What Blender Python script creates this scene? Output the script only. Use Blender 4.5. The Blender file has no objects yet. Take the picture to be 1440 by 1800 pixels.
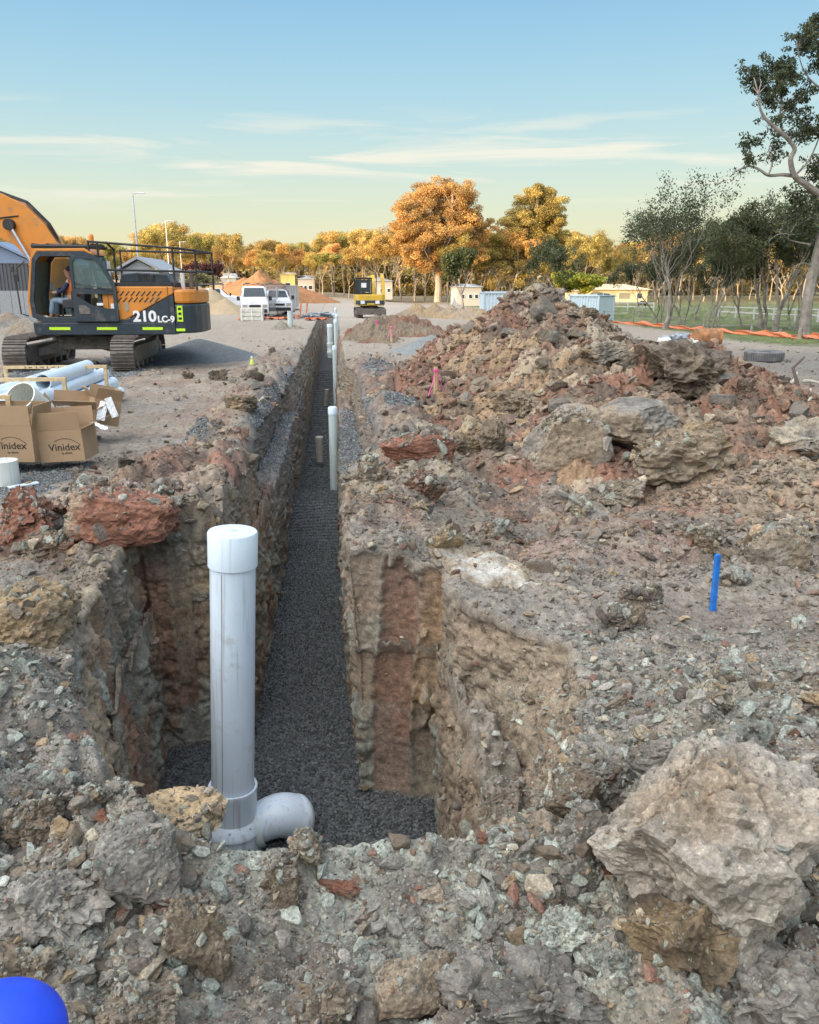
import bpy, bmesh, math, random
import numpy as np
from mathutils import Vector, Matrix, Euler
R = math.radians
SC = bpy.context.scene
COL = SC.collection
# ---------------- camera ----------------
F, H = 1442.0, 2.1
PIT, YAW = math.atan(400/1442), R(5.2)
cam = bpy.data.cameras.new('camera'); co = bpy.data.objects.new('camera', cam); COL.objects.link(co)
co.location = (0, 0, H); co.rotation_euler = (R(90)-PIT, 0, -YAW)
cam.sensor_fit = 'HORIZONTAL'; cam.sensor_width = 36; cam.lens = F/1440*36
cam.clip_start = 0.05; cam.clip_end = 5000
SC.camera = co
SC.render.resolution_x = 819; SC.render.resolution_y = 1024
# ---------------- sky, sun, exposure ----------------
ZEN, GLOW, EXPO = .75, 3.5, 0.5
SUN_EL, SUN_AZ = R(6.0), Vector((-0.84, -0.54, 0)).normalized()   # horizontal direction towards the sun
W = bpy.data.worlds.new('World'); SC.world = W; W.use_nodes = True
nt = W.node_tree; nt.nodes.clear()
def N(nt, t, **k):
    n = nt.nodes.new(t)
    for a, b in k.items(): setattr(n, a, b)
    return n
wo = N(nt, 'ShaderNodeOutputWorld'); bg = N(nt, 'ShaderNodeBackground'); nt.links.new(bg.outputs[0], wo.inputs[0])
sky = N(nt, 'ShaderNodeTexSky', sky_type='NISHITA'); sky.sun_disc = False
sky.sun_elevation = SUN_EL; sky.sun_rotation = math.atan2(SUN_AZ.x, SUN_AZ.y)
sc_ = N(nt, 'ShaderNodeVectorMath', operation='SCALE'); nt.links.new(sky.outputs[0], sc_.inputs[0]); sc_.inputs['Scale'].default_value = 0.12
tc = N(nt, 'ShaderNodeTexCoord'); sx = N(nt, 'ShaderNodeSeparateXYZ'); nt.links.new(tc.outputs['Generated'], sx.inputs[0])
def lin(c): return tuple(((v/255)/12.92 if v/255 <= .04045 else ((v/255+.055)/1.055)**2.4) for v in c)
rp = N(nt, 'ShaderNodeValToRGB'); rp.color_ramp.interpolation = 'B_SPLINE'
stops = [(0.0, (250,226,170)), (.03, (246,236,188)), (.07, (238,243,210)), (.12, (220,240,230)), (.19, (184,226,241)), (.28, (154,206,240)), (.5, (120,172,226)), (1, (128,166,214))]
e = rp.color_ramp.elements
while len(e) < len(stops): e.new(.5)
for i, (p, c) in enumerate(stops): e[i].position = p; e[i].color = (*lin(c), 1)
nt.links.new(sx.outputs['Z'], rp.inputs[0])
mp = N(nt, 'ShaderNodeMapping'); nt.links.new(tc.outputs['Generated'], mp.inputs[0]); mp.inputs['Scale'].default_value = (2.2, 2.2, 26); mp.inputs['Rotation'].default_value = (.0, .02, .3)
cn = N(nt, 'ShaderNodeTexNoise'); nt.links.new(mp.outputs[0], cn.inputs[0]); cn.inputs['Scale'].default_value = 1.6; cn.inputs['Detail'].default_value = 6; cn.inputs['Roughness'].default_value = .55; cn.inputs['Distortion'].default_value = .5
cr = N(nt, 'ShaderNodeValToRGB'); cr.color_ramp.elements[0].position = .50; cr.color_ramp.elements[1].position = .64; nt.links.new(cn.outputs[0], cr.inputs[0])
band = N(nt, 'ShaderNodeValToRGB'); b = band.color_ramp.elements
for i, (p, v) in enumerate([(0, .1), (.08, .25), (.11, 1), (.145, .9), (.19, .0)]):
    if i > 1: b.new(.5)
for i, (p, v) in enumerate([(0, .1), (.08, .25), (.11, 1), (.145, .9), (.19, .0)]): b[i].position = p; b[i].color = (v, v, v, 1)
nt.links.new(sx.outputs['Z'], band.inputs[0])
mm = N(nt, 'ShaderNodeMath', operation='MULTIPLY'); nt.links.new(cr.outputs[0], mm.inputs[0]); nt.links.new(band.outputs[0], mm.inputs[1])
m2 = N(nt, 'ShaderNodeMath', operation='MULTIPLY'); nt.links.new(mm.outputs[0], m2.inputs[0]); m2.inputs[1].default_value = 1.0
mc = N(nt, 'ShaderNodeMix', data_type='RGBA'); nt.links.new(m2.outputs[0], mc.inputs[0]); nt.links.new(rp.outputs[0], mc.inputs[6]); mc.inputs[7].default_value = (*lin((255,252,236)), 1)
ms = N(nt, 'ShaderNodeMix', data_type='RGBA'); ms.inputs[0].default_value = .9; nt.links.new(sc_.outputs[0], ms.inputs[6]); nt.links.new(mc.outputs[2], ms.inputs[7])
# extra glow added to the unseen sky overhead and sunward, brightening the near ground
zr_ = N(nt, 'ShaderNodeMapRange', interpolation_type='SMOOTHSTEP'); nt.links.new(sx.outputs['Z'], zr_.inputs[0]); zr_.inputs[1].default_value = .3; zr_.inputs[2].default_value = .75; zr_.inputs[3].default_value = 0; zr_.inputs[4].default_value = ZEN
dt = N(nt, 'ShaderNodeVectorMath', operation='DOT_PRODUCT'); nt.links.new(tc.outputs['Generated'], dt.inputs[0]); dt.inputs[1].default_value = (SUN_AZ.x*.8, SUN_AZ.y*.8, .6)
dr = N(nt, 'ShaderNodeMapRange', interpolation_type='SMOOTHSTEP'); nt.links.new(dt.outputs['Value'], dr.inputs[0]); dr.inputs[1].default_value = .35; dr.inputs[2].default_value = 1.0; dr.inputs[3].default_value = 0; dr.inputs[4].default_value = GLOW
ad = N(nt, 'ShaderNodeMath', operation='ADD'); nt.links.new(zr_.outputs[0], ad.inputs[0]); nt.links.new(dr.outputs[0], ad.inputs[1])
wm = N(nt, 'ShaderNodeVectorMath', operation='SCALE'); wm.inputs[0].default_value = (1.0, .94, .88); nt.links.new(ad.outputs[0], wm.inputs['Scale'])
va = N(nt, 'ShaderNodeVectorMath', operation='ADD'); nt.links.new(ms.outputs[2], va.inputs[0]); nt.links.new(wm.outputs[0], va.inputs[1])
nt.links.new(va.outputs[0], bg.inputs[0]); bg.inputs[1].default_value = 0.5**EXPO
sl = bpy.data.lights.new('sun', 'SUN'); sl.energy = 5.0; sl.angle = R(.5); sl.color = (1.0, .69, .37)
so = bpy.data.objects.new('sun', sl); COL.objects.link(so)
sdir = (SUN_AZ*math.cos(SUN_EL) + Vector((0, 0, math.sin(SUN_EL)))).normalized()
so.rotation_euler = sdir.to_track_quat('Z', 'Y').to_euler(); so.location = sdir*50
SC.view_settings.view_transform = 'Standard'; SC.view_settings.look = 'None'; SC.view_settings.exposure = EXPO; SC.view_settings.gamma = 1
# ---------------- photo geometry ----------------
_fw = np.array((math.sin(YAW)*math.cos(PIT), math.cos(YAW)*math.cos(PIT), -math.sin(PIT)))
_rt = np.array((math.cos(YAW), -math.sin(YAW), 0.)); _up = np.cross(_rt, _fw)
def ray(px, py): return _fw + _rt*(px-720)/F - _up*(py-900)/F
def PZ(px, py, z=0.0):
    d = ray(px, py); t = (z-H)/d[2]; return Vector((d[0]*t, d[1]*t, z))
def PD(px, py, y):
    d = ray(px, py); t = y/d[1]; return Vector((d[0]*t, y, H+d[2]*t))
def proj(x, y, z):
    v = np.stack([x, y, z-H], -1); Z = v@_fw
    return 720+F*(v@_rt)/Z, 900-F*(v@_up)/Z
# ---------------- noise ----------------
f4 = np.float32
def _h(ix, iy, iz, s):
    h = (ix.astype(np.int64)*374761393 + iy.astype(np.int64)*668265263 + iz.astype(np.int64)*2147483647 + s*1274126177) & 0xffffffff
    h = ((h ^ (h >> 13))*1274126177) & 0xffffffff
    h = ((h ^ (h >> 15))*2246822519) & 0xffffffff
    return ((h ^ (h >> 16)) & 0xffffff).astype(f4)/f4(0xffffff)
def vnoise(x, y, z, s=0):
    xi, yi, zi = np.floor(x), np.floor(y), np.floor(z)
    fx, fy, fz = (x-xi).astype(f4), (y-yi).astype(f4), (z-zi).astype(f4)
    fx, fy, fz = fx*fx*(3-2*fx), fy*fy*(3-2*fy), fz*fz*(3-2*fz)
    xi, yi, zi = xi.astype(np.int64), yi.astype(np.int64), zi.astype(np.int64)
    r = 0
    for a in (0, 1):
        wa = fx if a else 1-fx
        for b in (0, 1):
            wb = fy if b else 1-fy
            for c in (0, 1):
                r = r + wa*wb*(fz if c else 1-fz)*_h(xi+a, yi+b, zi+c, s)
    return r*2-1
def fbm(x, y, z, o=4, s=0, g=.5):
    r, a, t = 0, 1., 0
    for i in range(o):
        r = r + a*vnoise(x*2**i, y*2**i, z*2**i, s+i*17); t += a; a *= g
    return r/t
def clod2(x, y, s=0, k=3.0):
    """pile of tilted blocky lumps: height 0..1 and a random id"""
    x = x + .22*vnoise(x*1.7, y*1.7, x*0, s+5); y = y + .22*vnoise(x*1.7, y*1.7, x*0+9, s+6)
    xi, yi = np.floor(x).astype(np.int64), np.floor(y).astype(np.int64)
    best = np.full(x.shape, -9, f4); idd = np.zeros(x.shape, f4); z0 = xi*0
    for a in (-1, 0, 1):
        for b in (-1, 0, 1):
            cx, cy = xi+a, yi+b
            r1, r2, r3, r4 = (_h(cx, cy, z0, s+q) for q in (11, 23, 37, 51))
            dx = (x-cx-r1).astype(f4); dy = (y-cy-r2).astype(f4)
            an = r3*6.283; u = dx*np.cos(an)+dy*np.sin(an); v = -dx*np.sin(an)+dy*np.cos(an)
            sx_ = .55+.4*r4; rr = (np.abs(u/sx_)**k + np.abs(v/.6)**k)
            h = .35+.65*_h(cx, cy, z0, s+71) + (u*(r1-.5)+v*(r2-.5))*1.0 - 1.0*rr
            m = h > best; best = np.where(m, h, best); idd = np.where(m, r3, idd)
    return np.maximum(best, 0), idd
def chunk3(x, y, z, s=0):
    """crumbly aggregate: nearest-cell distance and id in 3-D"""
    xi, yi, zi = (np.floor(v).astype(np.int64) for v in (x, y, z)); best = np.full(x.shape, 9, f4); idd = np.zeros(x.shape, f4)
    for a in (-1, 0, 1):
        for b in (-1, 0, 1):
            for c in (-1, 0, 1):
                cx, cy, cz = xi+a, yi+b, zi+c
                dx = x-cx-_h(cx, cy, cz, s); dy = y-cy-_h(cx, cy, cz, s+1); dz = z-cz-_h(cx, cy, cz, s+2)
                d = (np.abs(dx)**1.5+np.abs(dy)**1.5+np.abs(dz)**1.5).astype(f4); m = d < best; best = np.where(m, d, best); idd = np.where(m, _h(cx, cy, cz, s+3), idd)
    return best**.667, idd
def blob(x, y, cx, cy, rx, ry, p=2):
    return np.exp(-(np.abs((x-cx)/rx)**p + np.abs((y-cy)/ry)**p))
def sstep(a, b, x):
    t = np.clip((x-a)/(b-a), 0, 1); return t*t*(3-2*t)
# ---------------- object helpers ----------------
def tag(o, label=None, cat=None, group=None, kind=None):
    for k, v in (('label', label), ('category', cat), ('group', group), ('kind', kind)):
        if v: o[k] = v
    return o
def thing(name, label, cat, loc=(0, 0, 0), rz=0.0, group=None):
    o = bpy.data.objects.new(name, None); COL.objects.link(o); o.empty_display_size = .3
    o.location = loc; o.rotation_euler = (0, 0, rz); return tag(o, label, cat, group)
def children(o): return [c for c in bpy.data.objects if c.parent == o]
def copy_tree(o, kids=None, parent=None):
    c = o.copy(); COL.objects.link(c); c.parent = parent
    for ch in children(o): copy_tree(ch, None, c)
    return c
def link_mesh(name, me, m=None, parent=None):
    if m: me.materials.append(m)
    o = bpy.data.objects.new(name, me); COL.objects.link(o)
    if parent: o.parent = parent
    return o
def grid_mesh(name, X, Y, Z, mat, cols=None, attrs=None, smooth=True, wrap=False):
    nr, nc = X.shape; v = np.stack([X, Y, Z], -1).reshape(-1, 3).astype(f4)
    i = np.arange(nr*nc).reshape(nr, nc)
    if wrap: i = np.concatenate([i, i[:, :1]], 1)
    q = np.stack([i[:-1, :-1], i[:-1, 1:], i[1:, 1:], i[1:, :-1]], -1).reshape(-1)
    me = raw_mesh(name, v, q, 4, smooth)
    if cols is not None:
        a = me.color_attributes.new('Col', 'FLOAT_COLOR', 'POINT')
        a.data.foreach_set('color', np.concatenate([cols.reshape(-1, 3), np.ones((nr*nc, 1))], 1).astype(f4).ravel())
    for k, d in (attrs or {}).items():
        me.attributes.new(k, 'FLOAT', 'POINT').data.foreach_set('value', d.astype(f4).ravel())
    me.materials.append(mat)
    return me
def raw_mesh(name, v, q, n, smooth=True):
    me = bpy.data.meshes.new(name); nf = len(q)//n
    me.vertices.add(len(v)); me.vertices.foreach_set('co', np.asarray(v, f4).ravel())
    me.loops.add(len(q)); me.loops.foreach_set('vertex_index', np.asarray(q, np.int32))
    me.polygons.add(nf); me.polygons.foreach_set('loop_start', np.arange(0, nf*n, n, dtype=np.int32))
    me.polygons.foreach_set('loop_total', np.full(nf, n, np.int32))
    me.update(calc_edges=True)
    me.polygons.foreach_set('use_smooth', np.full(nf, smooth))
    return me
class MB:
    """collects shapes; build() links them as one mesh object"""
    def __init__(s): s.v, s.f, s.m, s.mi = [], [], [], 0
    def add(s, vs, fs):
        n = len(s.v); s.v += [tuple(p) for p in vs]; s.f += [[i+n for i in f] for f in fs]; s.m += [s.mi]*len(fs); return s
    def box(s, c, d, rot=None, top=1.0):
        hx, hy, hz = d[0]/2, d[1]/2, d[2]/2; M = Matrix.Identity(3)
        if rot is not None: M = Euler(rot).to_matrix() if not isinstance(rot, (int, float)) else Matrix.Rotation(rot, 3, 'Z')
        vs = []
        for z in (-hz, hz):
            t = top if z > 0 else 1
            for x, y in ((-hx, -hy), (hx, -hy), (hx, hy), (-hx, hy)): vs.append(Vector(c)+M@Vector((x*t, y*t, z)))
        return s.add(vs, [(3, 2, 1, 0), (4, 5, 6, 7), (0, 1, 5, 4), (1, 2, 6, 5), (2, 3, 7, 6), (3, 0, 4, 7)])
    def prism(s, poly, y0, y1, axis='Y'):
        n = len(poly)
        def mk(a, b, t): return (a, t, b) if axis == 'Y' else ((t, a, b) if axis == 'X' else (a, b, t))
        vs = [mk(a, b, y0) for a, b in poly]+[mk(a, b, y1) for a, b in poly]
        return s.add(vs, [list(range(n)), list(range(2*n-1, n-1, -1))]+[(i, i+n, (i+1) % n+n, (i+1) % n) for i in range(n)])
    def tube(s, pts, r, n=8, cap=True):
        pts = [Vector(p) for p in pts]; rs = r if hasattr(r, '__len__') else [r]*len(pts); vs, fs = [], []
        d = (pts[1]-pts[0]).normalized(); u = d.orthogonal().normalized()
        for i, p in enumerate(pts):
            d = (pts[min(i+1, len(pts)-1)]-pts[max(i-1, 0)]).normalized()
            u = (u-d*u.dot(d)); u = u.normalized() if u.length > 1e-5 else d.orthogonal().normalized(); w = d.cross(u)
            for k in range(n):
                a = 2*math.pi*(k+.5)/n; vs.append(p+(u*math.cos(a)+w*math.sin(a))*rs[i])
        for i in range(len(pts)-1):
            for k in range(n): fs.append((i*n+k, i*n+(k+1) % n, (i+1)*n+(k+1) % n, (i+1)*n+k))
        if cap: fs += [list(range(n))[::-1], [(len(pts)-1)*n+k for k in range(n)]]
        return s.add(vs, fs)
    def beam(s, p0, p1, w, h): 
        p0, p1 = Vector(p0), Vector(p1); d = (p1-p0); L = d.length; q = d.to_track_quat('X', 'Z').to_matrix(); c = (p0+p1)/2; vs = []
        for x in (-L/2, L/2):
            for y, z in ((-w/2, -h/2), (w/2, -h/2), (w/2, h/2), (-w/2, h/2)): vs.append(c+q@Vector((x, y, z)))
        return s.add(vs, [(0, 1, 2, 3), (7, 6, 5, 4), (0, 4, 5, 1), (1, 5, 6, 2), (2, 6, 7, 3), (3, 7, 4, 0)])
    def lathe(s, prof, n=24, M=None):
        M = M or Matrix.Identity(4); vs, fs = [], []
        for r, z in prof:
            for k in range(n):
                a = 2*math.pi*k/n; vs.append(M@Vector((r*math.cos(a), r*math.sin(a), z)))
        for i in range(len(prof)-1):
            for k in range(n): fs.append((i*n+k, i*n+(k+1) % n, (i+1)*n+(k+1) % n, (i+1)*n+k))
        if prof[0][0] > 1e-6: pass
        return s.add(vs, fs)
    def build(s, name, mats, parent=None, bevel=0, smooth=False):
        me = bpy.data.meshes.new(name); me.from_pydata(s.v, [], s.f)
        for m in (mats if isinstance(mats, (list, tuple)) else [mats]): me.materials.append(m)
        me.polygons.foreach_set('material_index', s.m)
        bm = bmesh.new(); bm.from_mesh(me); bmesh.ops.remove_doubles(bm, verts=bm.verts, dist=1e-5); bmesh.ops.recalc_face_normals(bm, faces=bm.faces); bm.to_mesh(me); bm.free()
        o = bpy.data.objects.new(name, me); COL.objects.link(o)
        if parent: o.parent = parent
        if bevel:
            b = o.modifiers.new('b', 'BEVEL'); b.width = bevel; b.segments = 2; b.limit_method = 'ANGLE'; b.angle_limit = R(40)
        if smooth: me.polygons.foreach_set('use_smooth', [True]*len(me.polygons)); me.update(); me.set_sharp_from_angle(angle=R(40))
        return o
# ---------------- materials ----------------
def mat(name, c, rough=.6, metal=0, var=.15, vs=8., bump=.0, bs=60., dirt=None, dc=(.12, .1, .08), spec=.5, alpha=None):
    m = bpy.data.materials.new(name); m.use_nodes = True; t = m.node_tree; p = t.nodes['Principled BSDF']
    p.inputs['Roughness'].default_value = rough; p.inputs['Metallic'].default_value = metal; p.inputs['Specular IOR Level'].default_value = spec
    tc = N(t, 'ShaderNodeTexCoord'); n = N(t, 'ShaderNodeTexNoise'); t.links.new(tc.outputs['Object'], n.inputs[0]); n.inputs['Scale'].default_value = vs; n.inputs['Detail'].default_value = 5
    r = N(t, 'ShaderNodeValToRGB'); t.links.new(n.outputs[0], r.inputs[0])
    r.color_ramp.elements[0].position = .3; r.color_ramp.elements[1].position = .7
    r.color_ramp.elements[0].color = (*[v*(1-var) for v in c], 1); r.color_ramp.elements[1].color = (*[min(1, v*(1+var)) for v in c], 1)
    out = r.outputs[0]
    if dirt:
        n2 = N(t, 'ShaderNodeTexNoise'); t.links.new(tc.outputs['Object'], n2.inputs[0]); n2.inputs['Scale'].default_value = 3.1; n2.inputs['Detail'].default_value = 8; n2.inputs['Roughness'].default_value = .7
        r2 = N(t, 'ShaderNodeValToRGB'); t.links.new(n2.outputs[0], r2.inputs[0]); r2.color_ramp.elements[0].position = .62-dirt*.35; r2.color_ramp.elements[1].position = .75-dirt*.2
        x = N(t, 'ShaderNodeMix', data_type='RGBA'); t.links.new(r2.outputs[0], x.inputs[0]); t.links.new(out, x.inputs[6]); x.inputs[7].default_value = (*dc, 1); out = x.outputs[2]
    t.links.new(out, p.inputs['Base Color'])
    if bump:
        n3 = N(t, 'ShaderNodeTexNoise'); t.links.new(tc.outputs['Object'], n3.inputs[0]); n3.inputs['Scale'].default_value = bs; n3.inputs['Detail'].default_value = 5
        b = N(t, 'ShaderNodeBump'); b.inputs['Strength'].default_value = bump; b.inputs['Distance'].default_value = 1.0/bs; t.links.new(n3.outputs[0], b.inputs['Height']); t.links.new(b.outputs[0], p.inputs['Normal'])
    return m
def earth_mat(name, src='Col', instancer=False, bump=.6, grav=False, fine=1.0):
    m = bpy.data.materials.new(name); m.use_nodes = True; t = m.node_tree; L = t.links.new; p = t.nodes['Principled BSDF']
    p.inputs['Roughness'].default_value = .92; p.inputs['Specular IOR Level'].default_value = .25
    a = N(t, 'ShaderNodeAttribute'); a.attribute_name = src
    if instancer: a.attribute_type = 'INSTANCER'
    tc = N(t, 'ShaderNodeTexCoord'); vec = tc.outputs['Object']
    n = N(t, 'ShaderNodeTexNoise'); L(vec, n.inputs[0]); n.inputs['Scale'].default_value = (3. if instancer else 17.)*fine; n.inputs['Detail'].default_value = 9; n.inputs['Roughness'].default_value = .72
    r = N(t, 'ShaderNodeValToRGB'); L(n.outputs[0], r.inputs[0]); r.color_ramp.elements[0].position = .3; r.color_ramp.elements[1].position = .72
    r.color_ramp.elements[0].color = (.5, .49, .48, 1); r.color_ramp.elements[1].color = (1.5, 1.48, 1.42, 1)
    x = N(t, 'ShaderNodeMix', data_type='RGBA', blend_type='MULTIPLY'); x.inputs[0].default_value = 1; L(a.outputs['Color'], x.inputs[6]); L(r.outputs[0], x.inputs[7]); out = x.outputs[2]
    gv = N(t, 'ShaderNodeTexVoronoi'); L(vec, gv.inputs[0]); gv.inputs['Scale'].default_value = 9. if instancer else 170.
    sp_ = N(t, 'ShaderNodeSeparateXYZ'); L(gv.outputs['Color'], sp_.inputs[0]); gr = N(t, 'ShaderNodeValToRGB'); L(sp_.outputs['X'], gr.inputs[0])
    gr.color_ramp.elements[0].color = (.7, .69, .67, 1); gr.color_ramp.elements[1].color = (1.2, 1.2, 1.18, 1); ge = gr.color_ramp.elements.new(.93); ge.color = (1.1, 1.1, 1.08, 1); gr.color_ramp.elements[2].color = (1.45, 1.45, 1.42, 1)
    x2 = N(t, 'ShaderNodeMix', data_type='RGBA', blend_type='MULTIPLY'); x2.inputs[0].default_value = .8; L(out, x2.inputs[6]); L(gr.outputs[0], x2.inputs[7]); out = x2.outputs[2]
    n2 = N(t, 'ShaderNodeTexNoise'); L(vec, n2.inputs[0]); n2.inputs['Scale'].default_value = (5. if instancer else 42.)*fine; n2.inputs['Detail'].default_value = 8; n2.inputs['Roughness'].default_value = .7
    b = N(t, 'ShaderNodeBump'); b.inputs['Strength'].default_value = bump; b.inputs['Distance'].default_value = .12 if instancer else .02; L(n2.outputs[0], b.inputs['Height'])
    nor = b.outputs[0]
    if grav:
        ga = N(t, 'ShaderNodeAttribute'); ga.attribute_name = 'grav'
        v = N(t, 'ShaderNodeTexVoronoi'); L(vec, v.inputs[0]); v.inputs['Scale'].default_value = 42; v.feature = 'F1'
        vr = N(t, 'ShaderNodeValToRGB'); L(v.outputs['Color'], vr.inputs[0]); vr.color_ramp.elements[0].color = (.05, .056, .06, 1); vr.color_ramp.elements[1].color = (.21, .225, .23, 1)
        xg = N(t, 'ShaderNodeMix', data_type='RGBA'); L(ga.outputs['Fac'], xg.inputs[0]); L(out, xg.inputs[6]); L(vr.outputs[0], xg.inputs[7]); out = xg.outputs[2]
        vi = N(t, 'ShaderNodeMath', operation='MULTIPLY'); L(v.outputs['Distance'], vi.inputs[0]); vi.inputs[1].default_value = -1
        gb = N(t, 'ShaderNodeBump'); L(ga.outputs['Fac'], gb.inputs['Strength']); gb.inputs['Distance'].default_value = .03; L(vi.outputs[0], gb.inputs['Height']); L(nor, gb.inputs['Normal']); nor = gb.outputs[0]
    L(out, p.inputs['Base Color']); L(nor, p.inputs['Normal'])
    return m
M_ground = earth_mat('earth', grav=True)
M_clod = earth_mat('clod_earth', bump=.5, fine=1.2)
M_inst = earth_mat('rubble_earth', 'tint', True, bump=.5)
M_whw = mat('off_white_wall', (.42, .41, .38), .8, var=.08)
# ---------------- colours of the clays (linear base colours) ----------------
GREY = np.array((.24, .225, .203)); BROWN = np.array((.25, .203, .152)); RED = np.array((.265, .13, .092)); OCH = np.array((.42, .315, .195))
CREAM = np.array((.50, .44, .34)); GREEN = np.array((.36, .40, .36)); RBR = np.array((.19, .112, .08)); DARK = np.array((.12, .098, .082)); GRAV = np.array((.15, .168, .178)); GRAVL = np.array((.22, .24, .245))
GRASS = np.array((.13, .165, .055)); TRACK = np.array((.34, .30, .255)); SAND = np.array((.52, .41, .27))
def mixc(C, k, m): m = np.clip(m, 0, 1)[..., None]; return C*(1-m)+k*m
# ---------------- trench cross-sections, along the trench axis (+Y) ----------------
T = dict(  # y : value
 lt=[(0, -.9), (2.2, -.6), (2.7, -.85), (3.3, -1.12), (4.0, -1.42), (4.8, -1.58), (5.4, -1.62), (6.40, -1.62), (6.52, -.98), (9, -1.0), (12, -1.12), (16, -1.0), (30, -.98), (60, -.95), (62, -.9)],
 lm=[(0, -.6), (2.4, -.5), (3.4, -.92), (4.2, -1.28), (4.8, -1.45), (5.4, -1.56), (6.41, -1.56), (6.53, -.93), (10, -.93), (10.5, -1.12), (17.5, -1.08), (18, -.86), (62, -.85)],
 ln=[(0, -.6), (2.4, -.5), (3.4, -.93), (4.2, -1.25), (4.8, -1.45), (5.4, -1.5), (6.42, -1.5), (6.54, -.88), (10, -.85), (10.5, -.78), (17.5, -.8), (18, -.82), (62, -.82)],
 lb=[(0, -.3), (2.6, -.5), (3.3, -1.1), (4.2, -1.34), (5.4, -1.4), (6.43, -1.5), (6.56, -.80), (10, -.76), (62, -.76)],
 rb=[(0, .3), (2.6, .4), (3.3, .6), (4.2, .67), (5.50, .68), (5.68, .14), (6.4, .1), (8, .03), (62, .04)],
 rn=[(0, .5), (2.6, .62), (3.4, .74), (4.5, .76), (5.48, .69), (5.66, .12), (8, .05), (10, .06), (10.4, .06), (62, .06)],
 rm=[(0, .5), (2.6, .66), (3.3, .82), (3.9, 1.0), (4.5, .95), (4.9, .78), (5.47, .7), (5.65, .10), (8, .06), (9.6, .1), (10.2, .42), (20, .4), (22, .12), (62, .1)],
 rt=[(0, .9), (2.4, .8), (2.8, .85), (3.3, 1.06), (3.75, 1.28), (4.3, 1.34), (4.6, 1.1), (4.9, .82), (5.1, .76), (5.46, .72), (5.63, .06), (8, .06), (9.6, .16), (10.2, .52), (20, .48), (22, .3), (62, .25)],
 zf=[(0, .3), (2.25, .3), (2.5, -.6), (2.9, -1.7), (3.3, -1.80), (12.3, -1.78), (13.6, -1.45), (14.7, -1.50), (15.4, -1.92), (58, -1.9), (61.5, -1.5), (62, 0)],
 zb=[(0, .3), (2.25, .3), (2.5, 0), (2.9, -.4), (4, -.6), (9, -.55), (10.4, -.5), (17, -.55), (25, -.8), (58, -.8), (61.5, -.4), (62, 0)],
)
def tv(k, y): a = np.array(T[k]); return np.interp(y, a[:, 0], a[:, 1])
def lowland(x, y):
    z = -1.0*sstep(45, 75, y)*sstep(-5, 18, x) - .45*sstep(28, 45, y)*sstep(14, 22, x)*(1-sstep(45, 75, y))
    z = z + 1.2*sstep(90, 240, y)*0
    return z
def ground_low(x, y):
    """smooth ground level without clods"""
    z = lowland(x, y) + .05*fbm(x*.35, y*.35, x*0, 3, 3)*sstep(2, 5, y)
    berm = sstep(3.3, 2.25, y+.15*np.sin(x*3)); z = z + .20*berm + .10*blob(x, y, -.85, 2.35, .45, .35) + .19*blob(x, y, -.58, 2.3, .30, .22) + .07*blob(x, y, -.12, 2.3, .25, .2) + .05*berm*np.sin(x*9+1.3)
    z = z + .42*blob(x, y, -1.65, 3.15, .55, .75) + .16*blob(x, y, -2.3, 4.2, .6, .8) + .12*blob(x, y, 1.5, 2.6, .8, .5)
    z = z + .22*blob(x, y, .35, 6.4, .55, 1.1, 4) + .16*blob(x, y, -1.6, 7.6, 1.5, 1.1)          # rims thrown up beside the cut
    z = z + .20*blob(x, y, -1.5, 10.5, .42, 5, 4) + .20*blob(x, y, .95, 11.0, .45, 3.2, 4) + .13*blob(x, y, .9, 18, .4, 5, 4) + .13*blob(x, y, -1.5, 21, .35, 8, 4)
    z = z - .05*blob(x, y, -3.9, 9.2, 1.6, 1.7, 4)
    return z
def rubble_mask(x, y):
    m = .12 + .9*sstep(4.3, 3.0, y) + .85*blob(x, y, -1.7, 7.3, 1.6, 1.3, 4)+.8*blob(x, y, -1.5, 12, .55, 7, 4)+.9*blob(x, y, 1.2, 10, 1.3, 4.2, 4)+.9*blob(x, y, .9, 19, .8, 6, 4)
    m = m + .8*blob(x, y, -1.6, 26, .8, 10, 4) + .55*blob(x, y, 3.0, 6.2, 2.2, .9) + .5*blob(x, y, 3.5, 4.0, 3.0, 1.2) + .6*blob(x, y, 3, 12, 2, 5) + .4*blob(x, y, 8, 14, 3, 5)
    m = m*(1-.8*blob(x, y, -3.5, 13, 1.6, 3.5))*(1-.75*blob(x, y, -3.9, 9.3, 1.3, 1.5))
    m = m*(.75+.5*vnoise(x*.9, y*.9, x*0, 91))
    return np.clip(m, .0, 1)*(1-.75*sstep(22, 40, y))*(1-.75*sstep(70, 110, y))
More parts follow.
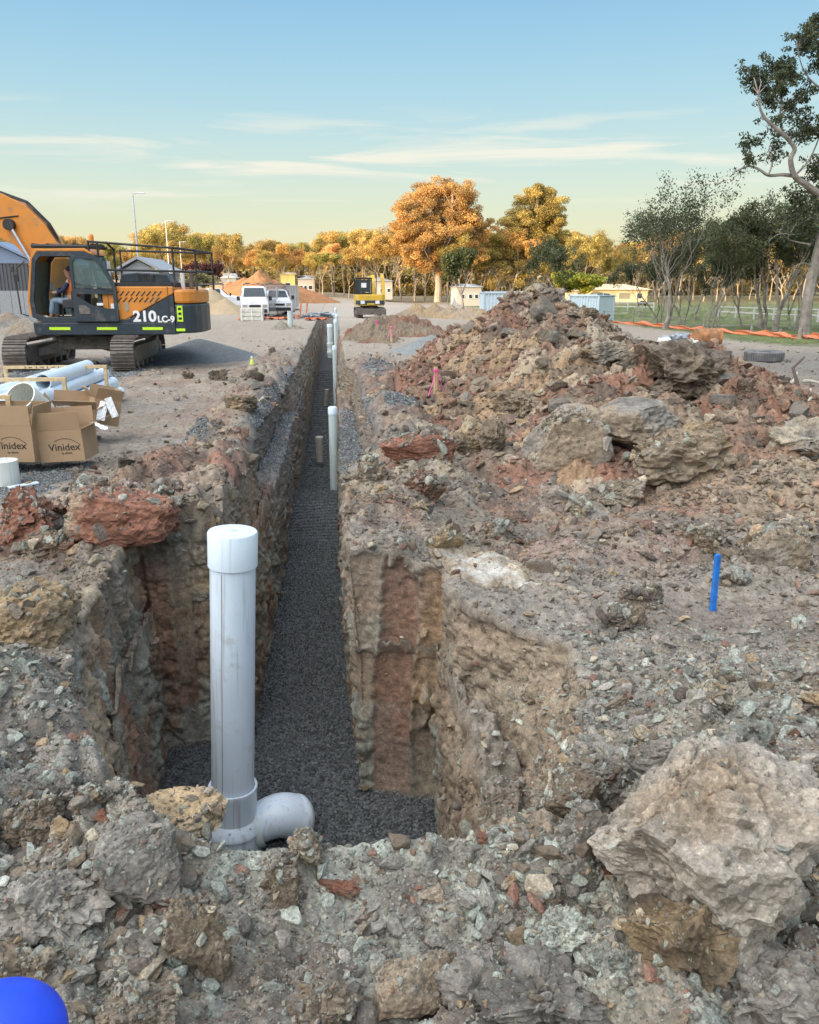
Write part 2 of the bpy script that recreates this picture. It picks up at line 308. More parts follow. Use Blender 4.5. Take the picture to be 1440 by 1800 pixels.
def build_ground():
    pys = np.arange(1880, 503.4, -1.7); ang = PIT+np.arctan((pys-900)/F); yr = H/np.tan(ang)
    yr = yr[(yr > .9) & (yr < 900)]
    ex = [np.linspace(.72, 2.4, 230), np.linspace(2.4, 5.4, 120), np.linspace(5.44, 5.70, 60), np.linspace(5.7, 6.4, 40), np.linspace(6.38, 6.58, 70), np.linspace(6.6, 9, 60), np.linspace(9.5, 10.5, 40), np.linspace(61, 62, 12)]
    yr = np.unique(np.concatenate([yr]+ex+[np.array([-900., -200, -60, -20, -8, -3, -1, 0, .5, .8, 1200, 2500])]))
    yr = yr[np.concatenate([[True], np.diff(yr) > 1e-4])]
    nl, nw, nb, nf, nrr = 400, 84, 26, 120, 600
    Y1 = yr[:, None]; yy = np.clip(yr, 0, 62.5)
    g = {k: tv(k, yy)[:, None] for k in T}
    zl = ground_low(g['lt'], Y1); zr = ground_low(g['rt'], Y1)
    zfar = ((yr > 62) | (yr < 2.2))[:, None]
    zf = np.where(zfar, (zl+zr)/2, g['zf']); zb = np.where(zfar, (zl+zr)/2, g['zb'])
    zbl = np.minimum(zb, zl); zbr = np.minimum(zb, zr)
    WL = 1.6+.56*np.maximum(Y1, 0); WR = 1.5+.76*np.maximum(Y1, 0)
    u = np.linspace(0, 1, nl)[None]; s = []
    xl = g['lt']-WL*(1-u); s.append((xl, ground_low(xl, Y1+xl*0)))
    def seg(a, b, za, zb_, n): t = np.linspace(0, 1, n+1)[1:][None]; s.append((a+(b-a)*t, za+(zb_-za)*t))
    seg(g['lt'], g['lm'], zl, zbl, nw); seg(g['lm'], g['ln'], zbl, zbl, nb); seg(g['ln'], g['lb'], zbl, zf, nw)
    seg(g['lb'], g['rb'], zf, zf, nf)
    seg(g['rb'], g['rn'], zf, zbr, nw); seg(g['rn'], g['rm'], zbr, zbr, nb); seg(g['rm'], g['rt'], zbr, zr, nw)
    u = np.linspace(0, 1, nrr+1)[1:][None]; xr = g['rt']+WR*u; s.append((xr, ground_low(xr, Y1+xr*0)))
    X = np.concatenate([a for a, b in s], 1); Z = np.concatenate([b for a, b in s], 1)
    # zone weights: flat, wall, floor
    n0, n1 = nl, nl+2*nw+nb; n2 = n1+nf; n3 = n2+2*nw+nb
    Fl = np.zeros(X.shape, f4); Fl[:, n1-2:n2+2] = 1; Fl[zfar[:, 0]] = 0
    Wl = np.zeros(X.shape, f4); Wl[:, n0:n1-2] = 1; Wl[:, n2+2:n3] = 1; Wl[zfar[:, 0]] = 0
    Bn = np.zeros(X.shape, f4); Bn[:, nl+nw:nl+nw+nb] = 1; Bn[:, n2+nw:n2+nw+nb] = 1; Bn[zfar[:, 0]] = 0
    Yg = Y1+X*0
    # far wide skirts
    ext = np.array([1., 3, 8, 25, 100, 400, 1500])[None]
    XL = X[:, :1]-ext[:, ::-1]; XR = X[:, -1:]+ext
    def pad(A, l=0.): o = np.full((A.shape[0], 7), l); return np.concatenate([o, A, o], 1)
    X = np.concatenate([XL, X, XR], 1); Z = np.concatenate([lowland(XL, Y1+XL*0), Z, lowland(XR, Y1+XR*0)], 1); Yg = Y1+X*0
    Fl, Wl, Bn = pad(Fl), pad(Wl), pad(Bn)
    # smooth zone weights across columns
    def sm(A, n=3):
        for _ in range(n): A = np.pad(A, ((0, 0), (1, 1)), 'edge'); A = (A[:, :-2]+A[:, 1:-1]*2+A[:, 2:])/4
        return A
    Ft, Wt, Bt = sm(Fl, 4), sm(Wl, 5), sm(Bn, 4)
    near = sstep(90, 50, Yg)
    # wander of the cut edges: clumps broken away
    rm = rubble_mask(X, Yg)*(1-Ft)
    c1, i1 = clod2(X*1.55, Yg*1.55, 101); c2, i2 = clod2(X*4.2, Yg*4.2, 131); c3, i3 = clod2(X*11, Yg*11, 151); c4, i4 = clod2(X*27, Yg*27, 171)
    flat = (1-Ft)*(1-Wt)
    D = rm*((.12+.08*sstep(3, 5, Yg))*c1+.09*c2*(.4+rm)) + (.25+.75*rm)*(.034*c3+.013*c4*sstep(9, 6, Yg)) + .011*fbm(X*26, Yg*26, X*0, 4, 7)*sstep(8, 5, Yg)
    D = D + (.04+.06*rm)*fbm(X*2.1, Yg*2.1, X*0, 4, 19)
    # wheel ruts and crusty undulation on the worked ground
    for tx in (-2.15, -2.75, -3.6, -4.3): D = D + .022*np.sin(Yg*33+2*vnoise(X*2, Yg*2, X*0, 33))*sstep(.2, .14, np.abs(X-tx-.12*np.sin(Yg*.5)))*sstep(7.5, 8.5, Yg)*sstep(24, 18, Yg)*sstep(-.3, .2, fbm(X*.9, Yg*.6, X*0, 2, 35))
    D = D + .018*fbm(X*6, Yg*1.6, X*0, 3, 29)*sstep(4, 6, Yg)
    D = D*near + .25*fbm(X*.08, Yg*.08, X*0, 3, 44)*sstep(60, 120, Yg)
    gpatch = sum(blob(X, Yg, a, b, c, d, 3) for a, b, c, d in [(-.95, 13.5, .3, 3.0), (.3, 13.5, .28, 4), (.95, 10.1, .18, .5), (1.1, 12.8, .35, .6), (-1.75, 10.6, .3, .5), (1.0, 19, .35, 1.5), (-.95, 19, .25, 2)])
    gpatch = np.clip(gpatch*(1.2+.9*fbm(X*3, Yg*3, X*0, 3, 57)), 0, 1)
    fD = .035*fbm(X*1.6, Yg*1.2, X*0, 3, 61)+.012*fbm(X*14, Yg*14, X*0, 3, 66)
    nx = np.gradient(Z, axis=1)*np.gradient(Yg, axis=0)-np.gradient(Yg, axis=1)*np.gradient(Z, axis=0)
    ax_, ay_, az_ = np.gradient(X, axis=1), np.gradient(Yg, axis=1), np.gradient(Z, axis=1)
    bx_, by_, bz_ = np.gradient(X, axis=0), np.gradient(Yg, axis=0), np.gradient(Z, axis=0)
    nx, ny, nz = ay_*bz_-az_*by_, az_*bx_-ax_*bz_, ax_*by_-ay_*bx_
    ln = np.sqrt(nx*nx+ny*ny+nz*nz)+1e-12; nx, ny, nz = nx/ln, ny/ln, nz/ln
    # walls: vertical bucket-tooth grooves, ledges and torn lumps
    al = X*1.0+Yg*1.0
    groove = np.abs(vnoise(al*7.0, Z*.35, X*0+3, 201)); smoothm = sstep(.05, .35, vnoise(al*3.1, Z*.7, X*0+8, 211))
    w1, j1 = clod2(al*3.0+.4*Z, Z*2.1+al*.2, 221); w2, j2 = clod2(al*9, Z*7, 231)
    face = sstep(5.35, 5.45, Yg)*sstep(5.75, 5.68, Yg)+sstep(6.3, 6.38, Yg)*sstep(6.65, 6.58, Yg)
    su = al*4.9+.35*vnoise(al*1.3, Z*.8, X*0, 251); si = np.floor(su); fu = su-si; sz_ = np.floor(Z*.45+_h(si, si*0, si*0, 9)*3)
    sm_ = (_h(si, sz_, si*0, 261) < .45+.3*face)*sstep(0, .08, fu)*sstep(1, .92, fu); ze_ = np.abs((Z*.45+_h(si, si*0, si*0, 9)*3) % 1-.5); sm_ = sm_*sstep(.5, .44, ze_+.09*vnoise(al*24, Z*5, X*0, 263))
    scp = sstep(5.35, 5.0, Yg)*(X > .5); sm_ = sm_*(1-.9*scp)
    tear = 1-np.abs(fbm(al*5+.5*Z, Z*4.0, X*2, 4, 245, .6))*2.2
    isc = .07*fbm(X*2.6, Yg*2.6, Z*2.6, 3, 246)+.05*fbm(X*8, Yg*8, Z*8, 4, 247, .6)-.05*np.abs(fbm(X*4, Yg*4, Z*4, 3, 248))+.03*clod2(Yg*7, Z*7, 249)[0]
    ck = np.zeros(X.shape, f4); wm_ = Wt > .25; q1, q2 = chunk3(X[wm_]*6, Yg[wm_]*6, Z[wm_]*7, 881); q3, q4 = chunk3(X[wm_]*15, Yg[wm_]*15, Z[wm_]*17, 885); ck[wm_] = .05*(q2-.5)-.05*q1+.022*(q4-.5)-.02*q3+.035
    isc = isc*.7+ck*.8
    WD = (1-sm_)*(ck*.8-.045*np.abs(vnoise(al*8, Z*.6, X*0, 291))+.02+.02*(w1-.35)+.012*w2+.03*tear*(1-.5*scp)-.03+.012*fbm(al*13, Z*11, Yg*3, 4, 241, .65)) + sm_*(-.02-.025*(1-(2*fu-1)**2)+.05*(_h(si, sz_, si*0, 267)-.5)+.006*vnoise(al*55, Z*1.5, X*0, 268)) + .012*fbm(al*38, Z*26, X*0, 3, 243)
    WD = WD*(1-scp)+isc*scp
    toe = sstep(.0, .28, np.abs(Z-(-1.78)))
    WD = WD*Wt*(1-Bt)*(.3+.7*toe)
    px_, py_, pz_ = X.copy(), Yg.copy(), Z.copy()
    # torn scoop surface right of the pit is rougher, lumpy not grooved
    X = X+nx*WD; Yg2 = Yg+ny*WD; Z = Z+nz*WD+.16*Bt*blob(px_, py_, -.95, 13.3, .6, 3.2, 3)*(.7+.6*vnoise(px_*1.5, py_*1.5, px_*0, 295))
    Z = Z + D*flat*(1-.0*Wt) + fD*Ft + (.13*c2+.07*c3+.03*c4)*Bt*(1-.8*gpatch)
    # lip: flat clods also push the rim sideways a little
    lip = (Wt*(1-Wt)*4); X = X + lip*.05*fbm(px_*5, py_*5, pz_*5, 3, 301); Z = Z+lip*.05*fbm(px_*6, py_*6, pz_*0, 3, 305)
    # --------- colours ---------
    nlow = fbm(px_*.8, py_*.8, pz_*.8, 4, 401); nmid = fbm(px_*3.4, py_*3.4, pz_*3.4, 4, 411)
    C = np.zeros(X.shape+(3,))+GREY
    C = mixc(C, BROWN, .5+1.3*nlow); C = mixc(C, RBR*1.1, sstep(-.12, .2, fbm(px_*1.7, py_*1.1, pz_*0, 4, 417))*sstep(4, 6, py_)*.75); C = mixc(C, CREAM*.72, sstep(.12, .4, fbm(px_*2.6, py_*1.6, pz_*0, 4, 418))*sstep(3.5, 6, py_)*.55); C = mixc(C, GREY*1.3, sstep(.1, .5, nmid)*.6); C = mixc(C, GREY*.62, sstep(-.05, -.35, nmid)*.6)
    C = mixc(C, RED, np.clip(sstep(.80, .9, i1)*rm*1.2, 0, .7)*sstep(5, 6, py_)*sstep(-.2, .2, nmid)); C = mixc(C, OCH, sstep(.86, .95, i2)*rm*.45*sstep(-.1, .3, nmid)); C = mixc(C, DARK*1.3, sstep(.2, .08, i2)*rm*.7)
    C = mixc(C, GREEN*.85, sstep(3.6, 2.6, py_)*sstep(-.1, .45, nmid+.6*blob(px_, py_, .4, 2.0, 1.2, .5)-.2)*.5); C = C*(1+.3*fbm(px_*14, py_*14, pz_*14, 4, 415)[..., None])
    C = mixc(C, GREEN*.9, sstep(.7, .95, i3)*sstep(4.2, 3, py_)*.8)
    C = mixc(C, TRACK*.8, blob(px_, py_, -3.6, 14, 1.8, 5, 4)*.55); C = mixc(C, RED*1.05, blob(px_, py_, -1.9, 7.7, .8, .5)*.5)
    C = mixc(C, GREY*1.1, blob(px_, py_, 3, 5, 2.5, 1.6, 4)*.6)
    C = mixc(C, DARK*1.0, blob(px_, py_, 2.6, 4.6, .9, .35)*.6*(.5+nmid*2)); C = mixc(C, DARK*1.1, blob(px_, py_, -2.1, 3.9, .7, .6)*.75)
    # white lime splash
    a_ = PZ(845, 1000, 0.1); lm = blob(px_+.25*(py_-a_.y), py_, a_.x, a_.y, .34, .28, 2)+.8*blob(px_, py_+.3*px_, a_.x+.32, a_.y-.32+.3*(a_.x+.32), .22, .07)
    C = mixc(C, np.array((.52, .58, .61)), sstep(.42, .85, lm+.75*fbm(px_*6, py_*9, pz_*0, 5, 77))*.85*flat); C = mixc(C, OCH*1.05, sstep(.2, .45, lm)*.35*flat)
    # walls
    C2 = np.zeros(C.shape)+BROWN; wn = fbm(al*3.2, pz_*.35, px_*0, 4, 431)
    C2 = mixc(C2, OCH*.85, sstep(.0, .4, wn)*.7); C2 = mixc(C2, RED*.95, sstep(.05, .35, fbm(al*4+7, pz_*.4, px_*0, 3, 441))*.6)
    C2 = mixc(C2, GREEN*.72, sstep(.0, .3, fbm(al*3, pz_*2.4, px_*0+5, 4, 451)-.25*(pz_+.6))*.75)
    C2 = mixc(C2, GREY*.95, sstep(-.35, .1, pz_)*.6); C2 = mixc(C2, RED*1.0, blob(py_, pz_, 5.6, -1.3, .4, .45)*.5*sstep(0, .3, nmid+.1))
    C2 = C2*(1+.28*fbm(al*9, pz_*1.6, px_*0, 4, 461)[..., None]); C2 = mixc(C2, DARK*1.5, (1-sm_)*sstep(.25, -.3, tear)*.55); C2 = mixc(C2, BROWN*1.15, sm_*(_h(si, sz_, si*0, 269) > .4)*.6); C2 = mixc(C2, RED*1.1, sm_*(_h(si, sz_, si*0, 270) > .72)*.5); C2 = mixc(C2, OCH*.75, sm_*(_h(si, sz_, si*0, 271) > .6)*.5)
    scoop = sstep(5.3, 4.9, py_)*sstep(.3, .6, px_); C2 = mixc(C2, BROWN*1.08, scoop*.8)
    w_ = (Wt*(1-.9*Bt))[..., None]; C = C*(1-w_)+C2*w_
    # distant zones
    C = mixc(C, TRACK, sstep(15, 30, py_)*(1-sstep(12, 18, px_-.25*py_))*.8*(1-Wt)); C = mixc(C, TRACK*1.15, sstep(45, 60, py_)*.6)
    road = np.exp(-((px_-(2+.055*(py_-60)))/(3+.02*py_))**2)*sstep(40, 60, py_); C = mixc(C, np.array((.46, .41, .36)), road*.7)
    gl = fbm(px_*.25, py_*.25, pz_*0, 4, 471)
    grass = sstep(0, 3, px_-(14.5+.04*(py_-25)) + 1.5*gl)*sstep(19, 30, py_+2*gl+.0*px_)
    fine = .75+.5*fbm(px_*2.2, py_*2.2, pz_*0, 3, 473)
    C = mixc(C, GRASS*1.25, grass*np.clip(.9+gl*.8, 0, 1)); C = np.where((grass > .4)[..., None], C*fine[..., None], C)
    C = mixc(C, np.array((.24, .19, .10)), sstep(110, 170, py_)*.7)
    C = mixc(C, np.array((.17, .165, .15)), sstep(.5, 2, px_-(9.5))*sstep(8.5, 11, py_)*sstep(30, 22, py_)*.75)
    dg = blob(px_, py_, -6.3, 20.5, 1.6, 2.6, 3)+blob(px_, py_, -4.2, 9.1, 1.3, 1.2, 4)
    dg = np.clip(dg*(1.3+.8*fbm(px_*2, py_*2, pz_*0, 3, 481)), 0, 1)
    grav = np.clip(np.maximum(Ft*(1-sstep(45, 60, py_)*.5), gpatch*(1-.6*Wt*(1-Bt))), 0, 1); grav = np.maximum(grav, sstep(.35, .7, dg)*flat*.8)
    # toe of walls: gravel climbs a little
    grav = np.where((py_ < 2.9) | (py_ > 62), 0, grav)
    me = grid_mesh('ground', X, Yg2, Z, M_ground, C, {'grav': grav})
    o = bpy.data.objects.new('ground', me); COL.objects.link(o); tag(o, kind='structure')
    lim_ = sstep(.3, .5, lm)
    return dict(X=X, Y=Yg2, Z=Z, C=C, lim=lim_, scp=scp*Wt, rm=rm, F=Ft, W=Wt, B=Bt, grav=grav, nx=nx, ny=ny, nz=nz, flat=flat)
G = build_ground()
def gz(x, y):
    """height of the built ground near x, y"""
    r = np.searchsorted(G['Y'][:, 0], y); r = min(max(r, 1), len(G['Y'])-1)
    row = G['X'][r]; return float(np.interp(x, row, G['Z'][r]))
# ---------------- spoil heaps ----------------
def heap(name, label, crest, x0, x1, y0, y1, nx_, ny_, cfun, amp=1.0, sd=0, sharp=1.0, group=None, foot=-.12, smoothness=0):
    """crest: list of (x, y, z, radius_x, radius_y); a rough pile of clods around them"""
    u = np.linspace(x0, x1, nx_); v = np.linspace(y0, y1, ny_); X, Y = np.meshgrid(u, v)
    wx = X+.25*amp*fbm(X*.9, Y*.9, X*0, 3, sd+1); wy = Y+.25*amp*fbm(X*.9, Y*.9, X*0+4, 3, sd+2)
    Z = np.full(X.shape, -1.)
    for cx, cy, cz, rx, ry in crest:
        d = np.sqrt(((wx-cx)/rx)**2+((wy-cy)/ry)**2)
        h = cz*(1-np.power(d, sharp))
        k = .12; m = np.clip(.5+.5*(h-Z)/k, 0, 1); Z = h*m+Z*(1-m)+k*m*(1-m)
    b = lowland(X, Y)
    inside = sstep(-.25, .15, Z)
    c0, i0 = clod2(X*.5+.2, Y*.5, sd+8, 2.4)
    c1, i1 = clod2(X*1.15, Y*1.15, sd+10); c2, i2 = clod2(X*2.9+.3, Y*2.9, sd+20); c3, i3 = clod2(X*7.5, Y*7.5, sd+30); c4, i4 = clod2(X*18, Y*18, sd+40)
    rough = np.clip(.65+.9*fbm(X*.5, Y*.5, X*0, 3, sd+5), .2, 1)
    Zb = Z.copy()
    Z = Z + amp*inside*((.30*c0-.10)*(1 if amp > .9 else 0)+(.28*c1-.08)*rough+.17*c2*rough+.085*c3+.035*c4+.07*fbm(X*5, Y*5, Z*4, 5, sd+7, .6)) + foot
    edge = np.minimum(np.minimum(X-x0, x1-X)/(x1-x0), np.minimum(Y-y0, y1-Y)/(y1-y0)); Z = np.where(edge < .015, -.5, Z)
    Z = np.maximum(Z, -.4)+b
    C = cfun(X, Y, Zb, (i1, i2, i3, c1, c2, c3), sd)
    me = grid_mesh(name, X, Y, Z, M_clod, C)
    o = bpy.data.objects.new(name, me); COL.objects.link(o); tag(o, label, 'spoil heap', group)
    return o, dict(X=X, Y=Y, Z=Z, C=C, ins=inside)
def col_spoil(X, Y, Z, q, s):
    i1, i2, i3, c1, c2, c3 = q; n = fbm(X*.6, Y*.6, Z, 4, s+50); m = fbm(X*3, Y*3, Z*3, 4, s+60)
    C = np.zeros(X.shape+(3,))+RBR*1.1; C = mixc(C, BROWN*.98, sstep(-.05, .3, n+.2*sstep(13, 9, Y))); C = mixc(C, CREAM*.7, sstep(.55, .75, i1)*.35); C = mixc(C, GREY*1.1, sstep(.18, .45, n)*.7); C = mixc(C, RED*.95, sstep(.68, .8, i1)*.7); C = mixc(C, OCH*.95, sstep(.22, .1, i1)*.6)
    C = mixc(C, DARK*1.25, sstep(.82, .92, i2)*.8); C = mixc(C, CREAM*.85, sstep(.12, .05, i2)*.6); C = mixc(C, RED, sstep(.4, .55, i2)*sstep(.62, .5, i2)*.35); C = mixc(C, DARK, sstep(.5, .2, c1+.6*c2)*.45)  # last DARK mix paints crevice shade into the gaps between clods
    C = mixc(C, BROWN*1.2, sstep(.1, .4, m)*.4)
    return C
def crest(*pts):
    out = []
    for px, py, d, rx, ry in pts:
        p = PD(px, py, d); out.append((p.x, p.y, p.z, rx, ry))
    return out
cr_ = crest((950, 500, 17.5, 3.0, 4.6), (975, 508, 17.0, 2.8, 4.0), (905, 524, 17.0, 2.3, 4.0), (868, 556, 16.5, 2.0, 3.6), (1030, 540, 16.0, 2.4, 3.2), (960, 575, 14.6, 2.4, 3.2), (1090, 588, 14.6, 3.1, 3.0), (1000, 610, 13.4, 2.6, 2.8), (1190, 612, 13.2, 2.7, 2.6), (1265, 622, 12.4, 1.8, 2.0),
            (1000, 660, 12.5, 2.6, 2.6), (880, 700, 12.0, 2.0, 2.8), (1190, 715, 9.8, 2.3, 2.0), (1290, 745, 9.6, 1.6, 1.8), (1080, 735, 9.9, 1.9, 2.1), (830, 640, 15, 2.4, 3.6))
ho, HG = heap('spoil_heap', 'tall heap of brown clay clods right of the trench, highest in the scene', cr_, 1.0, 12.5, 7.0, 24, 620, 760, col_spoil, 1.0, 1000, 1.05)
cr2 = crest((1395, 800, 7.6, 1.7, 1.8), (1270, 838, 7.6, 1.3, 1.4), (1480, 800, 7.6, 1.6, 1.5), (1560, 820, 7.5, 1.8, 1.6))
ho2, HG2 = heap('spoil_heap', 'low reddish heap of small stones behind the blue stake', cr2, 1.9, 7.4, 5.2, 9.6, 420, 400, lambda X, Y, Z, q, s: mixc(col_spoil(X, Y, Z, q, s)*1.1, BROWN*1.25, np.full(X.shape, .6)), .35, 1200, .9)
M_gr = earth_mat('gravel', grav=True)
# ---------------- clods and rubble ----------------
def ico(sub):
    bm = bmesh.new(); bmesh.ops.create_icosphere(bm, subdivisions=sub, radius=1.0)
    v = np.array([p.co[:] for p in bm.verts]); f = np.array([[q.index for q in p.verts] for p in bm.faces]); bm.free(); return v, f
ICO = {k: ico(k) for k in (1, 2, 3, 4, 5, 6)}
def rock_verts(sub, seed, shape=(1, .8, .65), rough=.1, planes=9, cut=.62, layers=0, chunk=1.0):
    v, f = ICO[sub]; v = v.copy(); rg = np.random.RandomState(seed)
    if sub >= 4: v = v/(np.abs(v)**3.2).sum(1)[:, None]**(1/3.2)*.9
    for _ in range(planes):
        n = rg.normal(size=3); n /= np.linalg.norm(n); d = cut+rg.rand()*.32
        s = v@n; m = s > d; v[m] -= np.outer(s[m]-d, n)*.92
    o = rg.rand(3)*50
    x, y, z = (v*1.3+o).T; l = v/np.linalg.norm(v, axis=1)[:, None]
    disp = rough*(1.2*fbm(x, y, z, 2, seed)-1.3*np.abs(fbm(x*2.3, y*2.3, z*2.3, 3, seed+1))+.7*fbm(x*7, y*7, z*7, 3, seed+2, .6))
    if sub >= 4:
        q1, q2 = chunk3(x*2.6, y*2.6, z*2.6, seed+60); q3, q4 = chunk3(x*7, y*7, z*7, seed+70); disp = disp+chunk*rough*(1.1*(q2-.5)-.9*q1+.45*(q4-.5)-.45*q3+.6)
        disp = disp+rough*(.3*fbm(x*15, y*15, z*15, 4 if sub > 5 else 3, seed+4, .65))
    if layers: disp = disp+.018*np.tanh(3*np.sin(v[:, 2]*layers*.6+3*fbm(x, y, z, 3, seed+8)))*(1-np.abs(l[:, 2]))
    v = v+l*disp[:, None]
    return v*np.array(shape), f
def tri_mesh(name, v, f, m, smooth=False, col=None):
    me = raw_mesh(name, v, f.ravel(), 3, smooth)
    if col is not None:
        a = me.color_attributes.new('Col', 'FLOAT_COLOR', 'POINT'); a.data.foreach_set('color', np.concatenate([col, np.ones((len(col), 1))], 1).astype(f4).ravel())
    me.materials.append(m); return me
PROTO = bpy.data.collections.new('rubble_shapes')
for i in range(10):
    v, f = rock_verts(3 if i < 6 else 2, 500+i, (1, .75+.2*(i % 3)/2, .55+.2*(i % 2)), .10, 13, .40)
    PROTO.objects.link(bpy.data.objects.new('rubble_shape', tri_mesh('rubble_shape', v, f, M_inst)))
def scatter(name, P, S, Rt, tint, label=None, kind='stuff'):
    n = len(P); me = bpy.data.meshes.new(name); me.vertices.add(n); me.vertices.foreach_set('co', P.astype(f4).ravel())
    for k, t, d in (('rs', 'FLOAT_VECTOR', S), ('rr', 'FLOAT_VECTOR', Rt), ('tint', 'FLOAT_VECTOR', tint)):
        me.attributes.new(k, t, 'POINT').data.foreach_set('vector', d.astype(f4).ravel())
    me.attributes.new('ri', 'INT', 'POINT').data.foreach_set('value', np.random.RandomState(n).randint(0, 10, n).astype(np.int32))
    o = bpy.data.objects.new(name, me); COL.objects.link(o); tag(o, label, kind=kind)
    g = bpy.data.node_groups.new(name, 'GeometryNodeTree'); g.interface.new_socket('Geometry', in_out='INPUT', socket_type='NodeSocketGeometry'); g.interface.new_socket('Geometry', in_out='OUTPUT', socket_type='NodeSocketGeometry')
    gi, go = N(g, 'NodeGroupInput'), N(g, 'NodeGroupOutput'); ip = N(g, 'GeometryNodeInstanceOnPoints'); ci = N(g, 'GeometryNodeCollectionInfo')
    ci.inputs['Collection'].default_value = PROTO; ci.inputs['Separate Children'].default_value = True; ci.inputs['Reset Children'].default_value = True
    L = g.links.new; L(gi.outputs[0], ip.inputs['Points']); L(ci.outputs[0], ip.inputs['Instance']); ip.inputs['Pick Instance'].default_value = True
    for k, t, s in (('rs', 'FLOAT_VECTOR', 'Scale'), ('rr', 'FLOAT_VECTOR', 'Rotation'), ('ri', 'INT', 'Instance Index')):
        a = N(g, 'GeometryNodeInputNamedAttribute', data_type=t); a.inputs['Name'].default_value = k
        if s == 'Rotation':
            e = N(g, 'FunctionNodeEulerToRotation'); L(a.outputs[0], e.inputs[0]); L(e.outputs[0], ip.inputs[s])
        else: L(a.outputs[0], ip.inputs[s])
    L(ip.outputs[0], go.inputs[0])
    md = o.modifiers.new('scatter', 'NODES'); md.node_group = g
    return o
rg = np.random.RandomState(7)
PAL = np.array([GREY, GREY*1.15, BROWN, GREY*.8, BROWN*1.15, GREY*1.3, OCH, CREAM, GREEN, GREEN*1.15, RED, DARK*1.4])
def pick(sel, G, n, smin, smax, pmin, pmax, pw, pal, follow=.6, sink=.3, bright=.22):
    """stones on chosen grid vertices; sizes follow a steep power law"""
    X, Y, Z = (G[k].ravel()[sel] for k in 'XYZ'); d = np.sqrt(X**2+Y**2+(Z-H)**2)
    u = rg.rand(n); s = pmin*(1-u*(1-(pmin/pmax)**pw))**(-1/pw)           # in photo pixels at this distance
    s = np.clip(s*d/F, smin, smax)/2
    P = np.stack([X, Y, Z+s*(.5-sink)], 1)
    S = s[:, None]*(.7+.6*rg.rand(n, 3)); Rt = np.stack([rg.normal(0, .5, n), rg.normal(0, .5, n), rg.rand(n)*6.28], 1)
    t = G['C'].reshape(-1, 3)[sel]*follow + PAL[rg.choice(len(PAL), n, p=pal)]*(1-follow); t = t*(1+bright*rg.normal(size=(n, 1)))
    return P, S, Rt, np.clip(t, .02, .8)
def pw(*w): w = np.array(w, float); return w/w.sum()
pal_near = pw(2.5, 3, 1.6, 1.6, 1.0, 3.0, .6, 1.4, 3.6, 3.4, .45, .8); pal_mid = pw(3, 2, 4, 1.5, 3, 1.5, 1.2, .9, .3, .2, 1.6, 1.2)
def cand(G, w, n):
    w = w.ravel().astype(float); c = np.cumsum(w); return np.searchsorted(c, rg.rand(n)*c[-1])
Gx, Gy, Gzz = G['X'], G['Y'], G['Z']
pxx, pyy = proj(Gx, Gy, Gzz); vis = (pxx > -250) & (pxx < 1700) & (pyy < 2000) & (pyy > 500) & (Gy > .8)
w = vis*(1-G['F'])*(1-G['W']*(.93-.5*G['scp']))*(.22+G['rm'])*(1-.9*G['lim'])*(Gy < 4.6); n = 95000; s = cand(G, w, n)
A = pick(s, G, n, .003, .10, 4.0, 62, 2.15, pal_near, .25); scatter('near_rubble', *A, label='loose crumbs and stones of grey and greenish clay on the near bank')
w = vis*(1-G['F'])*(1-G['W']*(.95-.4*G['scp']))*(.12+G['rm'])*(1-.93*G['lim'])*(Gy >= 4.6)*(Gy < 34)*sstep(40, 15, Gy); n = 34000; s = cand(G, w, n)
A = pick(s, G, n, .008, .22, 3.5, 36, 2.1, pal_mid, .45); scatter('field_rubble', *A, label='loose clods and crumbs scattered over the worked ground')
w = HG['ins']*np.ones_like(HG['X'])*sstep(26, 10, HG['Y']); n = 16000; s = cand(HG, w, n)
A = pick(s, HG, n, .015, .34, 4, 42, 1.9, pal_mid, .68); scatter('heap_rubble', *A, label='loose clods lying on the tall brown spoil heap')
w = HG2['ins']*np.ones_like(HG2['X']); n = 11000; s = cand(HG2, w, n)
A = pick(s, HG2, n, .015, .15, 6, 36, 2.0, pal_mid, .5, bright=.18); scatter('stone_rubble', *A, label='small stones covering the low reddish heap')
# gravel bed of the trench and its benches
w = vis*np.clip(G['F']*1.0+(G['grav'] > .55)*.9*(1-G['F']), 0, 1)*(Gy > 2.9)*(Gy < 40); n = 70000
w = w*np.abs(np.gradient(Gx, axis=1)*np.gradient(Gy, axis=0))*np.where(Gy < 12, 1, (12/np.maximum(Gy, 1))**2); s = cand(G, w, n)
X, Y, Z = Gx.ravel()[s], Gy.ravel()[s], Gzz.ravel()[s]; sz = np.clip(.014*(.7+.6*rg.rand(n))*np.maximum(1, Y/11), 0, .035)
P = np.stack([X+rg.normal(0, .008, n), Y+rg.normal(0, .008, n), Z+sz*.3*rg.rand(n)], 1)
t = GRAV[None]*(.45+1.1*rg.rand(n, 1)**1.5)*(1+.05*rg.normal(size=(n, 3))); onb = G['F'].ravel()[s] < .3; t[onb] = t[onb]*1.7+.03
scatter('trench_gravel', P, sz[:, None]*(.75+.5*rg.rand(n, 3)), rg.rand(n, 3)*6.28, np.clip(t, .01, .6), label='dark blue-grey gravel bedding along the bottom of the trench')

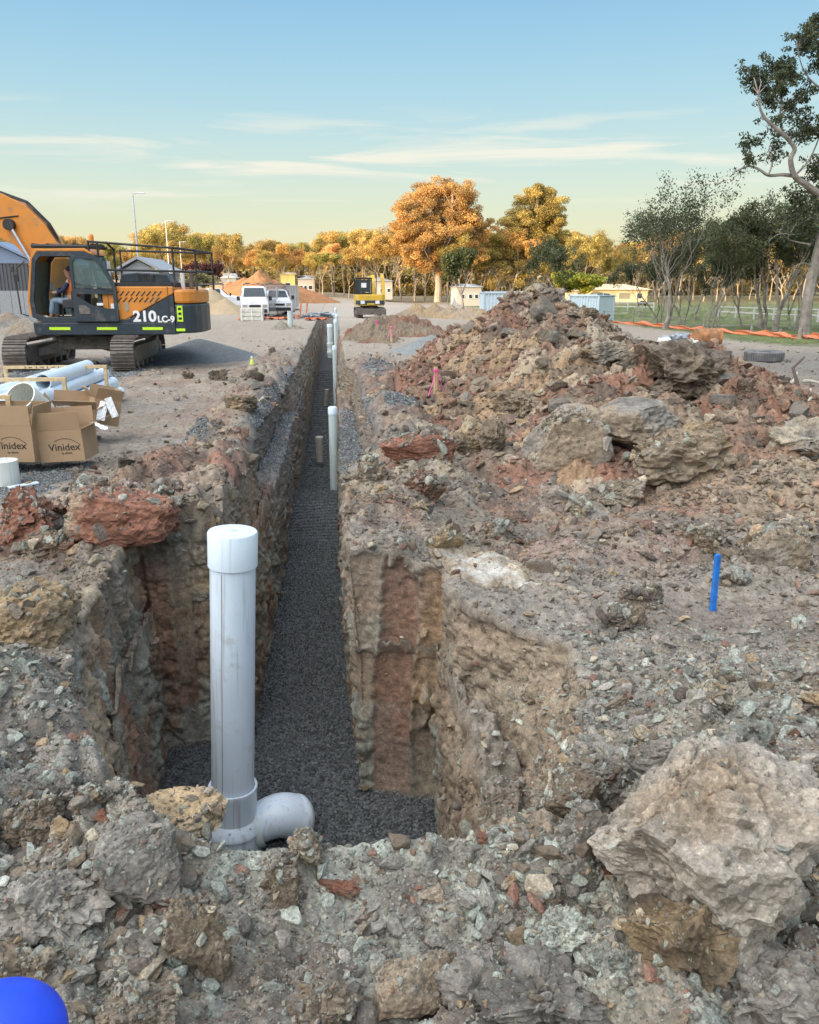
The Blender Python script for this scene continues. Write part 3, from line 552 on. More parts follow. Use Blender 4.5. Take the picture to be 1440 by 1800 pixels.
# where a line of sight of the photograph meets the ground or a heap
def _fl(g):
    a, b = proj(g['X'], g['Y'], g['Z']); m = (g['Y'] > 1) & (a > -200) & (a < 1650) & (b > 480) & (b < 1950); return [v[m] for v in (a, b, g['X'], g['Y'], g['Z'])]
SURF = [np.concatenate(t) for t in zip(_fl(G), _fl(HG), _fl(HG2))]
def hit(px, py, r=5):
    m = (np.abs(SURF[0]-px) < r) & (np.abs(SURF[1]-py) < r)
    if not m.any(): return hit(px, py, r*2)
    y = SURF[3][m]; k = np.argmin(y); t = y < y[k]+.15+.02*y[k]
    return Vector((float(SURF[2][m][t].mean()), float(y[t].mean()), float(SURF[4][m][t].mean())))
# ---------------- unseen rise added behind the camera to keep the low sun off the near ground ----------------
def build_shade_hill():
    s = np.linspace(-260, -50, 70); q = np.linspace(-160, 95, 120); S, Q = np.meshgrid(s, q)
    fx, fy = -SUN_AZ.x, -SUN_AZ.y; X = S*fx-Q*fy; Y = S*fy+Q*fx
    Z = 46*np.exp(-((S+150)/42)**2)*sstep(90, 66, Q)*(1+.12*fbm(X*.03, Y*.03, X*0, 4, 5))+1.5*fbm(X*.2, Y*.2, X*0, 3, 6)-3
    C = np.zeros(X.shape+(3,))+np.array((.05, .06, .03))
    me = grid_mesh('shade_hill', X, Y, Z, M_clod, C); o = bpy.data.objects.new('shade_hill', me); COL.objects.link(o); tag(o, kind='structure')
build_shade_hill()
# ---------------- trees ----------------
def leaf_mat(name, tr=.25):
    m = bpy.data.materials.new(name); m.use_nodes = True; t = m.node_tree; L = t.links.new; p = t.nodes['Principled BSDF']
    a = N(t, 'ShaderNodeAttribute'); a.attribute_name = 'Col'; oi = N(t, 'ShaderNodeObjectInfo')
    hs = N(t, 'ShaderNodeHueSaturation'); L(a.outputs['Color'], hs.inputs['Color'])
    r = N(t, 'ShaderNodeMapRange'); L(oi.outputs['Random'], r.inputs[0]); r.inputs[3].default_value = .475; r.inputs[4].default_value = .52; L(r.outputs[0], hs.inputs['Hue'])
    r2 = N(t, 'ShaderNodeMapRange'); L(oi.outputs['Random'], r2.inputs[0]); r2.inputs[3].default_value = 1.25; r2.inputs[4].default_value = .75; L(r2.outputs[0], hs.inputs['Value'])
    L(hs.outputs[0], p.inputs['Base Color']); p.inputs['Roughness'].default_value = .6; p.inputs['Specular IOR Level'].default_value = .3
    tl = N(t, 'ShaderNodeBsdfTranslucent'); L(hs.outputs[0], tl.inputs[0]); mx = N(t, 'ShaderNodeMixShader'); mx.inputs[0].default_value = tr
    L(p.outputs[0], mx.inputs[1]); L(tl.outputs[0], mx.inputs[2]); L(mx.outputs[0], t.nodes['Material Output'].inputs[0]); return m
M_leaf = leaf_mat('leaves')
M_bark = mat('pale_bark', (.42, .34, .26), .85, var=.3, vs=3, bump=.4, bs=12)
M_bark2 = mat('grey_bark', (.25, .22, .19), .9, var=.35, vs=2.5, bump=.5, bs=10)
def leaves(name, cl, size, parent=None, base=(.10, .11, .04), var=.35, seed=0, droop=.5):
    """cl: list of (centre, radius, count); every leaf spray a small bent quad"""
    rg = np.random.RandomState(seed); P, K = [], []
    for c, r, n in cl:
        g = rg.normal(size=(n, 3)); g /= np.linalg.norm(g, axis=1)[:, None]; g *= (rg.rand(n, 1)**.45)*r; g[:, 2] *= .62
        P.append(np.array(c)[None]+g); t = 1+var*rg.normal()*.6; K.append(np.full(n, t)*(1+var*.5*rg.normal(size=n)))
    P = np.concatenate(P); K = np.clip(np.concatenate(K), .35, 2.2); n = len(P)
    a = rg.normal(size=(n, 3)); a[:, 2] -= droop; a /= np.linalg.norm(a, axis=1)[:, None]; b = np.cross(a, rg.normal(size=(n, 3))); b /= np.linalg.norm(b, axis=1)[:, None]
    s = size*(.6+.8*rg.rand(n, 1)); a = a*s; b = b*s*.42
    V = np.stack([P-a-b*.3, P-b*1.0+a*.1, P+a+b*.2, P+b], 1).reshape(-1, 3)
    me = raw_mesh(name, V, np.arange(4*n), 4, False)
    hue = rg.normal(size=(n, 1))*.12; C = np.array(base)[None]*K[:, None]*(1+np.concatenate([hue, hue*0, -hue], 1)); C = np.repeat(np.clip(C, .01, .8), 4, 0)
    at = me.color_attributes.new('Col', 'FLOAT_COLOR', 'POINT'); at.data.foreach_set('color', np.concatenate([C, np.ones((4*n, 1))], 1).astype(f4).ravel())
    me.materials.append(M_leaf); o = bpy.data.objects.new(name, me); COL.objects.link(o)
    if parent: o.parent = parent
    return o
def grow(mb, p, d, L, r, lev, rd, tips, up=.12, wob=.25, split=(2, 3), ang=.6, seg=4, keep=.72):
    pts, rs = [p], [r]
    for i in range(seg):
        d = (d+Vector((rd.gauss(0, wob), rd.gauss(0, wob), rd.gauss(0, wob*.6)+up))).normalized(); p = p+d*L/seg; pts.append(p); rs.append(r*(1-.42*(i+1)/seg))
        if lev <= 1 and i >= 1: tips.append((p.copy(), lev))
    mb.tube(pts, rs, 5 if lev < 3 else 7, False)
    if lev == 0: return
    for k in range(rd.randint(*split)):
        a = d.orthogonal().normalized(); a.rotate(Matrix.Rotation(rd.random()*6.28, 3, d)); nd = (d+a*rd.uniform(.5, 1.3)*ang).normalized()
        q = pts[-1] if k < 2 else pts[rd.randint(2, seg)]
        grow(mb, q, nd, L*rd.uniform(.62, .85)*keep/.72, rs[-1]*rd.uniform(.55, .8), lev-1, rd, tips, up, wob, split, ang, seg, keep)
def gum(name, seed, h, bare=.45, lev=4, r=.3, leafn=26, lsize=.3, crad=1.3, base=(.14, .12, .035), bark=None, ang=.6, lean=0, wob=.2, nlimb=1):
    rd = random.Random(seed); root = thing(name, None, 'tree'); mb = MB(); tips = []
    for j in range(nlimb):
        d = Vector((rd.gauss(0, .06)+lean+(j-.5*(nlimb-1))*.25, rd.gauss(0, .12), 1)).normalized(); p = Vector((.2*j, 0, -.3)); pts = [p]; 
        for i in range(6): d = (d+Vector((rd.gauss(0, .07), rd.gauss(0, .07), .05))).normalized(); p = p+d*h*bare/6; pts.append(p)
        rr = r*(1 if j == 0 else .7); mb.tube(pts, [rr*(1.25 if i == 0 else 1-.07*i) for i in range(7)], 8, False)
        for k in range(3 if nlimb == 1 else 2):
            a = Vector((math.cos(k*2.1+seed), math.sin(k*2.1+seed), 0)); grow(mb, p if k < 2 else pts[-2], (d+a*ang*.8).normalized(), h*(1-bare)*.40, rr*.5, lev-1, rd, tips, .16, wob, (2, 3), ang)
    t = mb.build('trunk', bark or M_bark, root, smooth=False)
    zt = max(p.z for p, l in tips); k = h/(zt+crad*.4)
    t.scale = (1, 1, 1); cl = [((p.x, p.y, p.z), crad*rd.uniform(.55, 1.15), int(leafn*rd.uniform(.4, 1.5))) for p, l in tips if rd.random() < .85]
    leaves('crown', cl, lsize, root, base, .45, seed); root['h0'] = zt+crad*.5
    return root
def place_tree(proto, x, y, h, rz, label, group, first, wide=1.0):
    o = proto if first else copy_tree(proto)
    k = h/proto['h0']; o.location = (x, y, float(lowland(np.array(x), np.array(y)))-.1); o.scale = (k*wide, k*wide, k); o.rotation_euler = (0, 0, rz); tag(o, label, 'tree', group); return o
rd = random.Random(5)
GOLD = (.62, .40, .12); OLIVE = (.46, .37, .11); DKG = (.085, .098, .048)
FAR = [gum('gum_tree', 11+i, 20, [.3, .42, .25, .36, .2, .45][i], 4, .26, 92, .20, 1.75, [GOLD, OLIVE, GOLD, OLIVE, OLIVE, GOLD][i], ang=[.6, .5, .7, .55, .75, .5][i]) for i in range(6)]
used = set()
sky_ln = [(-60, 400), (0, 402), (40, 412), (90, 428), (130, 404), (180, 420), (230, 440), (270, 400), (290, 384), (330, 412), (395, 398), (430, 432), (478, 410), (520, 425), (560, 412), (600, 400), (650, 404), (700, 400), (760, 380), (850, 405), (900, 400), (960, 400), (1010, 398), (1060, 425), (1120, 410), (1200, 400), (1300, 395), (1440, 385), (1520, 380)]
WHERE = [(-100, 'behind the blue-roofed shed'), (70, 'behind the orange excavator cab'), (200, 'behind the tall street lamp'), (330, 'behind the excavator handrail'), (400, 'behind the bright orange earth mound'), (480, 'behind the yellow-walled shed'), (560, 'beyond the end of the trench'), (640, 'behind the small yellow digger'), (700, 'left of the big round-crowned gum'), (840, 'between the two round-crowned gums'), (985, 'behind the yellow-green bush'), (1060, 'behind the cream farmhouse'), (1150, 'glimpsed through the dark paddock trees'), (1330, 'glimpsed through the trunks at the right edge')]
def where(px): return [w for x, w in WHERE if px >= x][-1]
SN = np.array(sky_ln, float)
def far_row(step, y0, y1, hk, jit):
    px = -60
    while px < 1510:
        y = rd.uniform(y0, y1); p = PD(px, 512, y); top = PD(px, float(np.interp(px, SN[:, 0], SN[:, 1]))+rd.uniform(0, jit), y).z
        g0 = float(lowland(np.array(p.x), np.array(y)))
        if top-g0 > 4:
            k = rd.randrange(6); kind = 'golden' if k in (0, 2, 5) else 'olive'
            place_tree(FAR[k], p.x, y, (top-g0)*hk, rd.random()*6.28, 'sunlit %s gum, far tree line, %s' % (kind, where(px)), 'gum trees of the far tree line', k not in used, rd.uniform(.8, 1.15)); used.add(k)
        px += rd.uniform(.7, 1.3)*step
far_row(20, 150, 172, 1.03, 34); far_row(20, 180, 205, 1.03, 16)
# a darker wood closing the view behind the far line
def wood():
    rg = np.random.RandomState(3); cl = []
    for px in range(-120, 1600, 9):
        y = 232+rg.rand()*25; t = float(np.interp(px, SN[:, 0], SN[:, 1]))+14; top = PD(px, t, y)
        z = 0
        while z < top.z-1.5: cl.append(((top.x+rg.normal(0, 1.2), y+rg.normal(0, 3), z+rg.rand()), 2.6, 60)); z += 2.0
    o = leaves('far_woodland', cl, .75, None, (.40, .29, .10), .4, 9); tag(o, 'dense far woodland closing the horizon behind the tree line', kind='stuff')
wood()
# the two round-crowned giants
def dome(px0, px1, top, base, y, label, seed, lobes, colr):
    """lobes: (px, py, radius in m) clumps of the crown"""
    rd = random.Random(seed); c = PD((px0+px1)/2, base, y); g = float(lowland(np.array(c.x), np.array(y))); root = thing('gum_tree', label, 'tree', (c.x, y, g-.1), 0, None)
    mb = MB(); O = Vector((c.x, y, g-.1)); hub = Vector((0, 0, 6)); mb.tube([Vector((0, 0, -.2)), Vector((.1, 0, 3)), hub], [.75, .6, .5], 10, False); cl = []
    for px, py, r in lobes:
        for j in range(3):
            t = PD(px+rd.uniform(-6, 6), py+rd.uniform(-4, 4), y+rd.uniform(-3.5, 3.5))-O; m = hub.lerp(t, .5)+Vector((rd.gauss(0, .6), rd.gauss(0, .6), -.6)); mb.tube([hub+Vector((rd.gauss(0, .2), 0, 0)), m, t], [.22, .15, .05], 5, False)
            for q in range(7):
                e = t+Vector((rd.gauss(0, r*.55), rd.gauss(0, r*.6), rd.gauss(0, r*.38))); mb.tube([m.lerp(t, .6), e], [.06, .02], 4, False); cl.append((tuple(e), r*.62, 290))
    mb.build('trunk', M_bark, root); leaves('crown', cl, .155, root, colr, .3, seed)
dome(700, 840, 328, 515, 150, 'tall gum with broad round golden crown, left of the twin giants', 41,
     [(720, 372, 1.8), (735, 350, 2.0), (760, 338, 2.0), (790, 338, 2.0), (812, 352, 2.0), (828, 378, 1.8), (745, 375, 2.1), (775, 362, 2.2), (800, 375, 2.1), (712, 395, 1.8), (705, 420, 1.8), (715, 445, 1.8), (740, 460, 1.8), (770, 465, 2), (800, 460, 2), (830, 455, 1.8), (845, 400, 1.5), (722, 400, 2), (755, 405, 2.2), (790, 405, 2.2), (822, 402, 2), (740, 432, 2), (775, 435, 2.2), (810, 430, 2.1), (835, 425, 1.6)], (.45, .32, .095))
dome(880, 990, 333, 515, 156, 'tall gum with leaning domed crown, behind the highest spoil heap', 42,
     [(945, 342, 1.7), (962, 350, 1.7), (975, 368, 1.8), (935, 358, 1.9), (955, 372, 2), (920, 382, 1.9), (945, 395, 2.1), (978, 392, 1.6), (905, 402, 1.9), (930, 415, 2.1), (965, 412, 2), (885, 420, 1.8), (905, 435, 2), (870, 440, 1.7), (940, 440, 2), (860, 462, 2), (890, 465, 2), (920, 455, 2), (905, 485, 2), (875, 490, 2), (950, 465, 2), (980, 430, 1.6)], (.48, .34, .10))
# smaller individual trees in front
def near_tree(label, px, py, d, toppx, toppy, seed, bare=.3, lev=4, r=.22, leafn=30, lsize=.16, crad=.7, base=DKG, bark=None, ang=.6, nl=1, wob=.2, name='gum_tree', wide=1., group=None):
    t = gum(name, seed, 10, bare, lev, r, leafn, lsize, crad, base, bark or M_bark2, ang, (toppx-px)/max(1, py-toppy)*.8, wob, nl)
    p = PZ(px, py, 0) if d is None else PD(px, py, d); g = float(lowland(np.array(p.x), np.array(p.y))); h = PD(toppx, toppy, p.y).z-g
    return place_tree(t, p.x, p.y, h, 0, label, group, True, wide)
near_tree('dark green bushy tree in front of the left round-crowned gum', 815, 520, 105, 815, 430, 61, .3, 4, .3, 34, .24, 1.1, (.075, .095, .035), wide=.9)
near_tree('short dark green tree left of the bare tree, by the white wall', 788, 520, 106, 782, 450, 66, .3, 4, .25, 30, .22, 1.0, (.08, .10, .035), wide=.8)
near_tree('dark grey-green tree with open crown rising behind the spoil heap top', 962, 515, 75, 950, 408, 62, .2, 4, .13, 16, .17, .8, (.14, .15, .07), nl=3, wide=.75)
near_tree('leafless grey tree between the white wall and the container', 868, 520, 90, 880, 455, 63, .12, 5, .2, 1, .10, .5, (.2, .15, .1), nl=3, ang=.8, wide=1.5)
near_tree('bright yellow-green round bush left of the cream farmhouse', 1012, 512, 118, 1012, 472, 64, .06, 4, .2, 90, .28, 1.3, (.36, .36, .05), nl=3, ang=.8, wide=1.5, name='bush')
near_tree('dark red-purple leafed tree seen through the excavator handrail', 366, 492, 90, 366, 456, 65, .1, 4, .2, 60, .25, 1.2, (.10, .035, .04), nl=2, wide=1.0)
near_tree('pale green rounded tree behind the excavator handrail posts', 335, 495, 85, 330, 470, 67, .1, 4, .2, 40, .25, 1.1, (.22, .22, .10), nl=2, wide=1.3)
# the dark trees in the paddock on the right
PADG = 'dark gums standing in the green paddock'
pad = [('grey-trunked gum with bare twiggy top, leftmost of the paddock trees', 1168, 572, None, 1185, 292, 71, .30, 5, .24, 7, .15, .6, 2),
 ('gum with thin leafless upper twigs leaning left over the farmhouse', 1160, 545, 55, 1120, 345, 72, .25, 5, .16, 9, .14, .55, 2),
 ('dense dark gum directly right of the bare-topped gum', 1200, 545, 58, 1212, 372, 73, .3, 4, .2, 42, .16, .8, 2),
 ('dense dark gum with pale twin stems at the paddock middle', 1247, 562, 47, 1250, 385, 74, .32, 4, .15, 44, .15, .7, 2),
 ('low bushy dark tree whose leaves hang near the grass', 1262, 560, 49, 1272, 425, 75, .12, 4, .15, 60, .15, .7, 2),
 ('slender dark gum standing alone right of the low bushy tree', 1308, 558, 50, 1300, 360, 76, .45, 4, .14, 30, .15, .7, 1),
 ('thick leaning gum with forked trunk near the white rail fence', 1340, 562, 48, 1345, 330, 77, .35, 4, .27, 34, .15, .75, 2),
 ('tall thick gum right of the forked leaning gum', 1362, 568, 46, 1365, 325, 78, .4, 4, .24, 32, .15, .75, 1),
 ('gum with several thin stems left of the tallest gum', 1392, 565, 47, 1395, 345, 79, .35, 4, .15, 34, .15, .75, 3),
 ('dark gum at the far right edge behind the tallest gum', 1450, 562, 50, 1450, 335, 80, .3, 4, .2, 40, .15, .8, 2),
 ('small dark gum far back between the farmhouse and the first paddock gum', 1128, 528, 80, 1132, 440, 81, .2, 4, .2, 44, .2, .9, 2),
 ('dark gum far back behind the low bushy tree', 1225, 535, 70, 1228, 400, 82, .3, 4, .2, 36, .19, .8, 1),
 ('dark gum far back at the right edge behind the tallest gum', 1420, 540, 68, 1415, 360, 83, .3, 4, .2, 36, .19, .8, 2)]
for (lb, px, py, d, tx, ty, sd, bare, lev, r, ln_, ls, cr2_, nl) in pad:
    near_tree(lb, px, py, d, tx, ty, sd, bare*.5, lev, r, int(ln_*1.15)+1, ls*.68, cr2_*1.15, DKG, None, .62, nl, .22, 'gum_tree', 1.0, PADG)
def limb_tree(name, label, y, base, limbs, clumps, seed, lsize=.085, colr=DKG):
    rd = random.Random(seed); b = PD(*base, y); g = float(lowland(np.array(b.x), np.array(y))); O = Vector((b.x, y, g-.1)); root = thing(name, label, 'tree', O); mb = MB(); cl = []; allp = []
    for pts, r0, r1, dy in limbs:
        w = [PD(p[0], p[1], y+dy*(i/(len(pts)-1)))-O for i, p in enumerate(pts)]
        if pts[0] == base: w[0].z = 0
        q = []
        for i in range(len(w)-1):
            a, b_, c_, d_ = w[max(i-1, 0)], w[i], w[i+1], w[min(i+2, len(w)-1)]
            for k in range(4):
                t = k/4; q.append(.5*((2*b_)+(c_-a)*t+(2*a-5*b_+4*c_-d_)*t*t+(-a+3*b_-3*c_+d_)*t**3))
        q.append(w[-1]); n = len(q); mb.tube(q, [r0+(r1-r0)*i/(n-1) for i in range(n)], 8, False); allp += [(p, r1) for p in q[n//3:]]
    for px, py, r, dens, dy in clumps:
        c = PD(px, py, y+dy)-O
        s = min(allp, key=lambda a: (a[0]-c).length)[0]
        for k in range(max(4, int(r*7))):
            e = c+Vector((rd.gauss(0, r*.5), rd.gauss(0, r*.5), rd.gauss(0, r*.42))); m = s.lerp(e, .5)+Vector((rd.gauss(0, .12), rd.gauss(0, .12), rd.gauss(.1, .12)))
            mb.tube([s, m, e], [.035, .022, .008], 4, False)
            for j in range(4): f = e+Vector((rd.gauss(0, .25), rd.gauss(0, .25), rd.gauss(0, .25))); mb.tube([m.lerp(e, .6), f], [.012, .005], 3, False); cl.append((tuple(f), .30, int(34*dens)+1))
    mb.build('trunk', M_bark2, root); leaves('crown', cl, lsize, root, colr, .4, seed)
limb_tree('gum_tree', 'tallest gum at the right edge with winding bare limbs against the sky', 42, (1416, 574),
  [([(1416, 574), (1420, 530), (1432, 470), (1445, 410), (1446, 360), (1440, 341)], .30, .17, 0),
   ([(1440, 341), (1418, 325), (1397, 309), (1390, 280), (1397, 260), (1376, 235), (1352, 215), (1338, 195), (1333, 165)], .17, .05, -1),
   ([(1397, 309), (1375, 307), (1351, 308), (1335, 298), (1318, 292), (1301, 297), (1288, 305)], .10, .02, .5),
   ([(1376, 235), (1372, 200), (1375, 165), (1368, 130)], .07, .02, .8), ([(1351, 308), (1358, 285), (1352, 262), (1362, 240)], .05, .012, .3),
   ([(1446, 380), (1470, 320), (1462, 240), (1450, 160), (1440, 100)], .16, .05, 1), ([(1450, 160), (1425, 140), (1408, 110), (1400, 60)], .05, .015, 0), ([(1397, 309), (1420, 285), (1435, 255), (1445, 225)], .06, .02, 0),
   ([(1425, 430), (1400, 425), (1380, 418), (1366, 405)], .05, .015, -.5), ([(1432, 470), (1412, 462), (1395, 470)], .04, .012, -.5)],
  [(1370, 108, .5, 1.2, .5), (1350, 140, .6, 1.3, 0), (1385, 130, .6, 1.3, .5), (1400, 165, .55, 1.2, 1), (1372, 165, .55, 1.2, .6), (1345, 170, .4, 1., 0), (1318, 125, .35, .7, 0), (1330, 145, .35, .8, 0), (1385, 200, .45, .8, .6), (1360, 225, .35, .5, 0), (1318, 258, .5, .9, .4), (1362, 262, .35, .5, .3), (1395, 235, .35, .5, .3),
   (1425, 62, .6, 1.4, 1), (1445, 45, .8, 1.4, 1), (1412, 75, .5, 1.2, 0), (1438, 110, .6, 1.2, 1), (1440, 218, .6, 1.3, 0), (1425, 230, .5, 1.1, 0), (1450, 280, .5, .9, 0), (1305, 300, .4, .12, .5), (1340, 285, .4, .15, .5), (1440, 310, .6, 1, .6), (1420, 345, .6, .9, .6), (1400, 385, .6, .8, -.3), (1375, 412, .5, .7, -.5), (1435, 390, .7, 1, 0), (1425, 430, .6, .7, .5), (1395, 350, .5, .5, .5), (1452, 350, .8, 1.2, 0)], 91)
# ---------------- paints ----------------
M_or = mat('orange_paint', (.62, .235, .035), .42, var=.1, vs=2, dirt=.25, dc=(.3, .2, .12)); M_navy = mat('dark_slate_paint', (.028, .042, .055), .4, var=.15, dirt=.2, dc=(.12, .11, .1))
M_blk = mat('black_rubber', (.018, .019, .02), .6, dirt=.2); M_steel = mat('muddy_steel', (.16, .14, .125), .6, .4, var=.4, vs=9, dirt=.5, dc=(.2, .17, .14), bump=.4, bs=30)
M_chrome = mat('chrome', (.7, .7, .72), .2, 1, var=.05); M_lime = mat('lime_reflective', (.55, .85, .04), .4, var=.05); M_white = mat('white_paint', (.74, .76, .78), .4, var=.06, dirt=.12, dc=(.4, .37, .33))
M_yel = mat('yellow_paint', (.62, .40, .035), .45, var=.12, dirt=.3, dc=(.25, .2, .14)); M_seat = mat('grey_cloth', (.05, .05, .055), .9); M_letw = mat('white_lettering', (.8, .8, .8), .5, var=.02); M_letb = mat('black_lettering', (.02, .02, .02), .6, var=.02)
M_tan = mat('interior_panel', (.30, .27, .2), .7); M_amber = mat('amber_plastic', (.8, .25, .03), .3)
def glass_mat(name, c=(.55, .68, .68), a=.35):
    m = bpy.data.materials.new(name); m.use_nodes = True; t = m.node_tree; p = t.nodes['Principled BSDF']; p.inputs['Base Color'].default_value = (*c, 1); p.inputs['Roughness'].default_value = .06
    tr = N(t, 'ShaderNodeBsdfTransparent'); tr.inputs[0].default_value = (.75, .85, .84, 1); mx = N(t, 'ShaderNodeMixShader'); mx.inputs[0].default_value = a
    t.links.new(tr.outputs[0], mx.inputs[1]); t.links.new(p.outputs[0], mx.inputs[2]); t.links.new(mx.outputs[0], t.nodes['Material Output'].inputs[0]); return m
M_glass = glass_mat('clear_glass', (.25, .32, .32), .3); M_dglass = mat('dark_glass', (.03, .045, .055), .08, var=.1)
def text(name, s, size, m, parent, loc, rot, depth=.004, sx=1.0, bold=0):
    c = bpy.data.curves.new(name, 'FONT'); c.body = s; c.size = size; c.extrude = depth; c.offset = bold; c.align_x = 'CENTER'; c.align_y = 'CENTER'
    t = bpy.data.objects.new(name, c); COL.objects.link(t); bpy.context.view_layer.update()
    me = bpy.data.meshes.new_from_object(t.evaluated_get(bpy.context.evaluated_depsgraph_get())); bpy.data.objects.remove(t)
    me.materials.clear(); me.materials.append(m); o = bpy.data.objects.new(name, me); COL.objects.link(o); o.location = loc; o.rotation_euler = rot; o.scale = (sx, 1, 1)
    if parent: o.parent = parent
    return o
def track(L, w, h, teeth=.03, step=.17):
    """one crawler chain along Y, its shoes as ribs; returns MB"""
    mb = MB(); r = h/2; path = []; n = 14
    for i in range(n+1): a = -math.pi/2-math.pi*i/n; path.append((-L/2+r+r*math.cos(a), r+r*math.sin(a)))
    for i in range(n+1): a = math.pi/2-math.pi*i/n; path.append((L/2-r+r*math.cos(a), r+r*math.sin(a)))
    path.append(path[0]); seg = []; tot = 0
    pts = [Vector(p) for p in path]; lens = [(pts[i+1]-pts[i]).length for i in range(len(pts)-1)]; tot = sum(lens); k = int(tot/step)
    for i in range(k):
        t = i*tot/k; j = 0
        while t > lens[j]: t -= lens[j]; j += 1
        d = (pts[j+1]-pts[j]).normalized(); p = pts[j]+d*t; nrm = Vector((-d.y, d.x)); nrm = nrm if nrm.dot(p-Vector((0, r))) > 0 or abs(p.x) < L/2-r and (nrm.y > 0) == (p.y > r) else -nrm
        ang = math.atan2(d.y, d.x); c = Vector((0, p.x, p.y))
        mb.box(c, (w, step*.93, .035), (ang, 0, 0)); q = p+nrm*.03; mb.box((0, q.x, q.y), (w*.98, .018, teeth*2), (ang, 0, 0)); q2 = q+d*step*.45; mb.box((0, q2.x, q2.y), (w*.98, .012, teeth*1.4), (ang, 0, 0))
        q = p-nrm*.07; mb.box((0, q.x, q.y), (w*.3, step*.8, .1), (ang, 0, 0))
    return mb
def undercarriage(root, L, w, h, gauge, nroll, frame_name='track_frame'):
    for s in (-1, 1):
        o = track(L, w, h).build('track', M_steel, root); o.location = (s*gauge/2, 0, 0)
        mb = MB(); prof = [(-L*.34, h*.25), (L*.34, h*.25), (L*.38, h*.5), (L*.3, h*.74), (-L*.3, h*.74), (-L*.38, h*.5)]; mb.prism(prof, -w*.36, w*.36, 'X')
        f = mb.build(frame_name, M_steel, root, .01); f.location = (s*gauge/2, 0, 0)
        for i in range(nroll):
            m = MB(); y = -L*.33+L*.66*i/(nroll-1); m.lathe([(0, -w*.42), (.09, -w*.42), (.09, w*.42), (0, w*.42)], 12, Matrix.Translation((s*gauge/2, y, .16))@Matrix.Rotation(R(90), 4, 'Y')); m.build('roller', M_steel, root)
        for e in (-1, 1):
            m = MB(); rr = h*.36; m.lathe([(0, -w*.4), (rr*.5, -w*.4), (rr*.55, -w*.3), (rr, -w*.28), (rr, w*.28), (rr*.55, w*.3), (rr*.5, w*.4), (0, w*.4)], 18, Matrix.Translation((s*gauge/2, e*(L/2-h/2), h/2))@Matrix.Rotation(R(90), 4, 'Y')); m.build('idler_wheel', M_steel, root)
    m = MB(); m.box((0, 0, h*.78), (gauge*.55, L*.28, h*.4)); m.beam((-gauge/2, L*.2, h*.5), (0, 0, h*.8), .3, .22); m.beam((gauge/2, L*.2, h*.5), (0, 0, h*.8), .3, .22); m.beam((-gauge/2, -L*.2, h*.5), (0, 0, h*.8), .3, .22); m.beam((gauge/2, -L*.2, h*.5), (0, 0, h*.8), .3, .22)
    m.lathe([(0, h*.9), (.62, h*.9), (.62, h*1.25), (0, h*1.25)], 28); m.build('centre_frame', M_steel, root, .01)
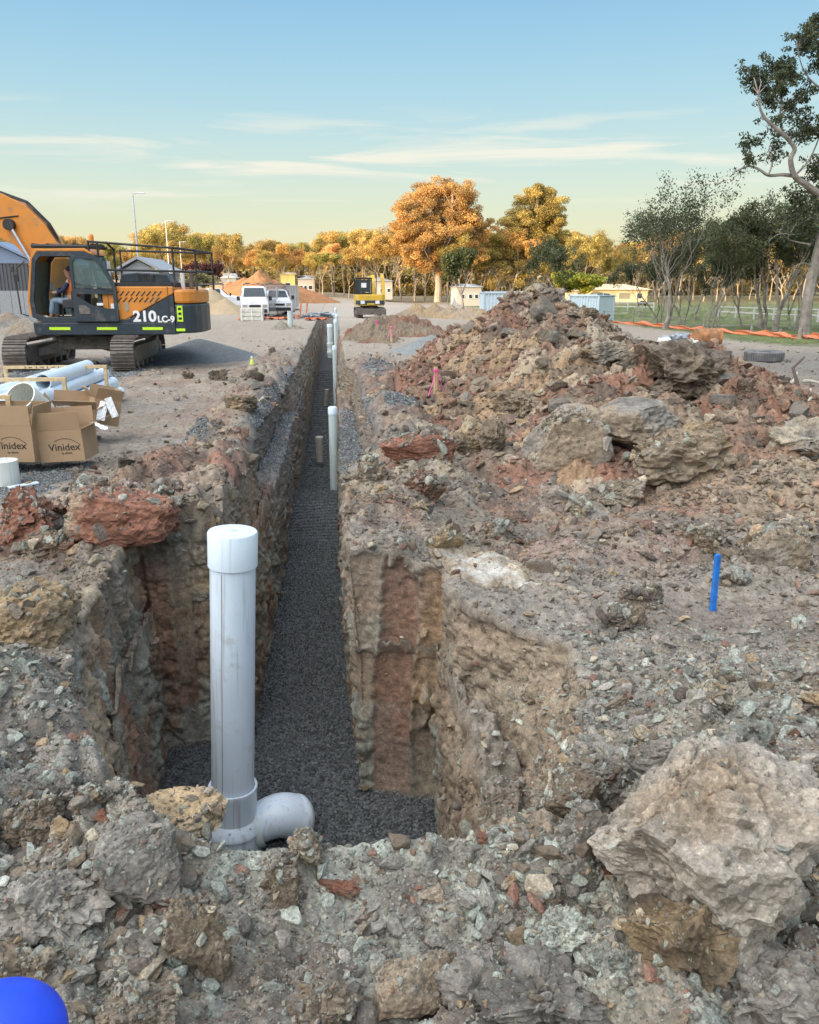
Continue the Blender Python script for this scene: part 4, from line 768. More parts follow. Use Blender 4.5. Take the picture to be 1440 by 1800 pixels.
# ---------------- large excavator ----------------
def big_excavator():
    gz0 = 0.0
    root = thing('excavator', 'large orange and slate crawler excavator with an open cab, beside the trench', 'excavator', (-6.46, 23.0, gz0-.02), 0); root.scale = (.92, .92, .95)
    undercarriage(root, 4.35, .6, .88, 2.78, 6)
    Mx = Matrix.Translation((.75, 0, -.196))@Matrix.Rotation(R(180-5), 4, 'Z')@Matrix.Diagonal((1, 1, 1.122, 1))
    def bd(mb, name, m, par=root, **k):
        o = mb.build(name, m, par, **k)
        if par is root: o.matrix_local = Mx
        return o
    W2 = 1.34
    # deck skirt
    m = MB(); m.prism([(1.72, 1.0), (1.78, 1.08), (1.78, 1.3), (-2.1, 1.3), (-2.1, 1.02)], -W2, W2); body = bd(m, 'deck', M_navy, bevel=.02)
    for x0, x1 in ((1.35, .78), (.05, -.5), (-1.2, -1.75)):
        m = MB(); m.box(((x0+x1)/2, W2+.006, 1.16), (abs(x1-x0), .012, .065)); m.build('reflective_strip', M_lime, body)
    # side house: upper orange and lower slate cut on the diagonal, both sides
    m = MB()
    for s in (1, -1):
        y0, y1 = sorted((s*(W2-.12), s*(W2-.005)))
        m.prism([(-.17, 1.38), (-.17, 2.12), (-2.1, 2.12), (-2.1, 1.96), (-.75, 1.36)], y0, y1)
    m.box((-1.15, 0, 1.75), (1.9, 2.42, .7)); eng = bd(m, 'engine_housing', M_or, bevel=.025)
    for s in (1, -1):
        m = MB(); y0, y1 = sorted((s*(W2-.11), s*(W2-.002))); m.prism([(-.17, 1.303), (-.17, 1.375), (-.78, 1.35), (-2.098, 1.95), (-2.098, 1.303)], y0, y1); m.build('lower_side_panel', M_navy, eng)
    m = MB()
    for i in range(9):
        for r_ in range(2):
            x = -.55-.145*i+(-.07 if r_ else 0); z = 1.955-.14*r_
            if r_ and i == 8: continue
            m.prism([(x+.02, z-.05), (x+.055, z-.05), (x-.055, z+.055), (x-.09, z+.055)], W2-.004, W2+.006)
    m.build('louvre', M_blk, eng)
    m = MB(); m.box((-.5, W2, 1.66), (.22, .012, .14)); m.build('decal', M_white, eng); m = MB(); m.box((-.82, W2, 1.66), (.1, .012, .2)); m.build('decal', M_tan, eng); 
    m = MB(); m.box((-.33, W2+.002, 1.75), (.012, .006, .72)); m.box((-1.95, W2+.002, 1.75), (.012, .006, .72)); m.build('panel_gap', M_blk, eng)
    text('lettering', '210', .34, M_letw, eng, (-1.28, W2+.004, 1.43), (R(90), 0, R(180)), .004, 1.25, .012); text('lettering', 'LC-9', .2, M_letw, eng, (-1.86, W2+.004, 1.37), (R(90), 0, R(180)), .004, 1.15, .008)
    # counterweight
    def cw(z0, z1, e=0):
        m = MB(); pl = [(-2.11, W2), (-2.34, W2-.02), (-2.5, W2-.1), (-2.62, W2-.26), (-2.7, W2-.55), (-2.72, .2), (-2.66, -.4), (-2.5, -.9), (-2.3, -W2+.1), (-2.11, -W2)]
        m.prism([(x-e*(0 if x > -2.2 else 1), y*(1+e*.4)) for x, y in pl], z0, z1, 'Z'); return m
    k = bd(cw(1.05, 1.72, .004), 'counterweight', M_navy, bevel=.04); k2 = cw(1.73, 2.05).build('counterweight_top', M_or, k, .06)
    m = MB(); m.box((-2.25, W2+.004, 1.5), (.15, .03, .36)); m.build('warning_sticker', M_lime, k); m = MB()
    for i in range(3): m.box((-2.25, W2+.016, 1.39+.11*i), (.09, .008, .06))
    m.build('sticker_mark', M_blk, k); m = MB(); m.box((-2.24, W2+.002, 1.13), (.24, .012, .06)); m.build('reflective_strip', M_lime, k)
    # top deck, hood, rails
    m = MB(); m.box((-1.1, 0, 2.16), (1.95, 2.6, .1)); bd(m, 'top_deck', M_blk, bevel=.01)
    m = MB(); m.prism([(-.6, 2.2), (-.68, 2.4), (-1.1, 2.44), (-1.9, 2.4), (-2.02, 2.2)], .35, 1.15); hd = bd(m, 'engine_hood', M_navy, bevel=.03); m = MB()
    for i in range(7): m.box((-1.15-.07*i, 1.16, 2.32), (.03, .02, .14))
    m.build('louvre', M_blk, hd)
    m = MB(); rl = lambda a, b: m.tube([a, b], .028, 8)
    yR, zt = 1.3, 3.05; xs = (-.05, -2.3)
    P_ = lambda x, y, z: (x, y, z)
    rl(P_(.1, yR, 3.12), P_(-2.15, yR, 2.98)); rl(P_(-2.15, yR, 2.98), P_(-2.68, 1.0, 2.93)); rl(P_(-.02, yR, 2.5), P_(-2.15, yR, 2.46)); rl(P_(-2.15, yR, 2.46), P_(-2.68, 1.0, 2.44))
    for x, y, z0, z1 in ((.08, yR, 2.2, 3.12), (-.16, yR, 2.5, 3.1), (-2.15, yR, 2.1, 2.98), (-2.68, 1.0, 2.03, 2.93), (-2.68, -1.0, 2.03, 2.93)): rl((x, y, z0), (x, y, z1))
    rl((-2.68, 1.0, 2.93), (-2.68, -1.0, 2.93)); rl((-2.68, 1.0, 2.46), (-2.68, -1.0, 2.46)); rl((-2.68, -1.0, 2.93), (.1, -1.25, 3.0)); rl((.1, -1.25, 2.2), (.1, -1.25, 3.0)); rl((-.4, .7, 2.95), (-.4, 1.3, 3.1)); rl((-.4, .75, 2.2), (-.4, .75, 2.95))
    bd(m, 'handrail', M_blk)
    m = MB(); m.lathe([(0, 2.05), (.06, 2.05), (.06, 2.5), (.05, 2.52), (0, 2.52)], 12, Matrix.Translation((-2.35, .3, 0))); bd(m, 'exhaust_pipe', M_steel)
    m = MB(); m.lathe([(0, 0), (.065, 0), (.065, .12), (.05, .16), (0, .17)], 14, Matrix.Translation((.02, 1.2, 3.12))); bd(m, 'beacon', M_amber)
    # cab: side frame outline with opening, roof, back
    y0, y1 = .32, W2; out = [(1.45, 1.3), (1.78, 1.42), (1.80, 1.8), (1.62, 2.72), (1.45, 2.9), (.2, 2.9), (.02, 2.82), (-.15, 2.2), (-.15, 1.3)]
    inn = [(1.40, 1.42), (1.66, 1.5), (1.69, 1.8), (1.52, 2.66), (1.4, 2.79), (.22, 2.79), (.08, 2.7), (-.05, 2.2), (-.05, 1.42)]
    m = MB()
    for y in (y0, y1-.07):
        n = len(out); vs = [(a, y, b) for a, b in out]+[(a, y, b) for a, b in inn]+[(a, y+.07, b) for a, b in out]+[(a, y+.07, b) for a, b in inn]; fs = []
        for i in range(n):
            j = (i+1) % n; fs += [(i, j, n+j, n+i), (2*n+i, 3*n+i, 3*n+j, 2*n+j), (i, 2*n+i, 2*n+j, j), (n+i, n+j, 3*n+j, 3*n+i)]
        m.add(vs, fs)
    cab = bd(m, 'cab_frame', M_navy, bevel=.01)
    m = MB(); m.prism([(1.83, 1.45), (1.86, 1.8), (1.66, 2.76), (1.48, 2.96), (.18, 2.97), (.0, 2.87), (-.02, 2.82), (.2, 2.905), (1.45, 2.905), (1.61, 2.73), (1.795, 1.8), (1.775, 1.43)], y0-.02, y1+.01); m.build('cab_shell', M_or, cab, .012)
    m = MB(); m.box((-.11, .83, 1.75), (.06, .9, .95)); m.box((.8, .8, 1.34), (1.8, .9, .06)); m.box((.5, .36, 1.6), (1.0, .05, .5)); m.build('cab_floor', M_tan, cab)
    m = MB(); m.prism([(1.40, 1.44), (1.64, 1.51), (1.67, 1.8), (1.5, 2.65), (1.39, 2.77), (.23, 2.77), (.1, 2.69), (-.03, 2.2), (-.03, 1.44)], y0+.03, y0+.04); m.build('window', M_glass, cab)
    m = MB(); m.prism([(1.70, 1.5), (1.73, 1.8), (1.55, 2.68), (1.56, 2.68), (1.745, 1.8), (1.715, 1.5)], y0+.08, y1-.08); m.build('windscreen', M_glass, cab)
    m = MB(); m.prism([(-.12, 2.25), (.02, 2.8), (.03, 2.8), (-.11, 2.25)], y0+.08, y1-.08); m.build('rear_window', M_glass, cab)
    # door folded back along the side
    dx = lambda x: -.60+(x+.46)*.83
    yd = W2+.03; do = [(.98, 1.33), (.98, 2.72), (.86, 2.82), (.2, 2.82), (-.05, 2.7), (-.42, 2.2), (-.46, 1.33)]; di = [(.88, 2.05), (.88, 2.66), (.8, 2.73), (.25, 2.73), (.06, 2.64), (-.3, 2.15), (-.34, 2.05)]
    m = MB(); fr = [(.98, 1.33), (.98, 2.06), (-.44, 2.06), (-.46, 1.33)]; hole = [(.86, 1.93), (.5, 1.96), (-.32, 1.9), (-.32, 1.6), (-.05, 1.62), (.4, 1.72)]
    m.prism([(.98, 1.33), (.98, 1.62), (-.46, 1.62), (-.46, 1.33)], yd, yd+.06); m.prism([(.98, 1.95), (.98, 2.07), (-.445, 2.07), (-.45, 1.95)], yd, yd+.06); m.prism([(.98, 1.62), (.98, 1.95), (.84, 1.95), (.84, 1.9), (.4, 1.7), (-.1, 1.62)], yd, yd+.06); m.prism([(-.34, 1.62), (-.34, 1.95), (-.45, 1.95), (-.46, 1.62)], yd, yd+.06)
    n = 5; o_ = [(.98, 2.07), (.98, 2.72), (.86, 2.82), (.2, 2.82), (-.05, 2.7), (-.42, 2.2), (-.445, 2.07)]; i_ = [(.88, 2.07), (.88, 2.66), (.8, 2.73), (.23, 2.73), (.03, 2.62), (-.3, 2.17), (-.33, 2.07)]
    vs = [(a, yd, b) for a, b in o_]+[(a, yd, b) for a, b in i_]+[(a, yd+.06, b) for a, b in o_]+[(a, yd+.06, b) for a, b in i_]; n = 7; fs = []
    for i in range(n-1):
        j = i+1; fs += [(i, j, n+j, n+i), (2*n+i, 3*n+i, 3*n+j, 2*n+j), (i, 2*n+i, 2*n+j, j), (n+i, n+j, 3*n+j, 3*n+i)]
    m.add(vs, fs); m.beam((.95, yd+.09, 2.22), (-.38, yd+.09, 2.03), .02, .02); m.v = [(dx(p[0]), p[1], p[2]) for p in m.v]; door = m.build('door', M_navy, cab)
    m = MB(); m.prism([(.88, 2.08), (.88, 2.65), (.8, 2.72), (.23, 2.72), (.04, 2.62), (-.29, 2.17), (-.32, 2.08)], yd+.02, yd+.03); m.v = [(dx(p[0]), p[1], p[2]) for p in m.v]; m.build('door_window', M_glass, door)
    m = MB(); m.box((.1, yd+.075, 1.72), (.2, .03, .06)); m.v = [(dx(p[0]), p[1], p[2]) for p in m.v]; m.build('handle', M_white, door); m = MB(); m.prism([(.8, 1.5), (.8, 1.7), (.6, 1.7), (.45, 1.62), (.45, 1.5)], yd+.06, yd+.07); m.v = [(dx(p[0]), p[1], p[2]) for p in m.v]; m.build('door_pocket', M_steel, door)
    # interior
    m = MB(); m.box((.70, .83, 1.68), (.5, .48, .14)); m.box((.44, .83, 2.02), (.13, .48, .6), (0, -.15, 0)); m.box((.40, .83, 2.42), (.09, .3, .2)); m.box((.75, 1.12, 1.72), (.5, .1, .2)); m.box((.68, .83, 1.48), (.34, .34, .26)); st = m.build('seat', M_seat, cab, .03)
    m = MB(); m.tube([(1.1, .95, 1.36), (1.05, .95, 1.8), (1.0, .95, 2.02)], .02, 6); m.tube([(1.2, .75, 1.36), (1.12, .75, 1.85)], .02, 6); m.box((1.28, .6, 1.7), (.1, .2, .5), (0, .2, 0)); m.box((.72, 1.12, 1.92), (.04, .05, .18)); m.box((1.25, .6, 2.02), (.05, .2, .14)); m.build('lever', M_blk, cab)
    # roof guard and mirror
    m = MB(); m.tube([(1.62, 1.25, 3.02), (-.1, 1.25, 3.0)], .05, 6); m.tube([(1.62, .4, 3.02), (-.1, .4, 3.0)], .04, 6)
    for x in (1.58, 1.2, .5, .0): m.beam((x, .4, 3.04), (x, 1.27, 3.04), .05, .08)
    bd(m, 'roof_guard', M_blk)
    m = MB(); m.tube([(1.84, 1.4, 1.45), (2.02, 1.45, 1.5), (2.06, 1.45, 2.3), (2.0, 1.42, 2.55), (1.8, 1.38, 2.68)], .02, 6); m.box((2.03, 1.47, 2.36), (.12, .05, .26)); m.box((2.1, 1.47, 2.5), (.07, .05, .12)); bd(m, 'mirror', M_blk)
    # boom with stick and bucket beyond the frame
    bo = [(.05, 1.55), (.62, 1.75), (1.75, 3.02), (2.1, 3.42), (2.75, 3.72), (4.0, 3.9), (5.45, 3.55), (5.6, 3.8), (4.3, 4.42), (3.2, 4.72), (2.35, 4.75), (1.7, 4.45), (1.2, 3.95), (.75, 3.2), (.2, 2.2)]
    bo = [(x, z-.12) for x, z in bo]; m = MB(); m.prism(bo, -.62, -.08); boom = bd(m, 'boom', M_or, bevel=.015); boom.matrix_local = Mx@Matrix.Translation((.56, 0, .12))@Matrix.Diagonal((1, 1, .90, 1))
    m = MB()
    for dy, dz in ((-.2, .05), (-.3, .08), (-.42, .05)):
        pts = [(x+.02, dy, z+dz) for x, z in [bo[14], bo[13], bo[12], bo[11], bo[10], bo[9], bo[8]]]; m.tube([(p[0]+.05*math.sin(i*2), p[1], p[2]+.03*math.cos(i*2.3)) for i, p in enumerate(pts)], .022, 6)
    m.tube([(1.9, -.07, 4.05), (2.4, -.06, 4.0), (2.9, -.06, 3.95), (3.4, -.06, 4.1)], .018, 6); m.build('hose', M_blk, boom)
    m = MB(); m.tube([(.95, .02, 1.5), (1.65, .02, 2.85)], .1, 12); m.build('cylinder', M_or, boom, smooth=True); m = MB(); m.tube([(1.6, .02, 2.75), (2.15, .02, 3.82)], .05, 12); m.build('cylinder_rod', M_chrome, boom, smooth=True)
    m = MB(); m.tube([(2.15, -.1, 3.82), (2.15, .1, 3.82)], .15, 16); m.build('pin', M_blk, boom)
    m = MB(); m.prism([(5.2, 4.2), (5.8, 3.9), (7.0, 1.4), (6.8, 1.3), (5.3, 3.4)], -.52, -.18); st = m.build('stick', M_or, boom, .01); m = MB(); m.prism([(6.6, 1.4), (7.1, 1.35), (7.2, .8), (6.9, .35), (6.3, .2), (6.1, .45), (6.5, .8)], -.9, .2); m.build('bucket', M_steel, st, .01)
    m = MB(); m.tube([(-.2, .7, 2.2), (-.2, .7, 2.7)], .05, 8); m.tube([(-1.9, .6, 2.42), (-1.9, .6, 2.52)], .07, 10); m.tube([(-2.15, .45, 2.05), (-2.15, .45, 2.45)], .06, 10); bd(m, 'filler_cap', M_white)
    return root, Mx
EXC, EXM = big_excavator()
# ---------------- people (seated driver) ----------------
def skin_body(name, verts, edges, radii, m, parent, root=0, sub=1):
    me = bpy.data.meshes.new(name); me.from_pydata(verts, edges, []); me.materials.append(m); o = bpy.data.objects.new(name, me); COL.objects.link(o); o.parent = parent
    md = o.modifiers.new('s', 'SKIN'); md.use_smooth_shade = True; sv = me.skin_vertices[0].data
    for i, r in enumerate(radii): sv[i].radius = (r, r) if not hasattr(r, '__len__') else r; sv[i].use_root = (i == root)
    s = o.modifiers.new('u', 'SUBSURF'); s.levels = s.render_levels = sub; return o
def driver():
    bpy.context.view_layer.update(); M = EXC.matrix_world @ EXM; loc = M@Vector((.80, .83, 1.77)); root = thing('person', 'driver in orange and navy work shirt and jeans, seated inside the excavator cab', 'person', loc, R(180-5))
    sk = mat('skin', (.45, .24, .16), .6); jn = mat('denim', (.22, .30, .38), .9); orr = mat('hi_vis_orange', (.9, .22, .04), .7); nv = mat('navy_cloth', (.02, .03, .08), .8); hair = mat('dark_hair', (.03, .02, .015), .8); boot = mat('tan_boot', (.22, .14, .08), .8)
    V = [(0, 0, 0), (.0, 0, .2), (.02, 0, .42), (.05, 0, .55), (.08, 0, .64), (.1, 0, .74), (.09, 0, .82),                                   # pelvis to crown
         (.02, .19, .5), (.14, .24, .28), (.38, .2, .22), (.46, .18, .23), (.02, -.19, .5), (.14, -.24, .28), (.38, -.2, .22), (.46, -.18, .23),     # arms
         (.1, .1, .0), (.48, .14, .04), (.56, .15, -.36), (.64, .15, -.42), (.1, -.1, 0), (.48, -.14, .04), (.52, -.15, -.36), (.6, -.15, -.42)]
    E = [(0, 1), (1, 2), (2, 3), (3, 4), (4, 5), (5, 6), (2, 7), (7, 8), (8, 9), (9, 10), (2, 11), (11, 12), (12, 13), (13, 14), (0, 15), (15, 16), (16, 17), (17, 18), (0, 19), (19, 20), (20, 21), (21, 22)]
    rr = [.13, .13, .15, .055, .075, .1, .07, .06, .045, .035, .035, .06, .045, .035, .035, .09, .06, .045, .04, .09, .06, .045, .04]
    skin_body('body', V, E, rr, sk, root, sub=2)
    for s in (1, -1):
        for j in range(5):
            b = Vector((.47, s*.18+(j-2)*.016, .235)); l = [.05, .07, .075, .07, .055][j]; skin_body('finger', [b, b+Vector((l*.6, 0, .005)), b+Vector((l*.8, 0, -.025))], [(0, 1), (1, 2)], [.01, .009, .008], sk, root)
    skin_body('shirt', [(0, 0, .02), (0, 0, .2), (.02, 0, .42), (.03, 0, .52), (.02, .19, .5), (.02, -.19, .5)], [(0, 1), (1, 2), (2, 3), (2, 4), (2, 5)], [.15, .155, .17, .07, .075, .075], orr, root, sub=2)
    for s in (1, -1): skin_body('sleeve', [(.03, s*.2, .48), (.14, s*.24, .28), (.34, s*.205, .225)], [(0, 1), (1, 2)], [.078, .062, .05], nv, root, sub=2)
    skin_body('jeans', [(0, 0, .02), (.1, .1, 0), (.48, .14, .04), (.555, .15, -.32), (.1, -.1, 0), (.48, -.14, .04), (.52, -.15, -.32)], [(0, 1), (1, 2), (2, 3), (0, 4), (4, 5), (5, 6)], [.15, .105, .078, .066, .105, .078, .066], jn, root, sub=2)
    for s in (1, -1): skin_body('boot', [(.56-.04*(s < 0), s*.15, -.33), (.57-.04*(s < 0), s*.15, -.41), (.70-.04*(s < 0), s*.15, -.43)], [(0, 1), (1, 2)], [.055, .06, .045], boot, root, sub=1)
    skin_body('hair', [(.05, 0, .72), (.06, 0, .80), (.1, 0, .83)], [(0, 1), (1, 2)], [.095, .1, .085], hair, root, sub=2)
    m = MB(); m.lathe([(0, .02), (.018, 0), (.0, -.02)], 8, Matrix.Translation((.2, 0, .735))@Matrix.Rotation(R(90), 4, 'Y')); m.build('nose', sk, root)
    for s in (1, -1):
        m = MB(); m.lathe([(0, -.01), (.011, 0), (0, .01)], 8, Matrix.Translation((.183, s*.035, .76))); m.build('eye', M_blk, root); m = MB(); m.lathe([(0, -.02), (.03, 0), (0, .02)], 8, Matrix.Translation((.09, s*.1, .745))@Matrix.Rotation(R(90), 4, 'X')); m.build('ear', sk, root)
    m = MB(); m.box((.188, 0, .695), (.012, .05, .008)); m.build('mouth', M_seat, root)
driver()
# ---------------- small yellow digger seen from behind ----------------
def mini():
    c = PD(649, 553, 58); root = thing('mini_excavator', 'small yellow digger facing away beyond the trench, next to the brown clod pile', 'excavator', (c.x, c.y, 0), R(4))
    undercarriage(root, 2.5, .4, .55, 1.5, 5)
    m = MB(); m.box((0, -1.35, .34), (2.0, .12, .38), (.15, 0, 0)); m.beam((-.5, -1.3, .4), (-.4, -.6, .5), .1, .1); m.beam((.5, -1.3, .4), (.4, -.6, .5), .1, .1); m.build('blade', M_steel, root, .01)
    m = MB(); m.prism([(-.95, -.9), (-.8, -1.1), (.8, -1.1), (.95, -.9), (.95, .9), (-.95, .9)], .72, 1.45, 'Z'); b = m.build('body', M_yel, root, .05); 
    m = MB(); m.prism([(-.97, -.88), (-.82, -1.12), (.82, -1.12), (.97, -.88), (.97, -.5), (-.97, -.5)], .78, 1.08, 'Z'); m.build('counterweight', M_navy, root, .04)
    for x in (-.55, .45): m = MB(); m.box((x, -1.13, .95), (.28, .02, .22)); m.build('decal', M_white, b)
    m = MB(); m.box((0, -1.13, .84), (.5, .02, .1)); m.build('decal', M_yel, b)
    m = MB()
    for x, y in ((-.9, -.45), (-.9, .75), (.12, .75), (.12, -.45)): m.beam((x, y, 1.45), (x, y, 2.45), .09, .09)
    m.box((-.39, .15, 2.5), (1.15, 1.35, .1)); m.box((-.39, -.45, 1.5), (1.0, .08, .15)); cb = m.build('cab_frame', M_blk, root, .02)
    m = MB(); m.box((-.39, -.44, 2.0), (.9, .02, .8)); m.build('rear_window', M_dglass, cb); m = MB(); m.box((-.39, -.46, 2.05), (.34, .02, .3)); m.build('window_sticker', M_white, cb)
    m = MB(); m.box((-.39, .15, 2.0), (.4, .4, .8)); m.build('seat', M_seat, cb)
    m = MB(); m.prism([(.9, 1.0), (1.4, 2.3), (1.9, 2.75), (2.7, 2.5), (2.7, 2.3), (2.0, 2.4), (1.6, 2.1), (1.15, .95)], .35, .62, 'X'); bm_ = m.build('boom', M_yel, root, .02)
    m = MB(); m.tube([(.49, 1.5, 1.6), (.49, 2.1, 2.3)], .06, 8); m.tube([(.62, 1.0, 1.4), (.7, 1.4, 2.5), (.66, 1.9, 2.9)], .03, 6); m.build('hose', M_blk, bm_); m = MB(); m.beam((.6, 2.6, 2.5), (.6, 3.0, .9), .2, .26); m.build('stick', M_yel, bm_); m = MB(); m.prism([(2.9, 1.0), (3.3, .9), (3.2, .3), (2.7, .3)], .3, .9, 'X'); m.build('bucket', M_steel, bm_, .02)
    m = MB(); m.prism([(-.9, .95), (-.5, 2.5), (.3, 2.85), (.5, 2.6), (-.2, 2.2), (-.5, .95)], .82, 1.02, 'X'); m.build('boom_guard', M_yel, root, .02)
mini()
# ---------------- vehicles ----------------
def wheel(root, x, y, r=.33, w=.22):
    m = MB(); Mt = Matrix.Translation((x, y, r))@Matrix.Rotation(R(90), 4, 'Y'); m.lathe([(r*.6, -w/2), (r*.94, -w/2), (r, -w*.35), (r, w*.35), (r*.94, w/2), (r*.6, w/2)], 20, Mt); o = m.build('wheel', M_blk, root, smooth=True)
    m = MB(); m.lathe([(0, -w*.3), (r*.25, -w*.42), (r*.6, -w*.4), (r*.6, w*.4), (r*.25, w*.42), (0, w*.3)], 16, Mt); m.build('rim', M_chrome, o)
def loft(secs, n=None):
    """secs: list of (y, z0, zb, zt, wb, wt, chamfer)"""
    m = MB(); rings = []
    for y, z0, zb, zt, wb, wt in secs: rings.append([(-wb, y, z0), (-wb, y, zb), (-wt, y, zt-.08), (-wt+.12, y, zt), (wt-.12, y, zt), (wt, y, zt-.08), (wb, y, zb), (wb, y, z0)])
    vs = [p for r in rings for p in r]; fs = []; k = 8
    for i in range(len(rings)-1):
        for j in range(k): fs.append((i*k+j, i*k+(j+1) % k, (i+1)*k+(j+1) % k, (i+1)*k+j))
    fs += [list(range(k)), [(len(rings)-1)*k+j for j in range(k)][::-1]]; m.add(vs, fs); return m
def van(px, py, y, rz, label, ute=False):
    c = PD(px, py, y); root = thing('van' if not ute else 'utility_truck', label, 'van' if not ute else 'truck', (c.x, c.y, 0), rz)
    if not ute: S = [(-2.35, .35, .75, .8, .82, .78), (-2.3, .3, .95, 1.1, .85, .8), (-1.95, .3, 1.15, 1.3, .85, .78), (-1.35, .3, 1.2, 1.95, .85, .72), (-1.0, .3, 1.2, 2.0, .85, .73), (2.3, .3, 1.2, 2.0, .85, .73), (2.4, .4, 1.1, 1.8, .82, .7)]
    else: S = [(-2.5, .4, .7, .85, .84, .8), (-2.45, .35, .95, 1.08, .87, .82), (-1.3, .35, 1.08, 1.2, .87, .78), (-.7, .35, 1.1, 1.75, .87, .66), (.5, .35, 1.1, 1.78, .87, .66), (.6, .4, .9, 1.1, .86, .84), (2.5, .4, .9, 1.1, .86, .84)]
    b = loft(S).build('body', M_white, root, .03)
    m = MB(); a = ((-.70, -1.9, 1.36), (.70, -1.9, 1.36), (.60, -1.42, 1.875), (-.60, -1.42, 1.875)) if not ute else ((-.68, -1.25, 1.25), (.68, -1.25, 1.25), (.54, -.77, 1.69), (-.54, -.77, 1.69))
    nrm = Vector((0, -.7, .6)).normalized()*.03; vs = [Vector(p)+nrm for p in a]+[Vector(p)-nrm for p in a]; m.add(vs, [(0, 1, 2, 3), (7, 6, 5, 4), (0, 4, 5, 1), (1, 5, 6, 2), (2, 6, 7, 3), (3, 7, 4, 0)]); m.build('windscreen', M_dglass, root)
    for s in (-1, 1):
        m = MB(); m.box((s*(.805 if not ute else .8), -.9 if not ute else -.2, 1.5), (.03, .9, .45), (0, s*-.16, 0)); m.build('side_window', M_dglass, root)
        m = MB(); m.box((s*.62, -2.36 if not ute else -2.49, .82), (.3, .06, .2)); m.build('headlight', M_chrome, root, .02)
        m = MB(); m.box((s*1.0, -1.5, 1.25), (.2, .1, .26)); m.build('mirror', M_blk, root, .02)
        for yy in (-1.45, 1.5): wheel(root, s*.76, yy)
    m = MB(); m.box((0, -2.38 if not ute else -2.52, .5), (1.5, .1, .22)); m.build('bumper', M_blk, root, .02); m = MB(); m.box((0, -2.37 if not ute else -2.5, .8), (.7, .04, .14)); m.build('grille', M_blk, root)
    m = MB()
    for x in (-.62, .62): m.tube([(x, -1.0, 2.1), (x, 2.2, 2.1)], .025, 6)
    for yy in (-.9, 0, 1, 2.1): m.tube([(-.68, yy, 2.12), (.68, yy, 2.12)], .025, 6); m.tube([(-.62, yy, 1.95 if not ute else 1.7), (-.62, yy, 2.12)], .02, 6); m.tube([(.62, yy, 1.95 if not ute else 1.7), (.62, yy, 2.12)], .02, 6)
    m.box((-.4, .6, 2.17), (.3, 3.0, .09)); m.box((.3, .6, 2.16), (.14, 2.8, .07)); m.build('roof_rack', M_steel, root)
van(448, 553, 56, R(6), 'white van with roof rack parked behind the crate, facing the camera'); van(487, 550, 60, R(8), 'white work truck half hidden behind the mesh fence, right of the van', True)
van(376, 541, 76, R(95), 'white car seen only by its nose left of the van', True)
# ---------------- PVC and pipes ----------------
def streaks(m):
    t = m.node_tree; L = t.links.new; p = t.nodes['Principled BSDF']; src = p.inputs['Base Color'].links[0].from_socket; tc = N(t, 'ShaderNodeTexCoord'); mp = N(t, 'ShaderNodeMapping'); mp.inputs['Scale'].default_value = (34, 34, 1.3); L(tc.outputs['Object'], mp.inputs[0])
    n = N(t, 'ShaderNodeTexNoise'); n.inputs['Scale'].default_value = 1; n.inputs['Detail'].default_value = 6; L(mp.outputs[0], n.inputs[0]); r = N(t, 'ShaderNodeValToRGB'); r.color_ramp.elements[0].position = .56; r.color_ramp.elements[1].position = .74; r.color_ramp.elements[1].color = (.6, .6, .6, 1); L(n.outputs[0], r.inputs[0])
    x = N(t, 'ShaderNodeMix', data_type='RGBA'); L(r.outputs[0], x.inputs[0]); L(src, x.inputs[6]); x.inputs[7].default_value = (.30, .30, .28, 1); L(x.outputs[2], p.inputs['Base Color']); return m
def pvc(name, c, r=.28, st=.2):
    return streaks(mat(name, c, r, var=.05, vs=3, dirt=st, dc=(.42, .42, .38)))
M_pvc = pvc('pvc_blue_white', (.62, .72, .80), .3, .12); M_pvcg = pvc('pvc_grey_green', (.50, .58, .57), .35, .2); M_pvcw = pvc('pvc_cream', (.70, .72, .66), .4, .1)
M_card = mat('cardboard', (.36, .245, .145), .85, var=.1, vs=3, bump=.1, bs=40); M_card2 = mat('cardboard_inside', (.47, .32, .2), .9); M_paper = mat('paper', (.78, .8, .82), .8, var=.05)
M_timb = mat('pine_timber', (.56, .42, .23), .8, var=.2, vs=20, bump=.15, bs=60); M_grey = mat('weathered_timber', (.27, .24, .21), .9, var=.3, vs=9, bump=.3, bs=30); M_pink = mat('pink_ribbon', (.75, .10, .33), .6, var=.1)
M_orn = mat('orange_mesh', (.62, .19, .09), .7, var=.3, vs=14)
def ring(prof, n=40, M=None): return MB().lathe(prof, n, M)
